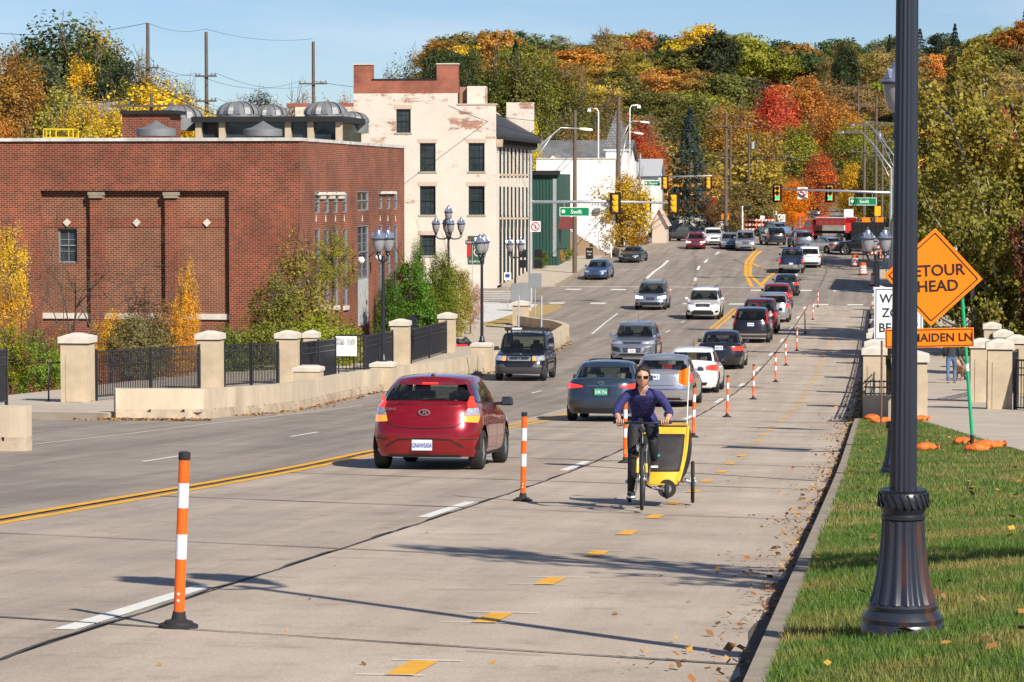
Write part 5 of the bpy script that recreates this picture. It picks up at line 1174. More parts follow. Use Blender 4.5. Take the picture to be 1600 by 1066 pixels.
x_, y_ = car_at(1124, 578); make_car('black sedan with lit brake lights ahead of the white sedan', x_, y_, 0, V(SED, L=4.93, W=1.85, H=1.47, wb=2.8, paint='black', third=(.1,.08), plate=('rear','LFB 192','platew','plateb',.86), feat=sedan_rear(x=(.55,.99), z=(.74,.92))+front_face()))
x_, y_ = car_at(1173, 537); crv = V(SUVT, L=4.55, W=1.82, H=1.68, paint='black', plate=('rear','7CE 841','platew','plateb',.9),
    feat=[F('tail_light', 'tail', 'S2', [(R(50),.92),(R(66),.95),(R(63),1.1),(R(56),1.1)], nu=5, nv=3, off=.01), F('pillar_light', 'tail', 'G2', [(R(52),.05),(R(66),.02),(R(64),.8),(R(57),.8)], nu=4, nv=5, off=.012), F('bumper_cladding', 'gtrim', 'rear', [(-.93,.28),(.93,.28),(.92,.5),(-.92,.5)], nu=14, nv=3, off=.006), F('skid_plate', 'alu', 'rear', [(-.86,.4),(.86,.4),(.84,.46),(-.84,.46)], nu=12, nv=1, off=.012), F('panel_gap', 'seam', 'rear', [(-.78,1.0),(-.76,.62),(.76,.62),(.78,1.0)], line=.014)]+front_face())
make_car('black compact suv with tall pillar tail lights and silver bumper strip', x_, y_, 0, crv)
x_, y_ = car_at(1186, 522); make_car('dark red suv just ahead of the black compact suv', x_, y_, 0, V(SUVT, paint='maroon', L=4.7, W=1.9, H=1.78, feat=suv_rear('tail')+front_face()))
x_, y_ = car_at(1207, 505); make_car('silver estate suv with red tail lights, third behind the dark sedan', x_, y_, 0, V(SUVT, paint='silver', L=4.6, W=1.86, H=1.66, rg=(.93,.86,.12,.84), feat=suv_rear('tailon', (.85,1.05), 'silver')+front_face()))
x_, y_ = car_at(1213, 485); make_car('bright red suv queued behind the dark green-grey sedan', x_, y_, 0, V(SUVT, paint='red2', L=4.5, W=1.84, H=1.62, feat=suv_rear('tailon', (.8,1.0), 'red2')+front_face()))
x_, y_ = car_at(1227, 463); make_car('dark green-grey sedan directly behind the blue pickup', x_, y_, 0, V(SED, paint='dteal', W=1.85, feat=sedan_rear(z=(.76,.94))+front_face()))
# pickup trucks
def pickup(label, x, y, yaw, p, group='cars in traffic on the road', rimst='5'):
    s = V(SUVT, name='pickup_truck', cat='pickup truck', L=5.7, W=1.98, H=1.88, wb=3.65, wr=.4, zs=.42, paint=p, rim=rimst, top=[(-1,1.28),(.3,1.26),(.42,1.24),(.85,1.14),(1,1.05)], gb=(-.45,1.5), gt=(-.3,.75), fo=.95, gq=9, q=20, p=4.5, crown=.03,
          sidewin=[(-.3,.3,.3,-.2),(.4,1.2,.75,.4)], rg=(.88,.84,.1,.8), fr=[(0,.97),(.3,1),(1,.985)], fw=[(0,.97),(.3,1),(.8,.99),(1,.95)],
          feat=[F('tail_light', 'tailon', 'rear2', [(.86,.85),(.985,.85),(.985,1.15),(.86,1.15)], nu=3, nv=3, off=.012), F('rear_bumper', 'alu', 'rear', [(-.95,.48),(.95,.48),(.95,.72),(-.95,.72)], nu=12, nv=3, off=.06, th=.06), F('panel_gap', 'seam', 'rear2', [(.83,.78),(.83,1.22)], line=.02), F('tailgate_handle', 'blackm', 'rear', [(-.12,1.08),(.12,1.08),(.12,1.14),(-.12,1.14)], nu=3, nv=1, off=.012)]+front_face(z=(.85,1.02), grille=(.6,.72,1.0), low=(.45,.62), gw=.5))
    s['third'] = (.16, .86); rt, g = make_car(label, x, y, yaw, s, group)
    MB().box((0,-1.72,1.325),(1.5,1.9,.012)).build('painted_bed_void', M['dark'], rt); MB().box((0,-2.92,.8),(.3,.012,.15)).build('number_plate', M['platew'], rt); return rt  # flat dark sheet on top, shade of the open bed put into its colour
p = gr(1236, 428); pickup('dark blue pickup truck with silver bumper in the queue', p.x, p.y+2.6, 0, 'navy')
x_, y_ = car_at(1262, 419); make_car('white suv to the right of the dark blue pickup', x_+.1, y_, R(0), V(SUVT, paint='white', L=4.85, W=1.92, H=1.72, feat=suv_rear('tail', (.85,1.0))+front_face()))
p = gr(1284, 396); make_car('pale silver sedan crossing to the left in front of red truck', p.x+.3, p.y+1.2, R(38), V(SED, paint='silver', feat=sedan_rear('tail')+front_face()))
p = gr(1250, 390); make_car('grey suv crossing beside the red dump truck', p.x, p.y+1.9, R(12), V(SUVT, paint='grey', feat=suv_rear('tail')+front_face()))
p = gr(1206, 384); make_car('black suv seen from behind near red and white barricades', p.x, p.y+1.9, R(14), V(SUVT, paint='black', W=1.9, feat=suv_rear('tail')+front_face()))
p = gr(1206, 371); make_car('light blue car mostly hidden behind the black suv', p.x, p.y+1.9, R(40), V(SED, paint='lblue', H=1.5, feat=sedan_rear('tail')+front_face()))
# facing the camera
def facing(px, py, L, dx=0): p = gr(px, py); return p.x+dx, p.y + L/2 - .3
x_, y_ = facing(1016, 485, 5.1); rt, _ = make_car('silver lavender minivan with lit headlights entering the bridge', x_, y_, R(180), V(SUVT, name='minivan', paint='lgrey', L=5.1, W=1.96, H=1.75, top=[(-1,1.0),(0,1.05),(.4,1.05),(.56,1.0),(.85,.9),(1,.78)], gb=(-2.35,1.75), gt=(-2.1,.75), sidewin=[(-2,-1,-1,-1.9),(-.9,.2,.2,-.9),(.3,1.4,.8,.3)], feat=suv_rear()+front_face((.68,.88), on='headon', grille=(.5,.62,.78), low=(.3,.46), gw=.3)))
for s_ in (-.6,.6): MB().tube([(s_,-1.9,1.76),(s_,-1.8,1.82),(s_,.3,1.82),(s_,.4,1.75)], .018, 6).build('roof_rail', M['blackm'], rt)
x_, y_ = facing(1098, 500, 5.1); rt, _ = make_car('white three row suv with roof rails coming over the bridge', x_, y_, R(180), V(SUVT, paint='white', L=5.1, W=1.98, H=1.78, wr=.38, feat=suv_rear()+front_face((.82,1.0), grille=(.6,.72,.9), low=(.36,.55), gw=.46), gb=(-2.4,1.25), gt=(-2.1,.4), sidewin=[(-2,-1.2,-1.2,-1.9),(-1.1,-.1,-.1,-1.1),(0,.9,.5,0)]))
for s_ in (-.62,.62): MB().tube([(s_,-1.9,1.78),(s_,-1.8,1.86),(s_,.2,1.86),(s_,.3,1.78)], .02, 6).build('roof_rail', M['blackm'], rt)
x_, y_ = facing(988, 570, 4.5); rt, _ = make_car('silver compact suv with dark trapezoid grille coming towards camera', x_, y_, R(180), V(SUVT, paint='lgrey', L=4.52, W=1.84, H=1.66, plate=('front','E 29','platew','red_ink',.56), feat=suv_rear()+front_face((.8,.98), grille=(.4,.5,.68), low=(.36,.44), gw=.42)+[F('upper_grille', 'blackm', 'front', [(-.4,.84),(.4,.84),(.42,.9),(-.42,.9)], nu=8, nv=2, off=.01), F('side_intake', 'blackm', 'front2', [(.5,.5),(.86,.56),(.86,.72),(.56,.68)], nu=4, nv=2, off=.008)])); aerial(rt, -.9, 1.66, .3)
x_, y_ = facing(812, 596, 4.3); rt, GE = make_car('boxy black suv with wide roof carrier coming towards the camera', x_, y_, R(180), V(SUVT, paint='navyblack', L=4.3, W=1.83, H=1.70, wr=.35, zs=.26, gb=(-2.08,1.2), gt=(-1.95,.62), wbr=.92, wtr=.84, gq=14, q=16, p=3.6, top=[(-1,1.04),(.3,1.06),(.55,1.03),(.88,.94),(1,.88)], bulge=(-.01,.03), fo=.8, wg=(.93,.9,.06,.86), rc=.5, mirm=M['blackm'],
    sidewin=[(-1.8,-1.1,-1.1,-1.75),(-1.0,-.1,-.1,-1.0),(0,.95,.65,0)], plate=None) if 0 else V(SUVT, paint='navyblack', L=4.3, W=1.83, H=1.70, wr=.35, zs=.26, gb=(-2.08,1.2), gt=(-1.95,.62), wbr=.92, wtr=.84, gq=14, q=16, p=3.6, top=[(-1,1.04),(.3,1.06),(.55,1.03),(.88,.94),(1,.88)], bulge=(-.01,.03), fo=.8, wg=(.93,.9,.06,.86), rc=.5, mirm=M['blackm'],
    sidewin=[(-1.8,-1.1,-1.1,-1.75),(-1.0,-.1,-.1,-1.0),(0,.95,.65,0)],
    feat=[F('headlight', 'clear', 'front2', [(.52,.72),(.97,.74),(.98,.9),(.54,.9)], nu=6, nv=3, off=.014, k=.08), F('turn_lamp', 'amber', 'front', [(.53,.725),(.66,.725),(.64,.84),(.53,.84)], nu=3, nv=2, off=.02), F('turn_lamp', 'amber', 'front', [(-.66,.725),(-.53,.725),(-.53,.84),(-.64,.84)], nu=3, nv=2, off=.02),
          F('grille_surround', 'alu', 'front', [(-.46,.72),(.46,.72),(.5,.88),(-.5,.88)], nu=8, nv=3, off=.016, k=.15), F('grille', 'blackm', 'front', [(-.38,.76),(.38,.76),(.41,.845),(-.41,.845)], nu=8, nv=2, off=.022, k=.1), F('emblem', 'alu', 'front', [(-.07,.765),(.07,.765),(.07,.84),(-.07,.84)], nu=5, nv=5, off=.03, k=.8, th=.01), F('emblem_inset', 'blackm', 'front', [(-.05,.78),(.05,.78),(.05,.83),(-.05,.83)], nu=5, nv=5, off=.034, k=.8, th=.01),
          F('bumper_cladding', 'gtrim', 'front', [(-.97,.27),(.97,.27),(.97,.5),(-.97,.5)], nu=16, nv=3, off=.01), F('lower_grille', 'dark', 'front', [(-.45,.53),(.45,.53),(.47,.63),(-.47,.63)], nu=8, nv=2, off=.006), F('bumper_slot', 'gtrim', 'front2', [(.5,.5),(.9,.5),(.88,.58),(.6,.62)], nu=4, nv=2, off=.012)]))
# roof carrier sits on it and moves with it
cr = MB(); 
for yy in (.25, -.9): cr.box((0,yy,1.80),(1.5,.05,.04)); 
for s_ in (-.66,.66): cr.box((s_,-.33,1.80),(.04,1.6,.05)); cr.box((s_,.25,1.74),(.06,.08,.12)); cr.box((s_,-.9,1.74),(.06,.08,.12))
cr.box((0.02,.47,1.82),(1.42,.06,.13)); cr.build('roof_carrier', M['blackm'], rt); MB().box((.28,.505,1.83),(.36,.012,.07)).build('carrier_badge', M['platew'], rt)
for s_ in (-.44,.4): MB().cyl((s_,-.9,1.8),(s_,-.95,3.0),.03,.03,8).build('load_upright', M['galv'], rt)
for s_ in (-.2,-.1): MB().tube([(.7,.1,1.86),(1.5,.05+s_,1.9)], .02, 5).build('tie_down', M['blackm'], rt)
# parked and far cars
p = gr(932, 438); make_car('blue silver sedan parked at the kerb facing the camera beside a wooden pole', p.x, p.y+2, R(176), V(SED, paint='blue', L=4.5, W=1.8, feat=front_face(gw=.2)), 'parked cars')
p = gr(986, 411); make_car('dark blue-grey sports car parked at kerb ahead of the blue sedan', p.x, p.y+1.6, R(172), V(SED, paint='dgrey', name='sports_car', L=4.1, W=1.78, H=1.28, top=[(-1,.9),(0,.9),(.3,.88),(.85,.72),(1,.62)], gb=(-1.3,.6), gt=(-.8,-.1), sidewin=[(-.7,.25,-.05,-.6)], feat=front_face((.5,.64), grille=(.3,.4,.52), gw=.3)), 'parked cars')
p = gr(891, 391); make_car('light blue car parked behind the wooden pole near green building', p.x, p.y+1.8, R(170), V(SED, paint='lgrey', H=1.5, feat=front_face()), 'parked cars')
p = gr(1085, 390); make_car('dark red sedan coming towards the junction on the left branch', p.x, p.y+1.9, R(183), V(SED, paint='red2', feat=front_face(on='headon')))
p = gr(1112, 384); make_car('white crossover right behind the dark red sedan', p.x, p.y+2.0, R(187), V(SUVT, paint='white', feat=front_face((.8,.95), grille=(.5,.6,.8)), H=1.6))
p = gr(1138, 390); make_car('pale silver sedan left of the silver boxy off-roader', p.x, p.y+1.9, R(185), V(SED, paint='lgrey', feat=front_face()))
p = gr(1163, 393); rt, _ = make_car('silver boxy off-road suv with upright slotted grille', p.x, p.y+1.9, R(183), V(SUVT, paint='silver', L=4.4, W=1.84, H=1.78, wr=.38, p=4, q=16, gq=12, wtr=.8, gt=(-1.9,.5), top=[(-1,1.1),(.4,1.1),(.55,1.06),(.9,1.0),(1,.95)], feat=front_face((.74,.9), grille=(.5,.62,.92), gw=.36)+[F('grille_post', 'silver', 'front2', [(.06+.1*i,.62),(.08+.1*i,.62),(.08+.1*i,.92),(.06+.1*i,.92)], nu=1, nv=2, off=.02) for i in range(3)]))
p = gr(1068, 378); make_car('dark grey car turning away behind the dark red sedan', p.x, p.y+1.9, R(55), V(SED, paint='dgrey', H=1.5, feat=sedan_rear('tail')+front_face()))
p = gr(1044, 373); make_car('black car turning away, left of the dark grey car', p.x, p.y+2.2, R(60), V(SED, paint='black', H=1.5, feat=sedan_rear('tail')+front_face()))
p = gr(1090, 352); make_car('blue silver car parked above the stone wall', p.x, p.y, R(80), V(SED, paint='lgrey', detail=1), 'parked cars')
p = gr(1128, 362); make_car('white van-like car parked behind the bare bush', p.x, p.y, R(85), V(SUVT, paint='white', detail=1), 'parked cars')
p = ray(1272, 341, 420); pickup('white and dark pickup coming down the shaded hill road', p.x, p.y, R(180), 'grey')
p = gr(1345, 399); pickup('black pickup crossing to the left behind orange barricades', p.x+.6, p.y+.6, R(84), 'black')
# red dump truck
p = gr(1279, 379); DT = E('dump_truck', (p.x+.6, p.y+1.2, zr(p.y)+.01), R(58), 'red dump truck with raised tailgate turning at the junction', 'truck', 'cars in traffic on the road')
rd = PT['red2']; M['redt'] = mat('truck_red', (.42,.02,.015), .4, coat=.5)
DT.scale = (.84,.84,.84)
MB().box((0,-.6,1.15),(.9,6.5,.3)).build('chassis', M['dark'], DT)
b = MB(); b.box((0,-1.5,2.0),(2.3,3.9,.1)); b.box((-1.12,-1.5,2.4),(.08,3.9,.8)); b.box((1.12,-1.5,2.4),(.08,3.9,.8)); b.box((0,.45,2.5),(2.3,.08,1.0)); b.build('dump_bed', M['redt'], DT)
tg = MB().box((0,-3.5,1.75),(2.35,.08,.95)).build('tailgate', M['redt'], DT)
for x in (-.75,0,.75): MB().box((x,-3.56,1.75),(.12,.05,.9)).build('tailgate_rib', M['redt'], DT)
MB().box((0,-3.5,1.2),(2.4,.1,.16)).build('rear_bumper', M['redt'], DT)
for s_ in (-1,1):
    for k in range(5): MB().box((s_*1.18,-3.1+.8*k,2.4),(.05,.1,.8)).build('bed_rib', M['redt'], DT)
    MB().box((s_*1.19,-1.5,2.82),(.1,4.0,.1)).build('bed_rail', M['whitep'], DT)
    for yy in (-2.6, 2.2): wheel(DT, s_*1.0, yy, .5, .3 if 0 else .21, '7', s_)
c = MB(); c.prism([(1.0,.7),(3.4,.7),(3.5,1.5),(2.4,1.65),(2.0,2.5),(1.0,2.6)], -1.0, 1.0, 'x'); c = c.build('cab', M['redt'], DT); bv = c.modifiers.new('b','BEVEL'); bv.width = .08; bv.segments = 2
for s_ in (-1.005,1.005): MB().prism([(1.3,1.7),(2.15,1.7),(1.9,2.35),(1.3,2.35)], s_-.01, s_+.01, 'x').build('cab_window', M['glass'], DT)
MB().add([(-.9,2.38,1.72),(.9,2.38,1.72),(.85,2.03,2.42),(-.85,2.03,2.42)],[(0,1,2,3)]).build('windscreen', M['glass'], DT)
# ================================================================ poles, signals, signs, cones
def wire(a, b, sag, r=.022, group='overhead wires'):
    label = 'thin dark overhead wire %s' % ('between the tall poles at upper left' if b[0] < -40 or a[0] < -45 else 'crossing above the white building' if b[1] < 262 else 'crossing in front of the wooded hill')
    a, b = Vector(a), Vector(b); mb = MB(); pts = [a.lerp(b, t/14)-Vector((0,0,4*sag*(t/14)*(1-t/14))) for t in range(15)]
    mb.tube(pts, r, 4); tag(mb.build('overhead_wire', M['blackm']), label, 'wire', group)
def wood_pole(px, pyb, pyt, d, label, r=.16, arms=(), gear=(), zb=None, grp='wooden utility poles'):
    p = ray(px, pyb, d); zg = tz(p.x, p.y)-.2 if zb is None else zb; q = ray(px, pyt, d); h = q.z-zg
    rt = E('utility_pole', (p.x, p.y, zg), 0, label, 'utility pole', grp)
    MB().cyl((0,0,0),(0,0,h),r,r*.68,10).build('pole', M['wood'], rt, sm=R(50))
    for (dz, hl, off) in arms:
        a = MB().box((off,-.2,h-dz),(2*hl,.1,.12)).build('crossarm', M['wood'], rt)
        for x in (-hl+.1, -hl*.55, hl*.55, hl-.1): MB().lathe([(0,0),(.04,.02),(.05,.1),(.02,.2),(0,.22)], (off+x,-.2,h-dz+.05), 6).build('insulator', M['vent'], a)
    for (dz, kind) in gear:
        if kind == 'can': MB().lathe([(0,0),(.24,.02),(.24,.8),(.1,.88),(0,.9)], (.42,-.1,h-dz), 14).build('transformer', M['galv'], rt, sm=R(40))
    return Vector((p.x, p.y, zg+h)), rt
tA = wood_pole(323, 200, 50, 205, 'tall wooden pole with three short crossarms left of centre against the sky', .17, [(.0+3.2,.8,0),(5.0,.8,0),(7.2,.8,0)])[0]
tB = wood_pole(232, 200, 36, 190, 'tall wooden pole with crossarms rising from the trees at upper left', .17, [(3.0,.8,0),(5.2,1.0,0)], [(6.6,'can')])[0]
tC = wood_pole(490, 200, 65, 215, 'tall wooden pole with wide crossarms left of the cream building', .17, [(3.2,1.1,0),(5.2,1.4,0)])[0]
tD = wood_pole(237, 240, 148, 150, 'short pole with pale crossarm and transformers behind the roof', .12, [(.6,2.2,0)], [(2.6,'can')])[0]
for dz, dx in ((0,0),(3.2,-.8),(3.2,.8),(5.0,-.8),(5.0,.8),(7.2,-.8),(7.2,.8)):
    wire(tB+Vector((dx,0,-dz+(.2 if dz else 0))), tA+Vector((dx,-.2,-dz+.2)), .35, .014); wire(tA+Vector((dx,-.2,-dz+.2)), tC+Vector((dx*1.3,-.2,-min(dz,5.2)+.2)), .8 if dz else .4, .014)
wire(tC+Vector((0,0,-3)), ray(720,132,240), .5); wire(tB, ray(-200,20,160), 1.0); wire(tD, ray(-60,140,140), .6); wire(tD+Vector((1,0,0)), ray(600,165,230), 2)
pA = wood_pole(898, 428, 172, 222, 'leaning dark wooden pole standing beside the parked blue sedan', .19)[0]
pB = wood_pole(966, 396, 152, 250, 'tallest wooden street pole in front of the small yellow tree', .24)[0]
pC = wood_pole(1134, 352, 177, 285, 'wooden pole with crossarm left of the bare bush', .2, [(1.3,2.0,.6)], [])[0]
pD = wood_pole(1141, 352, 195, 300, 'thinner wooden pole just behind the crossarm pole', .14)[0]
pE = wood_pole(1170, 330, 207, 340, 'wooden pole with small white transformer', .17, [], [(2.0,'can')])[0]
pF = wood_pole(1183, 330, 218, 380, 'plain far wooden pole behind the bare bush', .15)[0]
pG = wood_pole(1203, 335, 232, 400, 'far wooden pole with short crossarm', .17, [(.8,1.2,0)])[0]
pH = wood_pole(1350, 340, 190, 300, 'wooden pole right of the hill road with crossarms', .2, [(1.2,1.8,0),(3.2,1.4,0)])[0]
pI = wood_pole(1368, 350, 150, 330, 'tall wooden pole close behind right signal mast', .22, [(1.2,2.2,0),(3.4,2.0,0),(7,1.6,0)], [(5,'can')])[0]
pJ = wood_pole(1378, 350, 205, 280, 'slim wooden pole beside the right street lights', .15, [(1.0,1.2,0)])[0]
pK = wood_pole(1340, 330, 125, 600, 'distant pole with crossarms high on the wooded hill', .25, [(1.5,2.6,0),(5,2.6,0)])[0]
for k in range(3):
    z = -.9*k; wire(pC+Vector((0,0,z)), pE+Vector((0,0,z*.8)), .6); wire(pE+Vector((0,0,z)), pG+Vector((0,0,z*.6)), .6); wire(pG+Vector((0,0,-k)), pH+Vector((0,0,-1-k)), 1.0, .03)
wire(pA, pB, .3, .03); wire(pB+Vector((0,0,-1.5)), pC, .6, .03); wire(pB+Vector((0,0,-1.5)), ray(780,182,215), .5, .025); wire(pA+Vector((0,0,-2.5)), ray(700,165,200), .4); wire(pC, pI+Vector((0,0,-4)), 1.2, .03); wire(pC+Vector((0,0,-3)), pJ+Vector((0,0,-2)), 1.5, .03); wire(pD+Vector((0,0,-4)), pH+Vector((0,0,-4)), 1.2, .03)
wire(pB+Vector((0,0,-9)), pC+Vector((0,0,-7.5)), .9, .035); wire(pA+Vector((0,0,-8)), pB+Vector((0,0,-9)), .6, .03); wire(pI+Vector((0,0,-1)), pK, 6, .03); wire(pH, pI, .3); wire(pI, ray(1640,150,330), 1.0, .03); wire(pI+Vector((0,0,-3)), ray(1640,190,330), 1.0, .03)
for dz in (2.5, 5.0, 5.8): wire(ray(1085,205+dz*12,262), pH+Vector((0,0,-dz)), 1.2, .03)
# cobra-head street lights
def cobra(root, base, tip, drop=.0):
    a, b = Vector(base), Vector(tip); m_ = a.lerp(b, .62); m_.z = b.z+.05
    c1 = a.lerp(b, .35); c1.z = a.z+(b.z-a.z)*.62
    MB().tube([a, c1, m_, b], [.05,.045,.04,.035], 7).build('lamp_arm', M['galv'], root, sm=True)
    a2 = a+Vector((0,0,-.9)); MB().tube([a2, a2.lerp(c1,.55), m_.lerp(c1,.6)], .03, 6).build('brace', M['galv'], root, sm=True)
    u = (b-m_).normalized(); h = MB(); h.M = Matrix.Translation(b) @ u.to_track_quat('Y','Z').to_matrix().to_4x4()
    h.add([(-.07,0,-.04),(.07,0,-.04),(.07,0,.05),(-.07,0,.05),(-.17,.35,-.1),(.17,.35,-.1),(.13,.35,.07),(-.13,.35,.07),(-.13,.85,-.09),(.13,.85,-.09),(.08,.85,.02),(-.08,.85,.02)],
          [(0,1,2,3),(0,4,5,1),(1,5,6,2),(2,6,7,3),(3,7,4,0),(4,8,9,5),(5,9,10,6),(6,10,11,7),(7,11,8,4),(11,10,9,8)]); fixn(h.build('lamp_head', M['whitep'], root))
def signal(root, x, y, z, face=1, lit=True):
    """3-section signal head; face=1 shows its lenses to the camera"""
    g = MB(); g.box((x,y,z),(.36,.28,1.1)); bd = g.build('signal_head', M['signY'], root)
    MB().box((x,y+.1*face,z),(.72,.02,1.36)).build('backplate', M['dark'], bd)
    for k in range(3):
        zc = z+.36-.36*k
        if face > 0:
            m_ = (M['siggreen'] if k == 2 and lit else M['lens_red'] if k == 0 else M['lens_amb'])
            MB().cyl((x,y-.15,zc),(x,y-.13,zc),.14,None,16).build('lens', m_, bd)
            v = MB(); n = 10
            for i in range(n+1):
                a = -.3+(math.pi+.6)*i/n; v.v += [(x+.16*math.cos(a), y-.14, zc+.16*math.sin(a)), (x+.16*math.cos(a), y-.36, zc+.16*math.sin(a))]
            for i in range(n): v.f.append((2*i,2*i+1,2*i+3,2*i+2))
            v.build('visor', M['dark'], bd)
        else: MB().lathe([(0,-.04),(.13,-.03),(.16,.02),(.16,.1)], (x,y-.18,zc), 12, 'y').build('lens_housing', M['signY'], bd)
M['siggreen'] = mat('lit_green_lens', (.02,.75,.3), .3, emit=1.6); M['lens_red'] = mat('unlit_red_lens', (.08,.01,.008), .2); M['lens_amb'] = mat('unlit_amber_lens', (.09,.03,.008), .2)
def name_sign(root, x, y, z, w_, h_, s_):
    b = MB().box((x,y,z),(w_,.04,h_)).build('name_sign', M['signG'], root); f = MB()
    for a, c, d, e in ((0,h_/2-.02,w_,.035),(0,-h_/2+.02,w_,.035),(w_/2-.02,0,.035,h_-.07),(-w_/2+.02,0,.035,h_-.07)): f.box((x+a,y-.026,z+c),(d,.012,e))
    f.build('border', M['whitep'], b); txt(s_, h_*.62, M['whitep'], b, (x+h_*.2,y-.03,z-.01), bold=.012)
    MB().lathe([(0,-.008),(h_*.2,-.008),(h_*.2,0)], (x-w_/2+h_*.42,y-.024,z+.02), 14, 'y').build('tree_mark', M['whitep'], b)
    for q in (-.35,.35): MB().cyl((x+q*w_,y,z+h_/2),(x+q*w_,y,z+h_/2+.3),.02,None,6).build('hanger', M['galv'], b)
# left mast
p = gr(829, 478); zt_ = ray(829,240,178).z; MA = E('signal_mast', (p.x,p.y,zr(p.y)+.1), 0, 'tall silver signal mast with long arm, street name sign and lamp at left corner', 'signal mast', 'signal masts with long arms')
o0 = Vector((p.x,p.y,zr(p.y)+.1)); dL = 177.9
H = zt_-o0.z; MB().cyl((0,0,0),(0,0,H),.14,.1,16).build('post', M['galv'], MA, sm=R(50))
def loc(px, py, d): return ray(px, py, d)-o0
a0 = loc(829,316,178.2); a1 = loc(1056,317,181); MB().tube([(0,0,a0.z),(a1.x*.5,a1.y*.5,lerp(a0.z,a1.z,.5)+.05),tuple(a1)],[.11,.09,.06],12).build('mast_arm', M['galv'], MA, sm=True)
c = loc(898,331,178.6); name_sign(MA, c.x, c.y-.1, c.z, 1.9, .58, 'Swift')
for px in (962, 1053): c = loc(px,318,180); signal(MA, c.x, c.y-.15, c.z, -1)
cobra(MA, (0,0,H-.1), tuple(loc(905,201,180)))
c = loc(837,354,178); n_ = MB().box((c.x,c.y-.15,c.z),(.66,.03,.66)).build('no_turn_sign', M['whitep'], MA); MB().lathe([(.22,-.01),(.28,-.01),(.28,0),(.22,0)], (c.x,c.y-.17,c.z), 24, 'y').build('ring', M['red_ink'], n_)
MB().box((c.x,c.y-.175,c.z-.02),(.06,.01,.26)).build('arrow_mark', M['ink'], n_); q = MB(); q.M = Matrix.Translation((c.x,c.y-.18,c.z)) @ Matrix.Rotation(.78,4,'Y'); q.box((0,0,0),(.5,.01,.05)); q.build('slash', M['red_ink'], n_)
for dz_, dx_ in ((1.0,-.55),(1.05,.5)): c = loc(829+dx_*24, 405,177.5); MB().box((c.x,c.y,c.z+.35),(.45,.35,.5)).build('walk_signal', M['dark'], MA); MB().box((c.x,c.y,c.z-.3),(.45,.35,.5)).build('walk_signal', M['dark'], MA)
# right mast
o0 = gr(1391, 447); o0.z = zr(o0.y)+.1; MR = E('signal_mast', o0, 0, 'right signal mast with two green lights over the road and street name sign', 'signal mast', 'signal masts with long arms')
dR = 213; H = loc(1391,262,dR).z; MB().cyl((0,0,0),(0,0,H),.13,.1,16).build('post', M['galv'], MR, sm=R(50))
a1 = loc(1216,296,dR-1); a0 = loc(1391,301,dR); MB().tube([(0,0,a0.z),(a1.x*.5,a1.y*.5,lerp(a0.z,a1.z,.55)),tuple(a1)],[.11,.09,.06],12).build('mast_arm', M['galv'], MR, sm=True)
for px, py in ((1214.5,302),(1297,302)): c = loc(px,py,dR-2); signal(MR, c.x, c.y, c.z, 1)
c = loc(1348,315,dR-1.5); name_sign(MR, c.x, c.y, c.z, 2.05, .58, 'Swift')
c = loc(1254,302,dR-1.5); n_ = MB().box((c.x,c.y,c.z),(.76,.03,.9)).build('no_turn_sign', M['whitep'], MR); MB().lathe([(.25,-.01),(.32,-.01),(.32,0),(.25,0)], (c.x,c.y-.03,c.z+.05), 24, 'y').build('ring', M['red_ink'], n_)
q = MB(); q.box((c.x+.06,c.y-.03,c.z-.05),(.07,.01,.26)); q.box((c.x-.04,c.y-.03,c.z+.08),(.2,.01,.07)); q.prism([(c.x-.2,c.z+.08),(c.x-.1,c.z+.18),(c.x-.1,c.z-.02)], c.y-.035, c.y-.025, 'y'); q.build('arrow_mark', M['ink'], n_)
q = MB(); q.M = Matrix.Translation((c.x,c.y-.04,c.z+.05)) @ Matrix.Rotation(.78,4,'Y'); q.box((0,0,0),(.56,.01,.06)); q.build('slash', M['red_ink'], n_)
cobra(MR, (0,0,H-.1), tuple(loc(1318,207,dR+3)))
o0 = gr(1396, 440); o0.z = zr(o0.y)+.1; M2 = E('street_light', o0, 0, 'silver street light reaching left above the hill road, upper of two', 'street light', 'cobra head street lights'); H = loc(1396,245,225).z
MB().cyl((0,0,0),(0,0,H),.12,.09,12).build('post', M['galv'], M2, sm=R(50)); cobra(M2, (0,0,H-.1), tuple(loc(1334,196,228)))
o0 = Vector((pB.x,pB.y,pB.z)); M3 = E('street_light', o0, 0, 'cobra head lights bracketed on the tallest wooden pole', 'street light', 'cobra head street lights'); cobra(M3, (.1,-.1,-3.4), tuple(loc(1000,190,250))); cobra(M3, (.1,-.1,-5.8), tuple(loc(990,207,250)))
for px, pt, pb, d, lab, hd in ((935,170,232,262,'thin white pole with floodlight turned left behind the turret',-1),(984,165,262,262,'thin white pole with floodlight turned right near red maple',1)):
    o0 = ray(px, pb, d); g_ = zr(o0.y); o0 = Vector((o0.x,o0.y,g_)); r = E('floodlight_pole', o0, 0, lab, 'floodlight', 'white floodlight poles'); H = loc(px,pt,d).z
    MB().tube([(0,0,0),(0,0,H-.3),(hd*.15,0,H),(hd*.75,0,H+.05)],.06,8).build('pole', M['whitep'], r, sm=True); MB().box((hd*.85,0,H-.1),(.35,.3,.3),0,.6).build('floodlight', M['whitep'], r)
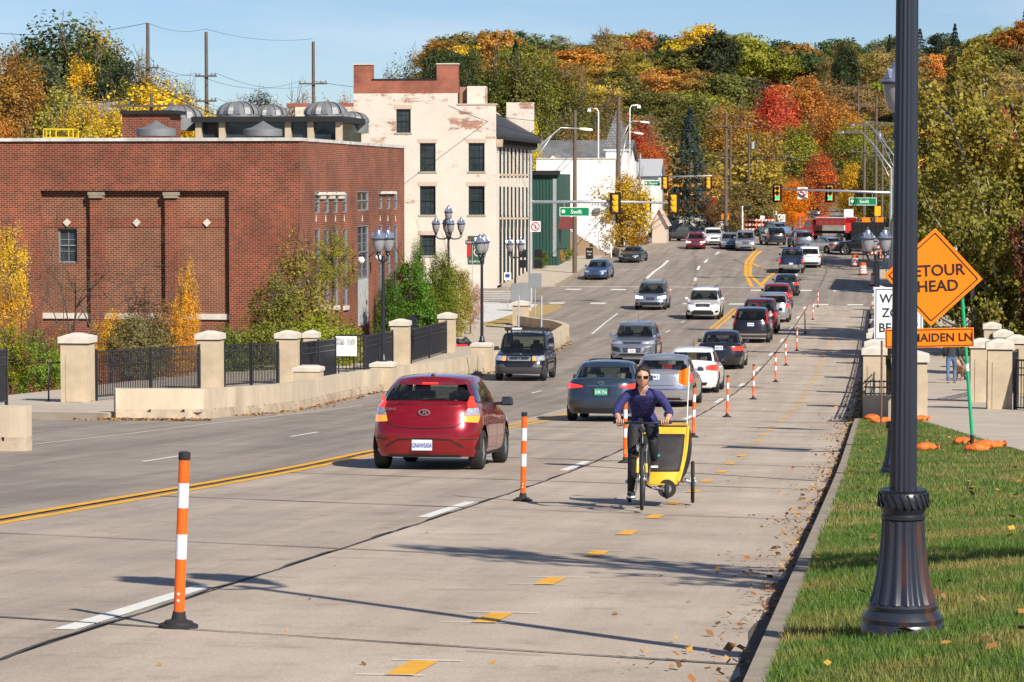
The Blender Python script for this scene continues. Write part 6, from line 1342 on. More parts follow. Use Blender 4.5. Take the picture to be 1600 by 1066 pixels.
# far mast
o0 = gr(1000, 372); o0.z = zr(o0.y); MF = E('signal_mast', o0, 0, 'far silver mast arm with green street name sign above the left branch', 'signal mast', 'signal masts with long arms'); dF = 281
H = loc(1000,240,dF).z; MB().cyl((0,0,0),(0,0,H),.12,.1,12).build('post', M['galv'], MF, sm=R(50)); a1 = loc(1112,275,dF-3); a0 = loc(1000,277,dF); MB().tube([(0,0,a0.z),tuple(a1)],[.1,.06],10).build('mast_arm', M['galv'], MF, sm=True)
c = loc(1019,286.5,dF-1); name_sign(MF, c.x, c.y-.1, c.z, 1.6, .5, 'Moore')
for px in (1039, 1107): c = loc(px,286,dF-2); signal(MF, c.x, c.y, c.z, -1)
for k, (px, py, pb, d, lab) in enumerate(((1005,321,372,275,'pair of yellow signal heads beside the beige cloth canopy'),)):
    o0 = ray(px, pb, d); o0.z = zr(o0.y); r = E('signal_post', o0, 0, lab, 'signal'); H = loc(px,py,d).z; MB().cyl((0,0,0),(0,0,H),.06,None,8).build('post', M['galv'], r)
    for dx in (-.45,.45): signal(r, dx, -.1, H, -1)
o0 = gr(1160,372); r = E('dark_signal_post', o0, 0, 'white post carrying a black signal turned away near the bare bush', 'signal'); H = loc(1160,322,o0.y).z; MB().cyl((0,0,0),(0,0,max(3,H)),.08,None,8).build('post', M['whitep'], r); MB().box((.5,0,max(3,H)-.2),(.7,.4,.4)).build('signal_head', M['dark'], r)
# sign backs and cabinets at the left corner
def plate(px, py, w_, h_, pb, d, label, m, front=None, name='road_sign', cat='sign', r=.03, tilt=0, rz=0, grp=None):
    b = ray(px, pb, d); zg = zr(b.y)+.15 if b.x > -30 else zr(b.y)+.1; rt = E(name, (b.x,b.y,zg), rz, label, cat, grp); H = ray(px, py, d).z-zg
    MB().cyl((0,.03,-.2),(0,.03,H+h_/2-.05),r,None,8).build('post', M['galv'], rt); q = MB().box((0,0,H),(w_,.025,h_)).build('panel', m, rt); bv = q.modifiers.new('b','BEVEL'); bv.width = .01
    return rt, H
plate(809,457,.72,.95,512,150,'grey back of a rectangular sign just left of silver mast', M['greybk'], grp='grey sign backs by the junction')
plate(836,438.5,.72,.8,505,153,'grey back of a wide sign just right of silver mast', M['greybk'], grp='grey sign backs by the junction')
rt, H = plate(793,432,.42,.45,485,165,'small white information sign below the cream building', M['whitep']); MB().box((0,-.02,H+.04),(.26,.01,.2)).build('blue_mark', M['plateb'], rt)
b = ray(819,478,168); cb = E('signal_cabinet', (b.x,b.y,zr(b.y)+.15), 0, 'grey green signal control cabinet behind the short pillar', 'cabinet'); MB().box((0,0,.95),(.7,.6,1.5)).build('housing', M['greybk'], cb); MB().box((0,-.31,.95),(.6,.02,1.35)).build('door', M['greybk'], cb); MB().box((0,0,.1),(.8,.7,.2)).build('base', M['stonecap'], cb)
rt, H = plate(738,379,1.0,.28,447,200,'small black and white one way sign on a thin post', M['blackm'], r=.025); txt('ONE WAY', .2, M['whitep'], rt, (0,-.02,H))
b = ray(921,404,240); sb = E('sandwich_board', (b.x,b.y,zr(b.y)+.16), 0, 'wooden framed black sandwich board on the far pavement', 'sandwich board'); MB().box((0,0,.5),(.62,.05,.95)).build('board', M['dark'], sb); q = MB()
for x in (-.34,.34): q.box((x,-.01,.5),(.07,.07,1.05))
q.box((0,-.01,1.0),(.75,.06,.07)); q.build('frame', M['woodl'], sb); txt('Open', .2, M['whitep'], sb, (0,-.04,.65)); txt('Cafe', .16, M['whitep'], sb, (0,-.04,.4))
for k, (px, pb, pt, d) in enumerate(((935,404,354,243),(944,402,358,244),(950,402,352,245))): rt, H = plate(px,pt+3,.32,.5,pb,d,['left thin signpost between the wooden poles','middle thin signpost between the wooden poles','right thin signpost between the wooden poles'][k], M['refl'], r=.03)
# info board on the fence
b = gp(541, 560, 100); IB = E('information_board', (b[0],b[1],b[2]), R(0), 'white information board with small pictures fixed at the plaza fence', 'information board'); Hc = ray(541,541,100).z-b[2]
MB().box((0,0,Hc),(.76,.03,.7)).build('panel', mat('board_white', (.85,.85,.85), .5), IB); 
for x in (-.28,.28): MB().box((x,.03,Hc/2),(.04,.03,Hc)).build('leg', M['iron'], IB)
ip = mat('printed_picture', (.12,.12,.12), .6, col2=(.75,.75,.75), vs=14)
for x in (-.2,.18): MB().box((x,-.02,Hc+.16),(.3,.01,.24)).build('picture', ip, IB)
# tubular channelisers along the trial cycle lane
def channel_post(x, y, label, tilt=(0,0)):
    r = E('channeliser_post', (x,y,zr(y)+.012), 0, label, 'lane post', 'orange lane posts with white bands'); r.rotation_euler = (tilt[0], tilt[1], 0)
    MB().lathe([(0,0),(.115,0),(.12,.008),(.118,.02),(.09,.025),(.085,.04),(.06,.045),(.045,.055),(.037,.1),(.0,.105)], (0,0,0), 24).build('rubber_base', M['rubber'], r, sm=R(30))
    MB().lathe([(.033,.1),(.033,1.03)], (0,0,0), 20).build('tube', M['orange'], r, sm=True)
    for z0_, z1_ in ((.42,.57),(.73,.88)): MB().lathe([(.033,z0_),(.0342,z0_+.001),(.0342,z1_-.001),(.033,z1_)], (0,0,0), 20).build('reflective_band', M['refl'], r, sm=R(40))
    MB().lathe([(.034,1.02),(.036,1.025),(.036,1.065),(.025,1.07),(0,1.07)], (0,0,0), 20).build('cap', M['rubber'], r, sm=R(30))
    for z_ in (.17,.21): MB().lathe([(0,-.037),(.008,-.036),(.008,-.031)], (.0,0,z_), 8, 'y').build('bolt_head', M['whitep'], r)
ord_ = ['nearest','second nearest','third','fourth','fifth','sixth','seventh','eighth','ninth','tenth','eleventh','twelfth']
PP = [(279,985),(817,785),(977,725),(1083,685),(1136,653),(1177,625),(1212,598),(1228,572),(1245,549),(1258,522),(1270,500),(1278,480)]
for k, (px, py) in enumerate(PP):
    q = gr(px, py); channel_post(q.x, q.y, ['orange post with white bands in foreground, leaning slightly','orange post with white bands just right of the red hatchback','orange post with white bands hidden partly behind the cyclist','orange post with white bands behind the cyclist flag','orange lane post beside the gap after the white sedan','orange lane post level with the black sedan','orange lane post just beyond the one by the black sedan','orange lane post before the black compact suv','orange lane post level with black compact suv','third last orange lane post','second last orange lane post','farthest orange lane post near the stop line'][k], tilt=((0,R(2.4)) if k == 0 else (R(rnd.uniform(-1.5,1.5)), R(rnd.uniform(-1.5,1.5)))))
# detour sign
b = gr(1519, 704, .15); DS = E('detour_sign', (b.x,b.y,zr(b.y)+.15), 0, 'orange diamond detour sign on a green and white post', 'road sign'); dD = 48.6
def dloc(px, py): return ray(px, py, dD)-Vector(DS.location)
c = dloc(1458,433); wD = .845*1.02
grn = mat('green_post', (.0,.35,.16), .5)
t0 = dloc(1519,704); t1 = dloc(1502,440)
MB().cyl((0,.08,.25),(t1.x,.08,t1.z),.03,None,8).build('post', grn, DS); MB().cyl((0,.08,0),(0.0,.08,.26),.035,None,8).build('stub', M['rubber'], DS); m0 = Vector((0,.08,.25)).lerp(Vector((t1.x,.08,t1.z)), .42); MB().cyl(tuple(m0),tuple(m0+Vector((-.01,0,.12))),.032,None,8).build('white_tape', M['whitep'], DS)
sg = bpy.data.objects.new('sign_panel', None); 
def diamond(r_, y_, th, name, m, parent, inner=0):
    q = MB(); q.M = Matrix.Translation(c) @ Matrix.Rotation(R(2.2),4,'Y'); P_ = []
    for k in range(4):
        a = math.pi/2*k
        for j in (-1,0,1): P_.append((r_*math.cos(a)-.04*math.cos(a)*(1 if j == 0 else 1.6)+.03*j*-math.sin(a)*1, r_*math.sin(a)-.04*math.sin(a)*(1 if j == 0 else 1.6)+.03*j*math.cos(a)))
    if not inner: q.prism(P_, y_-th, y_, 'y')
    else:
        n = len(P_); I_ = [(x*inner, z*inner) for x, z in P_]; q.add([(x,y_-th,z) for x, z in P_]+[(x,y_-th,z) for x, z in I_]+[(x,y_,z) for x, z in P_]+[(x,y_,z) for x, z in I_], [(i,(i+1)%n,n+(i+1)%n,n+i) for i in range(n)]+[(2*n+i,2*n+(i+1)%n,(i+1)%n,i) for i in range(n)])
    return fixn(q.build(name, m, parent))
dp = diamond(wD+.02, 0, .012, 'diamond_panel', M['orangef'], DS); diamond(wD-.055, -.014, .004, 'border', M['ink'], dp, .965)
Rt = (R(90), R(-3), 0)
for s_, z_, x_ in (('DETOUR',.105,0),('AHEAD',-.165,-.01)): txt(s_, .27, M['ink'], dp, (c.x+x_, c.y-.018, c.z+z_), rot=Rt, sx=1.0, bold=.018)
c2 = dloc(1452,528); pw = 1.52; q = MB(); q.M = Matrix.Translation(c2) @ Matrix.Rotation(R(-1.5),4,'Y'); q.box((0,0,0),(pw,.015,.33)); mp = q.build('name_panel', M['orangef'], DS); q = MB(); q.M = Matrix.Translation(c2) @ Matrix.Rotation(R(-1.5),4,'Y')
for a, b_, d_, e_ in ((0,.14,pw-.05,.012),(0,-.14,pw-.05,.012),(pw/2-.025,0,.012,.28),(-pw/2+.025,0,.012,.28)): q.box((a,-.012,b_),(d_,.004,e_))
q.build('border', M['ink'], mp); txt('MAIDEN LN', .2, M['ink'], mp, (c2.x+.22, c2.y-.014, c2.z+.004), rot=(R(90),R(-1.5),0), sx=1.0, bold=.014)
# work zone sign
b = gr(1376,668,.15); WS = E('work_zone_sign', (b.x,b.y+1.0,zr(b.y+1)+.15), 0, 'white work zone begins sign on rusty post, partly behind the lamp post', 'road sign'); dW = 60
oW = ray(1404,491,dW)-Vector(WS.location); ww, wh = 76/FPX*dW, 84/FPX*dW
sp = MB().box(tuple(oW),(ww,.015,wh)).build('sign_panel', M['refl'], WS); bv = sp.modifiers.new('b','BEVEL'); bv.width = .005; q = MB()
for a, b_, d_, e_ in ((0,wh/2-.045,ww-.07,.014),(0,-wh/2+.045,ww-.07,.014),(ww/2-.04,0,.014,wh-.1),(-ww/2+.04,0,.014,wh-.1)): q.box((oW.x+a,oW.y-.012,oW.z+b_),(d_,.004,e_))
q.build('border', M['ink'], sp)
for s_, z_ in (('WORK',.32),('ZONE',.02),('BEGINS',-.3)): txt(s_, .27, M['ink'], sp, (oW.x,oW.y-.012,oW.z+z_), bold=.012, sx=.95)
MB().cyl((oW.x-.35,oW.y+.03,oW.z-.2),(oW.x-.35,oW.y+.03,-.1),.022,None,8).build('post', mat('rusty_post', (.16,.08,.05), .8), WS)
def sandbag(x, y, z, L, label, rz, grp='orange sandbags holding sign posts'):
    me = MB()
    def f(u, v):
        a = 2*math.pi*u; t = v*2-1; rr = max(.03, (1-abs(t)**3.6)**.5)*(1+.04*math.sin(a*3+x)+.05*math.sin(v*9+y)); xx = L/2*t
        if t > .74: rr = .22 if t < .82 else .22+2.2*(t-.82)
        return (xx, rr*.17*math.cos(a)+.02*math.sin(6*t), max(0, .05+rr*.075*math.sin(a)+.012*math.sin(5*t+x)+.02*max(0,t)))
    me.grid(f, 16, 18); r = me.build('sandbag', mat('orange_woven_bag', (.75,.15,.02), .7, var=.3, vs=10, bump=1.0, bs=22) if 'orange_woven_bag' not in bpy.data.materials else bpy.data.materials['orange_woven_bag'], sm=True, loc=(x,y,z), rot=(0,0,rz))
    return tag(r, label, 'sandbag', grp)
for px, py, L, rz, lab in ((1545,704,.75,.3,'orange sandbag right of the detour sign post'),(1505,698,.5,-.6,'small crumpled orange sandbag left of detour sign post'),(1528,709,.6,.1,'orange sandbag in front of the detour sign post foot'),(1446,706,.6,-.1,'lone orange sandbag in grass right of lamp post'),(1378,662,.7,.2,'orange sandbag at foot of the work zone sign'),(1362,657,.4,1.0,'small orange sandbag on kerb side of work zone sign'),(1438,660,.55,-.3,'orange sandbag against the parapet end pillar')):
    b = gr(px, py, .15); sandbag(b.x, b.y, zr(b.y)+.15+lawn_dz(b.x,b.y), L*.78, lab, rz)
# drums, barricades, arrow board
def drum(px, py, label, s_=1.0):
    b = gr(px, py); r = E('traffic_drum', (b.x,b.y,zr(b.y)+.005), 0, label, 'traffic drum', 'orange drums with white bands')
    MB().lathe([(0,0),(.4,0),(.4,.06),(.3,.08)], (0,0,0), 20).build('base', M['rubber'], r, sm=R(30)); prof = [(.3,.06),(.3,.3),(.285,.32),(.285,.52),(.27,.54),(.27,.74),(.255,.76),(.255,.93),(.15,.97),(.0,.98)]
    MB().lathe(prof, (0,0,0), 20).build('body', M['orange'], r, sm=R(30))
    for z0_, z1_, rr in ((.16,.29,.303),(.36,.5,.288),(.58,.72,.273)): MB().lathe([(rr,z0_),(rr,z1_)], (0,0,0), 20).build('white_band', M['refl'], r, sm=True)
drum(1336, 417, 'orange drum with white bands, left of two by barricade'); drum(1348, 430, 'orange drum with white bands, second from the left'); drum(1366, 447, 'orange drum with white bands partly behind the lamp')
def barricade(px, py, d, w_, label, stripes=2, rz=0, col='orange'):
    b = ray(px, py, d); r = E('barricade', (b.x,b.y,zr(b.y)), rz, label, 'barricade', 'orange work barricades')
    for s_ in (-1,1): MB().box((s_*w_/2*.9,0,.8),(.07,.3,1.6)).build('leg', M['orange'], r)
    for k in range(stripes):
        n = 6
        rail_ = MB().box((0,-.1,.6+.5*k),(w_,.04,.22)).build('rail', M['refl'], r)
        for i in range(n): q = MB(); x = -w_/2+w_*(i+.25)/n; q.add([(x,-.125,.49+.5*k),(x+w_/n*.5,-.125,.49+.5*k),(x+w_/n*.5+.1,-.125,.71+.5*k),(x+.1,-.125,.71+.5*k)],[(0,1,2,3)]); q.build('stripe', M['orange'], rail_)
    return r
barricade(1362, 404, 240, 1.6, 'orange framed barricade standing beside the striped drums', 3); barricade(1388,402,238,1.2,'orange barricade half hidden behind the dark lamp post',3)
for i, (px, d) in enumerate(((1176,292),(1196,290))): barricade(px, 370, d, 2.0, ['red white barricade beside the bare bush','barricade above the black suv','far barricade beside the dump truck'][i], 3)
b = ray(1357,400,252); AB = E('arrow_board', (b.x,b.y,zr(b.y)), 0, 'large black arrow board trailer behind the twin lamp', 'arrow board'); zc = ray(1357,360,252).z-zr(b.y); wA_ = 54/FPX*252
MB().box((0,0,zc),(wA_,.12,1.45)).build('panel', M['dark'], AB)
for s_ in (-.8,.8): MB().box((s_,.1,zc/2),(.08,.08,zc)).build('post', M['orange'], AB)
MB().box((0,.3,.6),(1.8,1.4,.5)).build('battery_box', M['orange'], AB)
for i in range(7):
    for j in range(3): MB().lathe([(.0,-.02),(.09,-.03),(.09,.0)], (-wA_/2+.3+.41*i,-.07,zc-.5+.5*j), 8, 'y').build('lamp', M['blackm'], AB)
for s_ in (-1,1): MB().lathe([(.2,-.1),(.32,-.1),(.32,.1),(.2,.1)], (s_*.95,.3,.32), 16, 'x').build('wheel', M['rubber'], AB, sm=R(30))
for k, (px, py, d, w_, h_, m_, lab) in enumerate(((1133,339,285,.75,.6,'orangef','small square orange sign on the crossarm pole'),(1250,336,300,.9,.35,'orange','orange sign top behind the dump truck'),(1353,344,252,.7,.45,'orangef','left orange square above the arrow board'),(1374,344,252,.7,.45,'orangef','right orange square above the arrow board'),(1221,341,300,.8,.8,'whitep','white lane arrow sign above barricades'),(1191,340,290,.45,.36,'whitep','left white double plate sign near the bare bush'),(1210,333,300,.5,.4,'whitep','small white plate left of the lane arrow sign'),(1289,342,320,.5,.7,'greybk','grey sign back on hill road'),(1333,344,300,.35,.8,'greybk','tall narrow grey sign back right of hill road'),(1371,330,260,.55,.9,'signY','yellow diamond-like warning sign behind right signal mast'))):
    rt, H = plate(px, py, w_, h_, 372, d, lab, M[m_], r=.03)
    if 'lane arrow' in lab and m_ == 'whitep' and w_ > .6:
        for s_ in (-.15,.15): MB().tube([(s_,-.03,H-.28),(s_,-.03,H),(s_*1.7,-.03,H+.22)],.03,5).build('arrow', M['ink'], rt)
rt, H = plate(1384.5,385,.6,.6,447,205,'white no turn sign partly hidden by the lamp post at right', M['whitep'], r=.03); MB().lathe([(.2,-.01),(.26,-.01),(.26,0),(.2,0)], (0,-.02,H), 20, 'y').build('ring', M['red_ink'], rt)
# white box truck front
b = ray(1326,372,285); BT = E('box_truck', (b.x,b.y,zr(b.y)), 0, 'white box truck edge showing beside the black arrow board', 'truck'); MB().box((0,0,1.7),(.9,4,2.2)).build('box', M['whitep'], BT); MB().box((0,0,.45),(.8,4,.5)).build('chassis', M['dark'], BT)
for s_ in (-1.5,1.5): MB().lathe([(.2,-.1),(.45,-.1),(.45,.1),(.2,.1)], (-.42,s_,.45), 14, 'x').build('wheel', M['rubber'], BT)
# bag on the plaza
b = gr(724, 541, .15); BG = E('dropped_bag', (b.x,b.y,zr(b.y)+.16), .3, 'black and red bag lying on the pavement behind the low wall', 'bag'); q = MB()
q.grid(lambda u, v: ((v-.5)*.8, .18*math.cos(2*math.pi*u)*math.sin(math.pi*v)**.5, max(0,.16+.2*math.sin(2*math.pi*u)*math.sin(math.pi*v)**.5+.06*math.sin(12*v))), 12, 10); q.build('bag_body', M['blackm'], BG, sm=True); MB().box((-.2,-.2,.05),(.7,.16,.06)).build('flap', M['red_ink'], BG)
# ================================================================ vegetation
def leaf_mat(name, trans=.38, hue=.014):
    m, n, l, b = NM(name); oi = n.new('ShaderNodeObjectInfo'); g = n.new('ShaderNodeNewGeometry')
    hs = n.new('ShaderNodeHueSaturation'); l.new(oi.outputs['Color'], hs.inputs['Color'])
    nz = n.new('ShaderNodeTexNoise'); nz.inputs['Scale'].default_value = .35; nz.inputs['Detail'].default_value = 3; l.new(g.outputs['Position'], nz.inputs[0])
    mr = n.new('ShaderNodeMapRange'); mr.inputs['From Min'].default_value = .3; mr.inputs['From Max'].default_value = .7; mr.inputs['To Min'].default_value = .5-hue; mr.inputs['To Max'].default_value = .5+hue; l.new(nz.outputs[0], mr.inputs[0]); l.new(mr.outputs[0], hs.inputs['Hue'])
    mv = n.new('ShaderNodeMapRange'); mv.inputs['To Min'].default_value = .7; mv.inputs['To Max'].default_value = 1.9; l.new(g.outputs['Random Per Island'], mv.inputs[0]); l.new(mv.outputs[0], hs.inputs['Value'])
    l.new(hs.outputs[0], b.inputs['Base Color']); b.inputs['Roughness'].default_value = .55; b.inputs['Specular IOR Level'].default_value = .3
    t = n.new('ShaderNodeBsdfTranslucent'); l.new(hs.outputs[0], t.inputs[0]); mx = n.new('ShaderNodeMixShader'); mx.inputs[0].default_value = trans; l.new(b.outputs[0], mx.inputs[1]); l.new(t.outputs[0], mx.inputs[2]); l.new(mx.outputs[0], n['Material Output'].inputs[0])
    return m
M['leaf'] = leaf_mat('foliage'); M['bark'] = mat('bark', (.1,.075,.055), .95, var=.35, vs=6, bump=.4); M['barkp'] = mat('pale_bark', (.42,.38,.32), .9, var=.2, vs=4)
def quads_mesh(name, cen, nrm, size, m, asp=.62, seed=0):
    g = np.random.default_rng(seed); n = len(cen); r = g.normal(size=(n,3)); u = np.cross(nrm, r); u /= np.linalg.norm(u, axis=1, keepdims=True)+1e-9; v = np.cross(nrm, u)
    s = size[:, None]*(.7+.6*g.random((n,1))); P = np.empty((n,4,3), np.float32); P[:,0] = cen-u*s; P[:,1] = cen-v*s*asp; P[:,2] = cen+u*s; P[:,3] = cen+v*s*asp
    me = bpy.data.meshes.new(name); me.vertices.add(4*n); me.vertices.foreach_set('co', P.reshape(-1)); me.loops.add(4*n); me.loops.foreach_set('vertex_index', np.arange(4*n, dtype=np.int32)); me.polygons.add(n); me.polygons.foreach_set('loop_start', np.arange(0, 4*n, 4, dtype=np.int32)); me.polygons.foreach_set('loop_total', np.full(n, 4, np.int32)); me.update(); me.materials.append(m); return me
def crown_mesh(name, seed, n, clumps, leaf, shape, spread=.085, hollow=.45, asp=1.0):
    """unit crown: z 0..1, radius about .5"""
    g = np.random.default_rng(seed); d = g.normal(size=(clumps,3)); d /= np.linalg.norm(d, axis=1, keepdims=True); r = hollow+(1-hollow)*g.random((clumps,1))**.6; c = d*r; z = (c[:,2]+1)/2
    if shape == 'round': k = 1.0
    elif shape == 'broad': c[:,:2] *= 1.05; z = z**.85; k = 1
    elif shape == 'oval': c[:,:2] *= .82
    elif shape == 'cone': c[:,:2] *= (1.15-z)[:,None]*.9
    elif shape == 'spiky': c[:,:2] *= (1.05-z*.55)[:,None]
    lump = 1+.22*np.sin(3*np.arctan2(c[:,1],c[:,0])+seed)*np.sin(4*z+seed); c = np.stack([c[:,0]*.43*lump, c[:,1]*.43*lump, .06+z*.86], 1)
    cr = spread*(.6+.8*g.random(clumps)); idx = g.integers(0, clumps, n); off = g.normal(size=(n,3)); off /= (1+np.linalg.norm(off, axis=1, keepdims=True)*.35); P = c[idx]+off*cr[idx][:,None]*np.array([1.1,1.1,.75])
    P = P*np.array([1,1,asp]); nr = (P/np.array([1,1,asp])-np.array([0,0,.4]))*1.2+g.normal(size=(n,3))*.35; nr /= np.linalg.norm(nr, axis=1, keepdims=True)
    return quads_mesh(name, P, nr, np.full(n, leaf), M['leaf'], seed=seed)
def limbs(mb, p, d, L, r, depth, g, br=3, bend=.25, keep=.72):
    pts = [Vector(p)]; dd = Vector(d).normalized()
    for k in range(4): dd = (dd+Vector((g.uniform(-bend,bend),g.uniform(-bend,bend),g.uniform(-bend*.3,bend*.6)))).normalized(); pts.append(pts[-1]+dd*L/4)
    mb.tube(pts, [r*(1-.12*k) for k in range(5)], 5 if depth > 1 else 3)
    if depth <= 0: return
    for k in range(br):
        t = g.choice((2,3,4,4)); a = g.uniform(0, 6.28); o = dd.orthogonal().normalized(); o = Matrix.Rotation(a, 3, dd) @ o
        limbs(mb, pts[t], dd*.75+o*g.uniform(.45,.85), L*keep*g.uniform(.7,1.1), r*.58, depth-1, g, br, bend, keep)
def trunk_mesh(name, seed, depth=2, m=None, r=.022, fork=.3):
    g = random.Random(seed); mb = MB(); mb.tube([(0,0,-.05),(.004,0,fork*.5),(0,.006,fork),(0,0,.62)], [r*1.25,r,r*.85,r*.35], 7)
    for k in range(6): a = g.uniform(0,6.28); limbs(mb, (0,0,fork+.05*k), (math.cos(a)*.8,math.sin(a)*.8,.8), .28, r*.5, depth-1, g)
    return mb.mesh(name, m or M['bark'])
PRO = {}
def bucket(a): return min((.8,1.1,1.5,2.1,3.0), key=lambda q: abs(math.log(q/a)))
def proto(kind, asp=1.0):
    if (kind, asp) in PRO: return PRO[(kind, asp)]
    L_ = dict(r1=(11,9000,120,.018,'round'), r2=(12,9000,105,.018,'broad'), r3=(13,8500,100,.018,'oval'), r4=(17,9000,90,.019,'round'), far1=(14,4200,80,.028,'round'), far2=(15,4200,75,.028,'broad'), far3=(16,4000,70,.028,'oval'), sp1=(21,5200,80,.016,'round'), sp2=(22,4600,70,.016,'oval'), bush=(31,7500,90,.017,'broad'), bush2=(32,6500,80,.018,'oval'), spiky=(33,10000,120,.016,'spiky'))[kind]
    c = crown_mesh('crown', L_[0], int(L_[1]*max(1,asp**.7)), int(L_[2]*max(1,asp**.7)), L_[3], L_[4], .095 if kind[0] != 's' else .07, .45 if kind[:2] != 'sp' else .3, asp); t = trunk_mesh('trunk', L_[0]+100, 3 if kind[:2] in ('sp','r1','r2','r3') else 2)
    PRO[(kind, asp)] = (c, t); return PRO[(kind, asp)]
def conifer_proto(key, n, seed):
    if key in PRO: return PRO[key]
    g = np.random.default_rng(seed); z = g.random(n)**1.35; tiers = 16; zt_ = (np.floor(z*tiers)+.5*g.random(n)**2)/tiers; a = g.random(n)*6.283; boughs = np.round(a/6.283*11+zt_*37)/11*6.283+g.normal(size=n)*.13; rr = (1-zt_)**.85*.33*(.45+.65*g.random(n)**.5)*(1+.18*np.sin(boughs*5+zt_*40))
    P = np.stack([rr*np.cos(boughs), rr*np.sin(boughs), zt_*.97+.03-rr*.22+.01*g.normal(size=n)], 1); nr = np.stack([np.cos(boughs)*.4, np.sin(boughs)*.4, np.ones(n)], 1)+g.normal(size=(n,3))*.3; nr /= np.linalg.norm(nr, axis=1, keepdims=True)
    c = quads_mesh('crown', P, nr, np.full(n, .022), M['leaf'], .4, seed); t = MB().cyl((0,0,-.03),(0,0,.95),.014,.002,7).mesh('trunk', M['bark']); PRO[key] = (c, t); return PRO[key]
TREES = [0]
def tree(x, y, z, h, wd, col, kind, label, group='trees on the wooded hill', name='tree', cat='tree', rz=None, trunk=True):
    c, t = conifer_proto(kind, 5200, 5) if kind.startswith('con') else proto(kind, bucket(h/wd)); ak = 1 if kind.startswith('con') else bucket(h/wd); r = E(name, (x,y,z), 0, label, cat, group); wd *= 1.22; k = wd if not kind.startswith('con') else wd*1.4
    r.rotation_euler = (0,0,rnd.random()*6.28 if rz is None else rz)
    o = O('crown', c, r); o.scale = (k, k, h/ak); o.color = (*col, 1)
    if trunk: q = O('trunk', t, r); q.scale = (k, k, h)
    TREES[0] += 1; return r
PAL = dict(G=(.05,.075,.018), DG=(.028,.045,.016), OG=(.12,.115,.025), Y=(.56,.35,.02), YG=(.19,.20,.02), O=(.40,.17,.03), R=(.34,.07,.03), B=(.20,.13,.045), BO=(.32,.17,.03), GG=(.10,.115,.055), C=(.018,.036,.022), V=(.075,.16,.012), OR=(.45,.12,.025), LB=(.28,.19,.06), GB=(.30,.20,.03))
def T_at(px, ytop, d, wpx, col, kind, label, zoff=0.0, **k):
    p = ray(px, ytop, d); zb = tz(p.x, p.y)+zoff; return tree(p.x, p.y, zb, max(2, p.z-zb), wpx/FPX*d, PAL[col] if isinstance(col, str) else col, kind, label, **k)
left = [(15,55,176,86,'BO','r1','orange and green tree at the left edge, upper row'),(88,22,205,150,'G','r2','largest green tree in upper left'),(142,14,222,112,(.26,.19,.03),'r3','tall yellow green tree poking above the largest green tree'),(70,78,192,95,'GG','r4','grey green tree in front of the largest green tree'),(186,72,196,92,'DG','r1','dark green tree left of the far left pole'),(128,70,200,55,'Y','r4','small bright yellow tree top among green crowns'),
 (222,60,210,40,(.3,.2,.05),'sp2','thin sparse yellow tree beside the far left pole'),(248,90,188,66,(.2,.11,.03),'r3','brown green tree right of the far left pole'),(238,122,168,136,(.60,.42,.02),'r2','broad bright yellow tree above the brick hall roof'),(314,146,160,60,'Y','r3','yellow tree beside the middle tall pole'),(178,150,163,88,(.5,.36,.03),'r1','yellow tree left of the broad bright yellow tree'),(283,116,175,56,(.22,.17,.03),'r1','olive brown tree between bright yellow tree and middle pole'),
 (4,134,150,48,'O','r4','orange tree at the left edge just above the roof'),(46,158,150,66,(.34,.19,.04),'sp1','thin rusty shrub tree above left part of roof'),(105,150,155,84,(.32,.25,.05),'sp1','thin olive yellow tree behind the yellow roof railing'),(150,170,150,60,(.5,.38,.04),'r4','low yellow tree behind the roof railing'),(25,100,182,60,'OG','r2','olive tree behind the left edge orange tree'),(205,110,186,60,'OG','r4','olive tree under the dark green tree'),
 (404,132,262,60,'DG','r2','small dark green tree alone against sky left of third pole'),(452,128,255,60,'BO','sp1','rusty sparse tree left of the third tall pole'),(472,120,270,50,(.3,.16,.04),'sp2','brown sparse tree right at third tall pole'),(522,138,250,56,'BO','r4','orange brown tree against the cream building'),(375,158,250,40,(.2,.13,.07),'sp2','small bare looking tree behind the roof ventilators'),(430,150,245,50,'OG','r1','low olive tree behind the roof ventilators'),(345,170,240,50,(.3,.18,.04),'r4','low rusty tree left of the small dark green tree'),(560,150,300,60,'BO','r2','rusty tree hidden behind cream building parapet')]
for t in left: T_at(*t[:2], t[2], t[3]*1.2, t[4], t[5], t[6], group='trees above the brick hall')
more = [(330,160,205,60,'YG','r3','small green yellow tree between middle and third poles'),(362,168,215,56,'BO','r4','rusty tree behind the central roof ventilators'),(395,165,225,60,'GB','r1','golden brown tree behind ventilators at the roof centre'),(440,168,215,64,'Y','r2','low yellow tree behind right roof ventilators'),(480,165,220,60,'BO','r1','rusty tree left of the third tall pole base'),(510,160,225,60,'GB','r4','golden tree touching the cream building wall'),(540,140,262,46,'O','r2','orange tree at cream building left corner'),(55,45,215,90,'OG','r1','olive tree filling behind the left green tree'),(115,45,225,90,'G','r1','green tree filling behind the grey house roof'),(165,60,210,90,'OG','r2','olive green tree behind the yellow tree top'),(90,128,176,100,(.28,.26,.04),'r4','yellow olive tree in front of the grey roof'),(135,140,172,80,(.5,.36,.03),'r1','yellow tree just right of the grey roof'),(30,120,180,70,'BO','r3','rusty tree left of the grey house'),(200,165,165,80,(.5,.38,.03),'r2','low yellow tree along the roofline'),(270,150,176,80,(.42,.34,.03),'r3','yellow green tree left of the middle pole')]
for t in more: T_at(*t[:2], t[2], t[3]*1.15, t[4], t[5], t[6], group='trees above the brick hall')
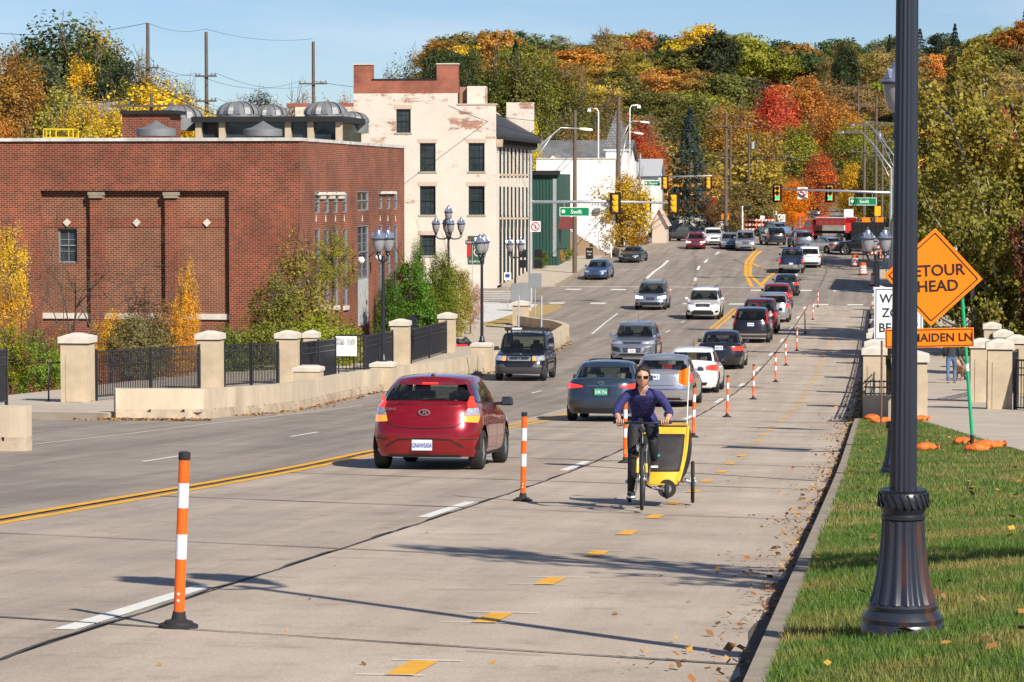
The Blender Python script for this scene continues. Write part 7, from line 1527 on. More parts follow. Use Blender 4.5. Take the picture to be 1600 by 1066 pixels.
mid = [(640,72,338,92,'OG','r1','olive tree rising behind the stepped parapet'),(602,88,330,50,(.2,.14,.08),'sp2','thin bare topped tree at left end of the stepped parapet'),(692,50,335,88,'G','r3','tall green tree above the right parapet'),(736,44,345,62,'G','r3','tallest green tree above the cream building chimney'),(775,62,340,84,(.08,.10,.02),'r1','green tree right of the tallest green tree'),(816,64,335,92,(.13,.13,.02),'r2','yellow green tree with broad crown over slate roof'),(858,70,340,92,(.12,.125,.02),'r4','rightmost of the big green crowns'),(700,120,320,90,'G','r2','lower green tree right behind the brick chimney'),(905,110,345,80,'OG','r1','olive tree below the first pines'),
 (826,160,262,44,(.55,.45,.02),'r3','small vivid yellow tree beside cream building roof'),(880,168,300,84,'B','sp1','brown nearly bare tree over the slate roof'),(925,180,305,70,'BO','sp1','rusty tree behind the turret'),(1004,174,332,66,'R','r1','bright red maple right of the turret'),(1014,215,322,50,'OR','r2','orange red lower maple beside turret'),(950,120,420,70,'B','sp1','brown bare tree mid hill left'),
 (1165,280,294,88,(.17,.125,.035),'r4','low brown olive bush tree beside junction'),(1140,292,290,60,'B','sp1','bare twiggy tree left of brown olive bush'),(1239,272,312,50,(.62,.24,.01),'r1','vivid orange small tree above the dump truck'),(1112,300,300,24,'R','r4','small red shrub right of the blue spruce'),(1195,300,306,50,(.3,.2,.03),'r2','yellow brown shrub left of the vivid orange tree'),
 (1150,150,440,100,'BO','r1','orange brown tree behind crossarm pole'),(1090,130,470,90,'OG','r2','olive tree above the blue spruce'),(1210,120,520,80,(.45,.07,.03),'r1','red topped tree mid hill'),(1280,225,420,60,'OR','r3','orange red tree over the hill road left side'),(1310,150,560,80,'O','r2','large orange tree above the hill road'),(1265,110,620,80,'O','r4','orange tree high on the hill'),(1240,180,450,90,'YG','r1','yellow green tree mid hill'),(1180,200,400,90,(.3,.2,.03),'r4','golden brown tree behind poles'),(1330,180,480,70,'YG','r2','yellow green tree right of hill road'),(1335,250,400,50,'Y','r4','yellow tree by the hill road'),(1370,230,360,60,'OG','r1','olive tree behind right poles')]
for t in mid: T_at(*t[:2], t[2], t[3], t[4], t[5], t[6], group='trees behind the street')
T_at(1078, 163, 292, 78, (.035,.06,.058), 'con', 'large blue spruce standing beside the junction', group='conifers', name='spruce_tree')
p = gr(972, 397); tree(p.x, p.y, zr(p.y), 7.8, 4.8, (.42,.28,.02), 'r1', 'small yellow green street tree beside tallest wooden pole', 'street trees')
# filling rows on the hill
g_ = random.Random(3); nf = 0; rowsd = [335,372,410,455,505,560,620,690,770,860,960,1070,1190]
names = {'G':'green','DG':'dark green','OG':'olive','Y':'yellow','YG':'yellow green','O':'orange','R':'red','B':'brown','BO':'rusty orange','GG':'grey green','C':'dark pine','OR':'orange red','LB':'pale brown','GB':'golden brown'}
band = {335:'at foot of the hill',372:'at foot of the hill',410:'low on the hill',455:'low on the hill',505:'low on the hill',560:'half way up the hill',620:'half way up the hill',690:'half way up the hill',770:'high on the hill',860:'high on the hill',960:'near the hill crest',1070:'on the hill crest',1190:'on the hill crest'}
for d in rowsd:
    px = 690 if d > 400 else 640; wpx0 = (11.5 if d < 700 else 13.5)/d*FPX
    while px < 1660:
        wpx = wpx0*g_.uniform(.75,1.3); pp = ray(px, 300, d*g_.uniform(.96,1.04)); X, Y = pp.x, pp.y; okk = True
        if Y < 640 and abs(X+6.2) < 8.5: okk = False
        if px < 620+(d-330)*.1: okk = okk and d > 430
        if okk:
            top_ = d > 900
            ch = g_.choices(list(names), [2.4,1,3.4,1.0,2.0,2.3 if px > 850 and d > 600 else .8,.35 if px > 1050 and d > 600 else .05,3.2 if not top_ else 1,2.6,2.2,1.2 if top_ or px > 1450 else .2,.7 if d > 500 else .1,2.4,4.5])[0]
            hgt = g_.uniform(9,19) if d > 900 else g_.uniform(10.5,15) if d > 400 else g_.uniform(8,12); kd = 'con' if ch == 'C' else g_.choice(('far1','far2','far3') if d > 500 else ('r1','r2','r4','far2')) if ch not in ('B','LB','GB') else g_.choice(('sp1','sp2'))
            c = PAL[ch]; j = g_.uniform(.85,1.35); c = (min(1,c[0]*j), min(1,c[1]*j*g_.uniform(.85,1.15)), c[2]*j)
            side_ = ['over the cream parapet','behind the big green crowns','just left of the spire'][0 if px < 720 else 1 if px < 850 else 2] if px < 950 else 'over the blue spruce' if px < 1130 else 'left of hill road' if px < 1290 else 'above the hill road' if px < 1400 else 'behind the cottonwood'
            tree(X, Y, tz(X,Y)-.5, hgt*(1.25 if kd == 'con' else 1), wpx/FPX*d*(.55 if kd == 'con' else 1.15), c, kd, '%s tree %s, %s' % (names[ch], band[d], side_)); nf += 1
        px += wpx*(.62 if d > 500 else .7)
print('hill trees', nf)
# skyline pines
for k, (px, yt) in enumerate(((905,72),(930,70),(1018,66),(1045,70),(1085,80),(1390,52),(1465,52),(1498,60))): T_at(px, yt, 1000, 26 if k < 5 else 22, 'C', 'con', ['left pine of the first skyline pair','right pine of the first skyline pair','left pine of the second skyline pair','right pine of second skyline pair','lone pine right of the second pair','tall dark pine just left of lamp post at skyline','dark skyline pine just right of the lamp post','smaller skyline pine right of the lamp post'][k], group='pines on the skyline')
T_at(1322, 64, 900, 44, 'DG', 'far1', 'dark round oak on skyline left of the lamp post'); 
# big cottonwood at the right
def cottonwood(x, y, z, h, wd, seed, label, col, n=30000, leaf=.085, pale=True):
    r = E('cottonwood_tree', (x,y,z), 0, label, 'tree', 'cottonwoods by the river'); g = np.random.default_rng(seed); gg = random.Random(seed); mb = MB(); tips = []
    def br(p, d, L, rad, dep):
        pts = [Vector(p)]; dd = Vector(d).normalized()
        for k in range(5): dd = (dd+Vector((gg.uniform(-.16,.16),gg.uniform(-.16,.16),gg.uniform(.0,.16)))).normalized(); pts.append(pts[-1]+dd*L/5)
        mb.tube(pts, [rad*(1-.13*k) for k in range(6)], 6 if dep > 1 else 4)
        if dep < 3: tips.extend([(q, L*.17) for q in pts[2:]])
        if dep == 0: return
        for k in range(4 if dep > 1 else 3):
            a = gg.uniform(0,6.28); o = Matrix.Rotation(a,3,dd) @ dd.orthogonal().normalized(); br(pts[gg.choice((1,2,3,4,5))], dd*.8+o*gg.uniform(.4,.8), L*gg.uniform(.45,.68), rad*.58, dep-1)
    for k in range(6): a = k*1.05+gg.uniform(-.3,.3); br((0,0,.1*h*(k % 3)), (math.cos(a)*wd/h*.55, math.sin(a)*wd/h*.55, 1), h*gg.uniform(.5,.72), h*.012, 3)
    fs = wd/h*1.25; fz = h*.95/max(q.z for q, s_ in tips); mb.v = [(q[0]*fs, q[1]*fs, q[2]*fz) for q in mb.v]; tips = [(Vector((q.x*fs, q.y*fs, q.z*fz)), s_) for q, s_ in tips]
    mb.build('trunk', M['barkp'] if pale else M['bark'], r)
    T_ = np.array([[*t[0], t[1]] for t in tips]); i = g.integers(0, len(T_), n); off = g.normal(size=(n,3))*T_[i][:,3:4]*np.array([fs,fs,.9])*.75; P = T_[i][:,:3]+off; P = P[P[:,2] > .15]; n2 = len(P)
    nr = g.normal(size=(n2,3))+np.array([.5,-.6,.5]); nr /= np.linalg.norm(nr, axis=1, keepdims=True)
    o = O('crown', quads_mesh('crown', P, nr, np.full(n2, leaf), M['leaf'], .8, seed), r); o.color = (*col, 1); return r
def ct(px, ytop, ybase, d, wpx, seed, label, col, n, leaf): p = ray(px, ytop, d); q = ray(px, ybase, d); return cottonwood(p.x, p.y, q.z, p.z-q.z, wpx/FPX*d, seed, label, col, n, leaf)
ct(1590, -25, 620, 135, 350, 4, 'tall pale barked cottonwood at the right edge of the photo', (.22,.175,.022), 36000, .115)
ct(1512, 45, 620, 225, 190, 9, 'tall far cottonwood right of the detour sign', (.20,.165,.022), 26000, .18)
ct(1462, 150, 600, 290, 120, 15, 'far cottonwood directly behind the detour sign', (.18,.15,.025), 18000, .2)
ct(1545, 240, 640, 118, 260, 23, 'low leafy cottonwood above the right fence pillars', (.15,.135,.018), 28000, .095)
ct(1470, 330, 620, 175, 120, 27, 'low cottonwood just right of the lamp post', (.2,.2,.03), 15000, .11)
ct(1625, 270, 640, 100, 90, 29, 'dark reddish tree at the right edge above the fence', (.10,.035,.015), 8000, .08)
# planting round the plaza and the brick hall
def shrub(px, yt, yb, d, wpx, col, kind, label, **k):
    p = ray(px, yt, d); q = ray(px, yb, d); return tree(p.x, p.y, q.z, p.z-q.z, wpx/FPX*d, PAL[col] if isinstance(col, str) else col, kind, label, 'shrubs behind the plaza fence', 'shrub', 'shrub', **k)
shrub(640,392,560,131,100,'V','spiky','tall vivid green shrub right of the hall door'); shrub(652,352,545,133,34,'V','spiky','narrow spire of green shrub against the cream wall'); shrub(608,420,560,128,60,(.06,.13,.015),'spiky','green shrub close against the brick hall corner'); shrub(688,372,540,135,60,(.13,.17,.015),'spiky','yellow green shrub behind the triple lamp post'); shrub(712,405,540,137,60,(.26,.23,.03),'bush2','olive yellow shrub right of the triple lamp'); shrub(735,425,520,140,44,(.5,.33,.27),'sp1','dry pinkish flowering shrub at end of green shrubs')
shrub(468,345,640,112,120,(.21,.19,.03),'sp1','thin olive tree growing in front of the brick hall'); shrub(430,400,640,110,110,(.17,.16,.03),'sp2','sparse olive shrub left of the thin olive tree'); shrub(520,345,470,115,70,(.24,.22,.03),'sp1','leafy top branch of olive tree over the hall windows'); shrub(505,485,620,110,110,(.24,.25,.02),'bush','bright olive shrub below the tall narrow windows'); shrub(545,500,620,112,60,(.22,.22,.03),'bush2','small olive shrub near the hall door')
shrub(400,492,640,106,110,(.14,.16,.02),'bush','green shrub behind second fence section'); shrub(350,500,640,104,80,(.13,.16,.03),'bush2','green shrub left of second fence section'); shrub(292,385,620,100,46,(.60,.33,.02),'sp2','upright orange yellow shrub by the front fence'); shrub(268,450,620,99,60,(.55,.30,.02),'sp1','lower orange yellow shrub beside the upright one'); shrub(172,468,600,98,52,(.62,.40,.02),'sp1','yellow shrub just right of the nearest pillar'); shrub(232,440,620,99,100,(.17,.10,.06),'sp1','brown twiggy shrub behind the front fence'); shrub(215,480,620,96,90,(.16,.14,.05),'bush','grey olive shrub low behind the front fence'); shrub(16,322,560,98,60,(.62,.40,.02),'sp1','yellow leaved young tree at left edge'); shrub(62,505,640,92,90,(.15,.22,.02),'sp1','green shrub left of the nearest pillar'); shrub(15,490,640,92,80,(.24,.26,.02),'sp2','green yellow shrub at the left edge'); shrub(105,500,640,94,60,(.40,.24,.03),'sp1','rusty leaved shrub behind the nearest pillar')
def bare(px, yb, yt, d, label, seed, lean=0, r=.05):
    q = ray(px, yb, d); h = ray(px, yt, d).z-q.z; g = random.Random(seed); mb = MB(); rt = E('bare_tree', (q.x,q.y,q.z), 0, label, 'bare tree', 'leafless saplings')
    for k in range(4): limbs(mb, (0,0,0), (lean+g.uniform(-.25,.25), g.uniform(-.2,.2), 1), h*.5*g.uniform(.7,1), r*g.uniform(.6,1), 3, g, 3, .14, .66)
    mb.build('trunk', M['bark'], rt)
bare(110, 640, 270, 100, 'leafless many stemmed tree in front of the left panel', 5, .05); bare(245, 640, 380, 101, 'leafless sapling in front of the middle panel', 8, .1, .035); bare(205, 640, 350, 99, 'leafless sapling left of the middle pilaster', 12, .2, .03); bare(30, 640, 340, 94, 'leafless sapling at the left edge behind the walk', 15, 0, .03); bare(375, 190, 130, 252, 'fine leafless treetop right of the middle pole', 18, 0, .03)
# street planting by the green shop
for k, (px, py, w_, h_, c_, lab) in enumerate(((855,412,34,50,(.16,.12,.03),'tall flower shrub in front of the green shop'),(868,413,26,26,(.5,.22,.02),'orange flower clump in a pot by green shop'),(846,420,22,30,(.10,.14,.02),'low green plant left of the flower clump'),(884,408,26,22,(.2,.22,.03),'green and yellow planting by the parked light car'),(844,372,9,9,(.8,.6,.01),'bright yellow flower bunch by the mast'),(995,386,34,22,(.16,.05,.03),'dark red shrub near the traffic island'),(970,385,16,24,(.3,.26,.03),'yellow green shrub at foot of the tallest pole'),(936,386,16,14,(.08,.1,.02),'small round green bush by the far stairs'))):
    p = gr(px, py, .15); s_ = FPX/225.; r = tree(p.x, p.y, zr(p.y)+.1, h_/18., w_/18., c_, 'bush' if k % 2 else 'bush2', lab, 'plants on the far pavement', 'potted_shrub' if k < 5 else 'shrub', 'plant')
# shade tree standing to the right, outside the picture; its shade crosses road and lawn
r = E('street_tree', (4.5,16.2,zr(16.2)+.4), 0, 'slim upright street tree on the lawn right of the camera view', 'tree'); g = random.Random(2); mb = MB(); mb.tube([(0,0,0),(.05,0,2.5),(0,.05,5.0),(.03,0,8.2)],[.1,.085,.05,.012],8)
P_ = []
for k in range(38):
    a = g.uniform(0,6.28); z_ = g.uniform(2.0,6.9); L = g.uniform(.9,1.9)*(1.15-(z_-2)/9); d_ = Vector((math.cos(a)*.5,math.sin(a)*.5,.95)).normalized(); pts = [Vector((0,0,z_)), Vector((0,0,z_))+d_*L*.5, Vector((0,0,z_))+d_*L+Vector((0,0,.15))]; mb.tube(pts,[.025,.016,.008],5)
    for t in range(60): u = .3+.75*g.random(); P_.append(Vector((0,0,z_))+d_*L*u+Vector((g.gauss(0,.07),g.gauss(0,.07),g.gauss(0,.08))))
mb.build('trunk', M['bark'], r); P_ = np.array([list(v) for v in P_]); g2 = np.random.default_rng(4); nr = g2.normal(size=P_.shape); nr /= np.linalg.norm(nr, axis=1, keepdims=True); o = O('crown', quads_mesh('crown', P_, nr, np.full(len(P_), .07), M['leaf'], .6, 3), r); o.color = (.2,.2,.03,1)
# grass blades, litter
def blades(name, n, fx, h, seed, cols, wd=.006):
    g = np.random.default_rng(seed); X, Y, Z = fx(g, n); n = len(X); a = g.random(n)*6.283; hh = h*(.5+g.random(n)); lx, ly = g.normal(size=n)*.4*hh, g.normal(size=n)*.4*hh; P = np.empty((n,3,3), np.float32); w2 = wd*(.6+.8*g.random(n))
    P[:,0] = np.stack([X-np.cos(a)*w2, Y-np.sin(a)*w2, Z-.01], 1); P[:,1] = np.stack([X+np.cos(a)*w2, Y+np.sin(a)*w2, Z-.01], 1); P[:,2] = np.stack([X+lx, Y+ly, Z+hh], 1)
    me = bpy.data.meshes.new(name); me.vertices.add(3*n); me.vertices.foreach_set('co', P.reshape(-1)); me.loops.add(3*n); me.loops.foreach_set('vertex_index', np.arange(3*n, dtype=np.int32)); me.polygons.add(n); me.polygons.foreach_set('loop_start', np.arange(0,3*n,3,dtype=np.int32)); me.polygons.foreach_set('loop_total', np.full(n,3,np.int32)); me.update()
    o = O(name, me); o['kind'] = 'stuff'; o['label'] = name.replace('_',' '); return o
m, n, l, b = NM('grass_blades'); ge = n.new('ShaderNodeNewGeometry'); nz = n.new('ShaderNodeTexNoise'); nz.inputs['Scale'].default_value = 1.1; nz.inputs['Detail'].default_value = 4; l.new(ge.outputs['Position'], nz.inputs[0]); r1 = n.new('ShaderNodeValToRGB'); e = r1.color_ramp.elements; e[0].position = .44; e[0].color = (.105,.20,.03,1); e[1].position = .72; e[1].color = (.33,.27,.10,1); l.new(nz.outputs[0], r1.inputs[0]); r2 = n.new('ShaderNodeValToRGB'); e = r2.color_ramp.elements; e[0].color = (.55,.6,.5,1); e[1].color = (1.5,1.35,1.2,1); l.new(ge.outputs['Random Per Island'], r2.inputs[0]); mx = n.new('ShaderNodeMix'); mx.data_type = 'RGBA'; mx.blend_type = 'MULTIPLY'; mx.inputs['Factor'].default_value = 1; l.new(r1.outputs[0], mx.inputs['A']); l.new(r2.outputs[0], mx.inputs['B']); l.new(mx.outputs['Result'], b.inputs['Base Color']); b.inputs['Roughness'].default_value = .6
tr = n.new('ShaderNodeBsdfTranslucent'); l.new(mx.outputs['Result'], tr.inputs[0]); ms = n.new('ShaderNodeMixShader'); ms.inputs[0].default_value = .35; l.new(b.outputs[0], ms.inputs[1]); l.new(tr.outputs[0], ms.inputs[2]); l.new(ms.outputs[0], n['Material Output'].inputs[0]); M['grass'] = m
YT = np.arange(-20, 80, .25); ZT = np.array([zr(float(v)) for v in YT])
def lawnpts(y0, y1, xmax):
    def f(g, n):
        Y = y0+(y1-y0)*g.random(n)**1.3; X = .11+(xmax-.11)*g.random(n); lim = np.where(Y < 47, np.minimum(3.6+(40-Y)*.07, 6), np.maximum(.6, 3.0-(Y-47.4)*.088)); k = X < lim; X, Y = X[k], Y[k]
        s = np.clip((Y-17)/20, 0, 1); s = s*s*(3-2*s); Z = np.interp(Y, YT, ZT)+.145+.13*np.clip(np.minimum(X,3.2)-.1, 0, 9)*(1-.85*s); return X, Y, Z
    return f
o = blades('lawn_grass', 210000, lawnpts(9.5, 26, 3.2), .042, 1, None, .0045); o.data.materials.append(m); o = blades('far_lawn_grass', 120000, lawnpts(24, 66, 4.5), .045, 2, None, .007); o.data.materials.append(m)
def litter(name, n, fx, size, seed, m_, asp=.7):
    g = np.random.default_rng(seed); X, Y, Z = fx(g, n); nr = g.normal(size=(len(X),3))*.35+np.array([0,0,1]); nr /= np.linalg.norm(nr, axis=1, keepdims=True); me = quads_mesh(name, np.stack([X,Y,Z],1), nr, size*(.5+g.random(len(X))), m_, asp, seed); o = O(name, me); o['kind'] = 'stuff'; o['label'] = name.replace('_',' '); return o
def leafcol(name, c1, c2, c3):
    m, n, l, b = NM(name); ge = n.new('ShaderNodeNewGeometry'); r = n.new('ShaderNodeValToRGB'); e = r.color_ramp.elements; e[0].color = (*c1,1); e[1].color = (*c3,1); q = r.color_ramp.elements.new(.55); q.color = (*c2,1); l.new(ge.outputs['Random Per Island'], r.inputs[0]); l.new(r.outputs[0], b.inputs['Base Color']); b.inputs['Roughness'].default_value = .8; return m
M['litter'] = leafcol('fallen_leaves', (.10,.045,.02), (.26,.11,.035), (.55,.33,.04))
def gut(g, n): Y = 10+62*g.random(n)**.9; X = -np.abs(g.normal(size=n))*.22*(1+.5*np.sin(Y*.9))-.01; return X, Y, np.interp(Y, YT, ZT)+.03+.02*g.random(n)
def roadl(g, n): Y = 10+60*g.random(n)**1.2; X = -g.random(n)**2.0*4.2; return X, Y, np.interp(Y, YT, ZT)+.022
def lawnl(g, n): X, Y, Z = lawnpts(10, 64, 3.4)(g, n); return X, Y, Z+.05
def wallf(g, n):
    Y = 65+70*g.random(n); xs_ = np.array([XL(float(v)) for v in Y]); ys_ = np.array([zr(float(v)) for v in Y]); return xs_+.05+np.abs(g.normal(size=n))*.25, Y, ys_+.02
def walll(g, n): X = -18.2+3.2*g.random(n); Y = 64.6-.35*np.abs(g.normal(size=n)); return X, Y, np.interp(Y, YT, ZT)+.03
def brl(g, n): Y = 66+60*g.random(n); X = -np.abs(g.normal(size=n))*.3; return X, Y, np.array([zr(float(v)) for v in Y])+.03
litter('gutter_leaves', 1500, gut, .024, 5, M['litter']); litter('road_leaves', 170, roadl, .022, 6, M['litter'], .5); litter('lawn_leaves', 420, lawnl, .03, 7, M['litter']); litter('wall_foot_leaves', 900, wallf, .05, 8, M['litter']); litter('wall_end_leaves', 500, walll, .05, 9, M['litter']); litter('bridge_gutter_leaves', 500, brl, .05, 10, M['litter'])

# ================================================================ cyclist, bicycle, trailer, walker, dog
M['skin'] = mat('skin', (.50,.27,.18), .5, var=.06, vs=20); M['navyk'] = mat('navy_knit', (.024,.024,.125), .85, var=.35, vs=16, bump=1.0, bs=24); M['legg'] = mat('black_leggings', (.010,.010,.013), .75, bump=.6, bs=22)
M['hair'] = mat('dark_brown_hair', (.018,.010,.007), .4, bump=.6, bs=60, stretch=(3,3,.6)); M['yelb'] = mat('yellow_nylon', (.66,.37,.015), .5, var=.08, vs=5, bump=.5, bs=9); M['yelf'] = mat('yellow_frame_paint', (.66,.40,.015), .3, coat=.6); M['mesh'] = mat('black_mesh_fabric', (.02,.018,.02), .7, var=.4, vs=9); M['denim'] = mat('blue_jeans', (.08,.14,.26), .85, var=.3, vs=6)
def skin_body(name, verts, edges, root_i, parent, mats, assign, sub=2, extra=None):
    me = bpy.data.meshes.new(name); me.from_pydata([v[:3] for v in verts], edges, []); o = bpy.data.objects.new(name, me); C.objects.link(o)
    sk = o.modifiers.new('skin', 'SKIN'); sk.use_smooth_shade = True
    for i, v in enumerate(verts): r = v[3]; me.skin_vertices[0].data[i].radius = (r if isinstance(r, tuple) else (r, r)); me.skin_vertices[0].data[i].use_root = (i == root_i)
    sb = o.modifiers.new('sub', 'SUBSURF'); sb.levels = sb.render_levels = sub
    dg = bpy.context.evaluated_depsgraph_get(); dg.update(); new = bpy.data.meshes.new_from_object(o.evaluated_get(dg)); bpy.data.objects.remove(o)
    new.materials.clear()
    for m_ in mats: new.materials.append(m_)
    bm = bmesh.new(); bm.from_mesh(new)
    if extra:
        for x in extra: bm.from_mesh(x)
    for f in bm.faces: f.material_index = assign(f.calc_center_median()); f.smooth = True
    bm.to_mesh(new); bm.free()
    new.name = name; q = O(name, new, parent); return q
def head_mesh(c, rx, ry, rz, tilt=0.0, pitch=0.0, female=True):
    """head facing +Y with brow, nose, lips, chin, ears"""
    bm = bmesh.new(); bmesh.ops.create_uvsphere(bm, u_segments=40, v_segments=30, radius=1)
    for v in bm.verts:
        x, y, z = v.co; f = max(0, y)
        sx = 1-.30*max(0, -z)**1.5; x2 = x*sx; y2 = y*(1-.16*max(0, -z)) if y > 0 else y*1.05*(1-.25*max(0,-z))
        y2 += .16*math.exp(-((x/.12)**2+((z+.08)/.16)**2))*(f > .3)+.07*math.exp(-((x/.07)**2+((z-.12)/.2)**2))*(f > .3)      # nose
        y2 -= .07*(math.exp(-(((abs(x)-.34)/.16)**2+((z-.12)/.1)**2)))*(f > .3)                    # eye sockets
        y2 += .04*math.exp(-((x/.4)**2+((z-.3)/.1)**2))*(f > .3)
        y2 += .055*math.exp(-((x/.2)**2+((z+.42)/.05)**2))*(f > .3)-.05*math.exp(-((x/.24)**2+((z+.475)/.02)**2))*(f > .3)+.05*math.exp(-((x/.18)**2+((z+.53)/.05)**2))*(f > .3)
        y2 += .08*math.exp(-((x/.22)**2+((z+.82)/.15)**2))*(f > .2)
        v.co = (x2*rx, y2*ry, z*rz)
    for s_ in (-1,1):
        r = bmesh.ops.create_uvsphere(bm, u_segments=10, v_segments=8, radius=1)
        for v in r['verts']: v.co = (s_*rx*.97+v.co.x*rx*.08, v.co.y*ry*.16-.1*ry, v.co.z*rz*.22-.02*rz)
    M_ = Matrix.Translation(c) @ Matrix.Rotation(tilt, 4, 'Z') @ Matrix.Rotation(pitch, 4, 'X'); bm.transform(M_); me = bpy.data.meshes.new('head'); bm.to_mesh(me); bm.free(); return me, M_
def hand_chain(V, Ed, wi, palm, tipdir, s_, curl=True):
    """five separate fingers closed round a bar; wi = wrist vertex index"""
    V.append((*palm, (.020,.036))); pi = len(V)-1; Ed.append((wi, pi)); return pi
def finger_mesh(pts, r):
    mb = MB(); mb.tube(pts, r, 8); return mb.mesh('finger', None, sm=True)
fw = gr(1003, 803); CYY = fw.y+.62; cyx = fw.x-.045; z0c = zr(fw.y+.3)+.012; yawc = R(180)+R(4)
slope = math.atan((zr(fw.y+1.0)-zr(fw.y))/1.0)
def croot(name, label, cat, dy=0, dx=0): 
    r = E(name, (cyx, CYY, z0c), yawc, label, cat); r.rotation_euler = (-slope, 0, yawc); return r
BK = croot('bicycle', 'black hybrid bicycle ridden by woman in navy sweater', 'bicycle')
def bwheel(root, x, y, r, tr, nm='wheel', sp=28, hubw=.03):
    t = MB()
    n = 40; q = [(r-tr+tr*math.cos(a), tr*math.sin(a)) for a in [i*math.pi/4 for i in range(9)]]; t.lathe(q, (0,0,0), n, 'x'); w_ = t.build(nm, M['rubber'], root, sm=True, loc=(x,y,r))
    MB().lathe([(r-2.1*tr,-tr*.55),(r-2.1*tr,tr*.55),(r-2.9*tr,tr*.4),(r-2.9*tr,-tr*.4),(r-2.1*tr,-tr*.55)], (0,0,0), n, 'x').build('rim', M['alu'], w_, sm=R(40))
    for k in range(sp):
        a = 2*math.pi*k/sp; s_ = 1 if k % 2 else -1; MB().cyl((s_*hubw,.02*math.cos(a+.6),.02*math.sin(a+.6)),(0,(r-2.6*tr)*math.cos(a),(r-2.6*tr)*math.sin(a)),.0012,None,3,False).build('spoke', M['alu'], w_)
    MB().cyl((-hubw-.02,0,0),(hubw+.02,0,0),.018,None,10).build('hub', M['alu'], w_); return w_
bwheel(BK, 0, .62, .35, .02, 'front_wheel'); bwheel(BK, 0, -.44, .35, .02, 'rear_wheel')
def tubes(root, name, m_, segs, n=8):
    mb = MB(); 
    for pts, r in segs: mb.tube(pts, r, n)
    return mb.build(name, m_, root, sm=R(50))
tubes(BK, 'frame', M['black'], [([(0,-.0,.29),(0,-.15,.82)],.016),([(0,.0,.29),(0,.44,.78)],.019),([(0,-.13,.74),(0,.41,.86)],.016),([(0,.455,.74),(0,.40,.90)],.02),([(.03,0,.29),(.06,-.44,.35)],.01),([(-.03,0,.29),(-.06,-.44,.35)],.01),([(.02,-.13,.74),(.06,-.44,.35)],.008),([(-.02,-.13,.74),(-.06,-.44,.35)],.008)])
tubes(BK, 'fork', M['black'], [([(.045,.46,.74),(.048,.52,.56),(.05,.62,.35)],.013),([(-.045,.46,.74),(-.048,.52,.56),(-.05,.62,.35)],.013),([(-.05,.46,.74),(.05,.46,.74)],.018)]); tubes(BK, 'fork_guard', M['yelf'], [([(.048,.535,.6),(.052,.60,.42)],.017),([(-.048,.545,.52),(-.052,.60,.42)],.0145)])
tubes(BK, 'suspension_boot', M['chrome'], [([(.045,.45,.74),(.047,.475,.66)],.018),([(-.045,.45,.74),(-.047,.475,.66)],.018)])
tubes(BK, 'stem', M['alu'], [([(0,.40,.88),(0,.385,.95),(0,.46,.97)],.016)])
tubes(BK, 'handlebar', M['black'], [([(-.31,.40,.98),(-.2,.44,.975),(0,.46,.97),(.2,.44,.975),(.31,.40,.98)],.0125)])
for s_ in (-1,1):
    tubes(BK, 'grip', M['rubber'], [([(s_*.2,.44,.975),(s_*.325,.395,.98)],.017)]); tubes(BK, 'brake_lever', M['black'], [([(s_*.17,.455,.965),(s_*.19,.5,.95),(s_*.28,.48,.94)],.006)]); tubes(BK, 'brake_cable', M['black'], [([(s_*.17,.46,.96),(s_*.12,.55,1.0),(s_*.03,.54,.9),(0,.46,.82)],.003)],5); tubes(BK, 'brake_caliper', M['alu'], [([(s_*.03,.475,.70),(s_*.06,.5,.72),(s_*.045,.5,.66)],.008)])
MB().box((.02,.49,1.0),(.05,.03,.06)).build('bell', M['black'], BK); tubes(BK, 'seat_post', M['alu'], [([(0,-.15,.82),(0,-.175,.91)],.013)])
sd_ = MB(); sd_.grid(lambda u, v: ((u-.5)*2*(.075 if v < .3 else .075-.055*(v-.3)/.7), -.31+.28*v, .93+.02*math.cos((u-.5)*5)-.015*math.sin(v*3)), 8, 8); s__ = sd_.build('saddle', M['blackm'], BK, sm=True); q = s__.modifiers.new('s','SOLIDIFY'); q.thickness = .03
MB().lathe([(.0,-.0),(.085,0),(.09,.004),(.0,.006)], (.055,0,.29), 24, 'x').build('chainring', M['alu'], BK); tubes(BK, 'crank', M['alu'], [([(.07,0,.29),(.085,-.02,.12)],.01)]); tubes(BK, 'crank', M['alu'], [([(-.07,0,.29),(-.085,.02,.46)],.01)])
MB().box((.135,-.02,.11),(.1,.09,.02)).build('pedal', M['blackm'], BK); MB().box((-.135,.02,.46),(.1,.09,.02)).build('pedal', M['blackm'], BK)
MB().lathe([(0,0),(.035,0),(.035,.06),(.02,.07),(0,.07)], (0,.50,.90), 12, 'y').build('front_lamp', M['blackm'], BK)
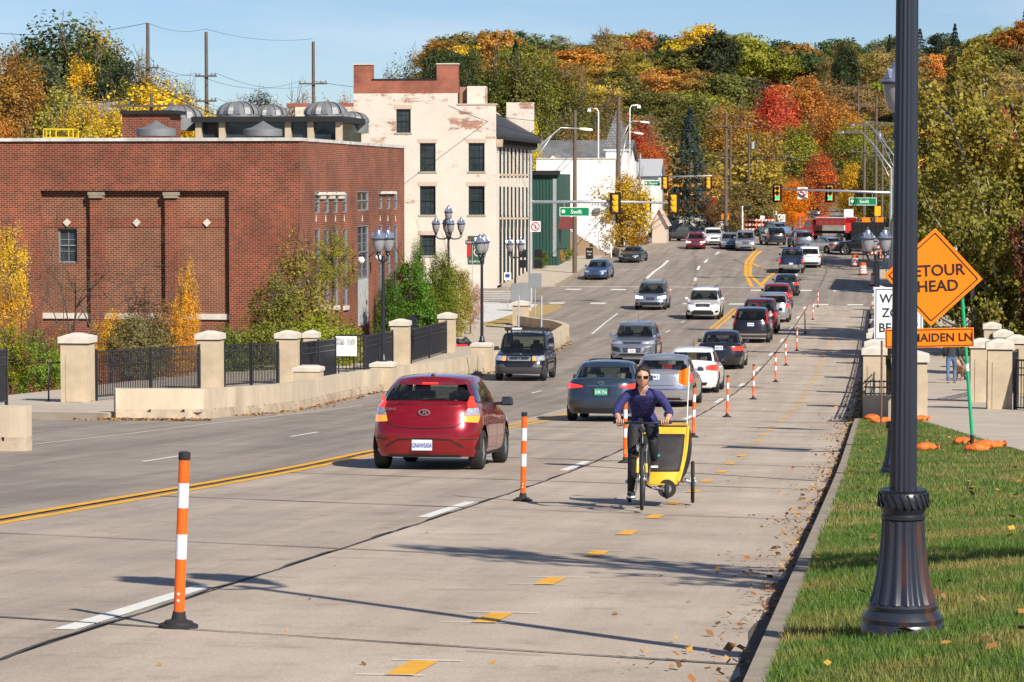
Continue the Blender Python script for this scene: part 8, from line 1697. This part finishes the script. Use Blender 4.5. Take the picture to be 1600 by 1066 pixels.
# --- rider
RD = croot('person', 'woman in navy v-neck sweater, black leggings and dark sunglasses riding the bicycle', 'person')
V = [(0,-.24,.98,(.15,.12)),      #0 pelvis
 (0,-.15,1.07,(.14,.105)),(0,-.04,1.16,(.135,.10)),(0,.06,1.24,(.158,.11)),(0,.15,1.315,(.105,.075)),(0,.195,1.355,(.052,.052)),(0,.235,1.405,(.05,.05)), #1-6 spine neck
 (.165,.13,1.30,.064),(.25,.16,1.19,.054),(.31,.20,1.08,.045),(.275,.31,1.045,.034),(.262,.385,.995,.025), #7-11 right arm
 (-.165,.13,1.30,.064),(-.25,.16,1.19,.054),(-.315,.19,1.075,.045),(-.29,.31,1.04,.034),(-.268,.385,.995,.025), #12-16
 (.09,-.20,.93,.098),(.105,-.09,.76,.082),(.115,.0,.585,.058),(.118,-.03,.43,.058),(.125,-.075,.26,.040),(.128,-.085,.185,.034), #17-22 right leg
 (-.09,-.18,.93,.098),(-.11,.04,.86,.082),(-.12,.22,.765,.06),(-.125,.17,.65,.058),(-.13,.06,.54,.040),(-.132,.035,.505,.034)] #23-28
Ed = [(0,1),(1,2),(2,3),(3,4),(4,5),(5,6),(3,7),(7,8),(8,9),(9,10),(10,11),(3,12),(12,13),(13,14),(14,15),(15,16),(0,17),(17,18),(18,19),(19,20),(20,21),(21,22),(0,23),(23,24),(24,25),(25,26),(26,27),(27,28)]
V += [(.255,.415,.985,(.026,.034)),(-.262,.415,.985,(.026,.034))]; Ed += [(11,29),(16,30)]
ex = []
for s_ in (-1,1):
    for k in range(4):
        x = s_*(.285-.024*k); L = (.9,1.0,1.05,.85)[3-k]
        ex.append(finger_mesh([(x,.405,1.0),(x-.0,.44*1.0,1.008),(x,.466,.995),(x,.462,.968*1.0),(x,.44,.955)] if k != 3 else [(x,.41,1.0),(x,.45,1.005),(x,.474,.985),(x,.466,.962),(x,.448,.955)], [.011,.010,.0095,.009,.007]))
    x = s_*.205; ex.append(finger_mesh([(s_*.24,.40,.985),(x+s_*.01,.405,.972),(x,.425,.955),(x+s_*.006,.447,.952)], [.013,.012,.010,.008]))
hm, HM = head_mesh((0,.285,1.485), .077, .095, .12, 0, -.16); ex.append(hm)
def asg(c):
    if c.z > 1.37 and c.y > .04 and abs(c.x) < .062: return 0
    if c.z > 1.255 and c.y > .1 and abs(c.x) < .06-(1.37-c.z)*.5: return 0
    if abs(c.x) > .2 and c.y > .285 and c.z > .9: return 0
    if c.z > 1.0-.0 or (c.z > .935 and c.y < .05 and abs(c.x) < .2): return 1
    return 2
rb = skin_body('body', V, Ed, 0, RD, [M['skin'], M['navyk'], M['legg']], asg, 2, ex)
# clothes details
tubes(RD, 'necklace', M['alu'], [([(-.055,.22,1.38),(-.035,.26,1.32),(0,.275,1.28),(.035,.26,1.32),(.055,.22,1.38)],.003)],5)
for s_ in (-1,1): tubes(RD, 'cuff', M['navyk'], [([(s_*.281,.265,1.072),(s_*.279,.285,1.06)],.043)],14)
def shoe(x, y, z, p):
    me = MB(); me.grid(lambda u, v: (x+(.042+.008*math.sin(v*3.1))*math.cos(2*math.pi*u)*(math.sin(math.pi*min(1,max(.02,v)))**.35), y-.1+.27*v, z+.0+max(-.0,(.045-.018*v)+(.05-.028*v)*math.sin(2*math.pi*u)*(math.sin(math.pi*min(1,max(.02,v)))**.35))), 16, 14); s = me.build('shoe', mat('dark_trainer', (.03,.022,.03), .7, var=.4, vs=30) if 'dark_trainer' not in bpy.data.materials else bpy.data.materials['dark_trainer'], RD, sm=True)
    MB().box((x,y+.03,z+.008),(.078,.27,.022)).build('sole', M['whitep'], s)
shoe(.130,-.07,.12,0); shoe(-.134,.04,.468,0)
# hair and sunglasses
bm = bmesh.new(); bmesh.ops.create_uvsphere(bm, u_segments=36, v_segments=26, radius=1)
for v in bm.verts: x, y, z = v.co; s9 = 1+.012*math.sin(9*math.atan2(x,z)+3*y); v.co = (x*.088*s9, y*.108-.008, (z*.128+.016)*s9)
bmesh.ops.delete(bm, geom=[v for v in bm.verts if (v.co.y > .045 and v.co.z < .092-.35*abs(v.co.x)) or (v.co.y > .035 and v.co.z < .02) or (v.co.z < -.05 and v.co.y > -.03)], context='VERTS'); r_ = bmesh.ops.create_uvsphere(bm, u_segments=14, v_segments=10, radius=.035)
for v in r_['verts']: v.co.y -= .125; v.co.z -= .01
for i in range(8):
    pass
bm.transform(HM); me = bpy.data.meshes.new('hair'); bm.to_mesh(me); bm.free(); me.shade_smooth(); me.materials.append(M['hair']); ho = O('hair', me, RD); q = ho.modifiers.new('s','SOLIDIFY'); q.thickness = .008
tubes(RD, 'ponytail', M['hair'], [([tuple(HM @ Vector(v)) for v in ((.02,-.12,-.0),(.05,-.16,-.05),(.07,-.13,-.14),(.08,-.1,-.2))],[.026,.03,.02,.006])],10)
sgm = mat('dark_sunglass_lens', (.004,.004,.005), .05, coat=1); sg_ = MB()
for s_ in (-1,1):
    sg_.grid(lambda u, v: tuple(HM @ Vector((s_*(.008+.056*u), .094-.024*u*u, .030+(-.034+.0*u)*v*(1.0-.12*u)-(.002*u)))), 5, 3)
lens = sg_.build('sunglasses', sgm, RD); q = lens.modifiers.new('s','SOLIDIFY'); q.thickness = .005
for s_ in (-1,1): tubes(RD, 'temple_arm', sgm, [([tuple(HM @ Vector((s_*.064,.07,.028))), tuple(HM @ Vector((s_*.078,.0,.025)))],.0035)],5)
lp = MB(); lp.grid(lambda u, v: tuple(HM @ Vector(((u-.5)*.04, .098+.002*math.cos((u-.5)*6)-.0, -.0535+.010*(v-.5)*(1-(2*u-1)**2)))), 8, 3); lp.build('lips', mat('lips', (.38,.11,.09), .45), RD)
# small teal knee strap
tubes(RD, 'ankle_strap', mat('teal_strap', (.02,.45,.45), .5), [([(-.185,.12,.60),(-.17,.15,.60)],.012)],14)
# --- trailer
TR = croot('bicycle_trailer', 'yellow and black child trailer towed behind the bicycle', 'bicycle trailer')
def TX(x, y, z): return (x-.2, y-.82, z)
x0, x1 = -.29, .29; fr = dict(bl=TX(x0+.05,0,.27), br=TX(x1-.05,0,.27), tl=TX(x0-.02,-.42,.9), tr=TX(x1,-.42,.9), rbl=TX(x0+.03,-.75,.27), rbr=TX(x1-.03,-.75,.27), rtl=TX(x0+.02,-.7,.93), rtr=TX(x1-.02,-.7,.93))
def qd(a, b, c, d, name, m_, th=.012):
    o = MB().add([a,b,c,d],[(0,1,2,3)]).build(name, m_, TR); q = o.modifiers.new('s','SOLIDIFY'); q.thickness = th; return o
def L3(a, b, t): return tuple(Vector(a).lerp(Vector(b), t))
def fpt(u, t, off=0.0):
    a_, b_ = Vector(L3(fr['bl'],fr['tl'],t)), Vector(L3(fr['br'],fr['tr'],t)); q = a_.lerp(b_, u); w9 = (1-.16*(1-t)**3); q.x = (a_.x+b_.x)/2+(q.x-(a_.x+b_.x)/2)*w9*(1+.05*math.sin(math.pi*t)); q.y += .05*math.sin(math.pi*u)*math.sin(math.pi*min(1,t*1.1))+.1*(1-t)**2*math.sin(math.pi*u)**.5+off; return tuple(q)
for nm, m_, u0, u1, t0, t1, of in (('front_panel',M['yelb'],0,1,-.06,.2,0),('top_panel',M['yelb'],0,1,.84,1,0),('side_strip',M['yelb'],0,.07,.2,.84,0),('side_strip',M['yelb'],.93,1,.2,.84,0),('mesh_window',M['mesh'],.05,.95,.18,.86,-.012)):
    mb = MB(); mb.grid(lambda u, v: fpt(lerp(u0,u1,u), lerp(t0,t1,v), -of), 12, 8); o = mb.build(nm, m_, TR, sm=True); q = o.modifiers.new('s','SOLIDIFY'); q.thickness = .006
for uu in (0,1): tubes(TR, 'window_zip', M['blackm'], [([fpt(lerp(.07,.93,uu), lerp(.2,.84,k/6), .006) for k in range(7)],.005)],5)
for tt in (.2,.84): tubes(TR, 'window_zip', M['blackm'], [([fpt(lerp(.07,.93,k/6), tt, .006) for k in range(7)],.005)],5)
mb = MB(); mb.grid(lambda u, v: (fr['br'][0]+(-1 if 0 else -1)*0+.0-.0+ (lerp(fr['br'][0],fr['tr'][0],v)-fr['br'][0]) + .07*math.sin(math.pi*u)*math.sin(math.pi*v)**.6, lerp(lerp(fr['br'][1],fr['rbr'][1],u), lerp(fr['tr'][1],fr['rtr'][1],u), v), lerp(.27,lerp(.9,.93,u),v)), 8, 8); mb.build('side_fabric', M['mesh'], TR, sm=True)
mb = MB(); mb.grid(lambda u, v: (lerp(fr['bl'][0],fr['tl'][0],v) - .08*math.sin(math.pi*u)*math.sin(math.pi*v)**.6, lerp(lerp(fr['bl'][1],fr['rbl'][1],u), lerp(fr['tl'][1],fr['rtl'][1],u), v), lerp(.27,lerp(.9,.93,u),v)), 8, 8); mb.build('side_fabric', M['mesh'], TR, sm=True)
qd(fr['tl'],fr['tr'],fr['rtr'],fr['rtl'],'roof_panel',M['yelb']); qd(fr['br'],fr['rbr'],fr['rtr'],fr['tr'],'side_panel',M['mesh']); qd(fr['bl'],fr['rbl'],fr['rtl'],fr['tl'],'side_panel',M['mesh']); qd(fr['rbl'],fr['rbr'],fr['rtr'],fr['rtl'],'rear_panel',M['yelb']); qd(fr['bl'],fr['br'],fr['rbr'],fr['rbl'],'floor_panel',M['blackm'])
for uu, b in ((0,'tl'),(1,'tr')): tubes(TR, 'frame_tube', M['yelf'], [([fpt(uu, k/7) for k in range(8)]+[fr['r'+b]],.02)],10)
tubes(TR, 'top_tube', M['blackm'], [([fr['tl'],fr['tr']],.014)]); tubes(TR, 'push_handle', M['blackm'], [([fr['rtl'],TX(x0,-.95,.95),TX(x1,-.95,.95),fr['rtr']],.012)])
bwheel(TR, -.2-.37, -1.2, .25, .022, 'trailer_wheel', 20); bwheel(TR, -.2+.37, -1.2, .25, .022, 'trailer_wheel', 20)
tubes(TR, 'axle', M['alu'], [([(-.56,-1.2,.25),(.16,-1.2,.25)],.014)]); tubes(TR, 'axle_bracket', M['alu'], [([(-.56,-1.2,.25),(-.47,-1.2,.27)],.028)])
MB().lathe([(.045,-.028),(.085,-.028),(.1,-.012),(.1,.012),(.085,.028),(.045,.028),(.045,-.028)], (-.27,-.75,.17), 26, 'x').build('jogging_wheel', M['rubber'], TR, sm=R(40)); MB().lathe([(0,-.02),(.06,-.02),(.06,.02),(0,.02)], (-.27,-.75,.17), 18, 'x').build('jogging_rim', M['alu'], TR)
q = MB(); q.lathe([(.055,-.022),(.1,-.022),(.108,0),(.1,.022),(.055,.022),(.055,-.022)], (-.27,-.72,.19), 26, 'y'); q.build('stowed_wheel', M['rubber'], TR, sm=R(40)); MB().lathe([(.0,-.015),(.055,-.015),(.055,.015),(0,.015)], (-.27,-.72,.19), 18, 'y').build('stowed_rim', M['alu'], TR)
tubes(TR, 'wheel_arm', M['chrome'], [([(-.1,-.72,.2),(-.27,-.69,.19)],.016)]); tubes(TR, 'tow_bar', M['alu'], [([(-.1,-.85,.25),(-.06,-.7,.3),(-.05,-.46,.36)],.014)])
q = MB(); q.grid(lambda u, v: TX(x0+.08+.42*u, -.02-.5*v, .2+.07*math.sin(math.pi*u)*-1+.03), 8, 4); q.build('belly_fabric', M['blackm'], TR, sm=True)
MB().box(tuple(TX(0.0,-.34,.4)),(.36,.2,.14)).build('seat_cushion', mat('dark_purple_cloth', (.05,.035,.05), .9, var=.4, vs=8), TR)
for x in (x0+.1, x1-.1): tubes(TR, 'ribbon', M['blackm'], [([TX(x,-.0,.3),TX(x,-.02,.36)],.01)],6)
tubes(TR, 'flag_rod', M['whitep'], [([TX(x1*-1+.0,-.7,.6),TX(-.31,-.74,1.2),TX(-.33,-.76,1.62)],.006)],6)
fl_ = MB(); fl_.grid(lambda u, v: TX(-.33+.0+.13*u, -.76+.02*math.sin(5*u), 1.62-.02-.24*v*(1-.0*u)+(.1*u*(v-.5))), 5, 5); q = fl_.build('flag', M['orangef'], TR); so = q.modifiers.new('s','SOLIDIFY'); so.thickness = .003
# --- walker with dog on the right-hand walk
p = gr(1486, 601, .16); WK = E('person', (p.x,p.y,zr(p.y)+.165), 0, 'walker in dark jacket and blue jeans seen from behind on the bridge walk', 'person')
V = [(0,0,.95,(.15,.11)),(0,.0,1.1,(.14,.10)),(0,0,1.25,(.155,.11)),(0,0,1.4,(.12,.09)),(0,.02,1.5,.055),(0,.04,1.56,.055),(.2,0,1.38,.06),(.26,-.02,1.15,.048),(.27,.06,.92,.035),(.26,.12,.86,.04),(-.2,0,1.38,.06),(-.25,.05,1.15,.048),(-.24,.15,.95,.035),(-.24,.2,.9,.04),(.1,0,.88,.09),(.12,.1,.5,.065),(.11,.0,.1,.05),(-.1,0,.88,.09),(-.11,-.08,.5,.065),(-.1,-.2,.12,.05)]
Ed = [(0,1),(1,2),(2,3),(3,4),(4,5),(2,6),(6,7),(7,8),(8,9),(2,10),(10,11),(11,12),(12,13),(0,14),(14,15),(15,16),(0,17),(17,18),(18,19)]
hm, HM2 = head_mesh((0,.05,1.66), .078, .095, .12); skin_body('body', V, Ed, 0, WK, [M['skin'], mat('dark_jacket', (.03,.035,.05), .8), M['denim']], lambda c: 0 if (c.z > 1.52 or (abs(c.x) > .2 and c.z < .93)) else (1 if c.z > .93 else 2), 2, [hm])
bm = bmesh.new(); bmesh.ops.create_uvsphere(bm, u_segments=16, v_segments=12, radius=1)
for v in bm.verts: v.co = (v.co.x*.086, v.co.y*.1-.015, v.co.z*.125+.02)
bmesh.ops.delete(bm, geom=[v for v in bm.verts if v.co.y > .02 and v.co.z < .06], context='VERTS'); bm.transform(HM2); me = bpy.data.meshes.new('hair'); bm.to_mesh(me); bm.free(); me.shade_smooth(); me.materials.append(M['hair']); O('hair', me, WK)
for x, y in ((.11,.03),(-.1,-.17)): MB().box((x,y,.04),(.09,.27,.08),0,.8).build('shoe', M['blackm'], WK)
p = gr(1503, 598, .16); DG_ = E('dog', (p.x,p.y,zr(p.y)+.165), R(20), 'tan dog walking beside the person in jeans', 'dog')
V = [(0,-.25,.5,.1),(0,0,.48,.1),(0,.22,.47,.125),(0,.34,.58,.08),(0,.42,.68,.07),(0,.52,.68,.045),(0,.6,.66,.03),(.07,.24,.38,.05),(.07,.22,.2,.03),(.07,.24,.03,.028),(-.07,.24,.38,.05),(-.07,.27,.2,.03),(-.07,.27,.03,.028),(.07,-.24,.4,.07),(.08,-.2,.28,.04),(.08,-.33,.18,.025),(.08,-.3,.03,.025),(-.07,-.24,.4,.07),(-.08,-.18,.28,.04),(-.08,-.28,.18,.025),(-.08,-.26,.03,.025),(0,-.36,.52,.03),(0,-.48,.42,.02),(0,-.56,.4,.012),(.045,.4,.76,.02),(-.045,.4,.76,.02)]
Ed = [(0,1),(1,2),(2,3),(3,4),(4,5),(5,6),(2,7),(7,8),(8,9),(2,10),(10,11),(11,12),(0,13),(13,14),(14,15),(15,16),(0,17),(17,18),(18,19),(19,20),(0,21),(21,22),(22,23),(4,24),(4,25)]
skin_body('body', V, Ed, 0, DG_, [mat('tan_fur', (.45,.25,.13), .9, var=.2, vs=9)], lambda c: 0, 2)
l_ = MB().tube([(-.24,.2,.9),(-.1,.1,.7),(.2,.2,.6)], .006, 5)
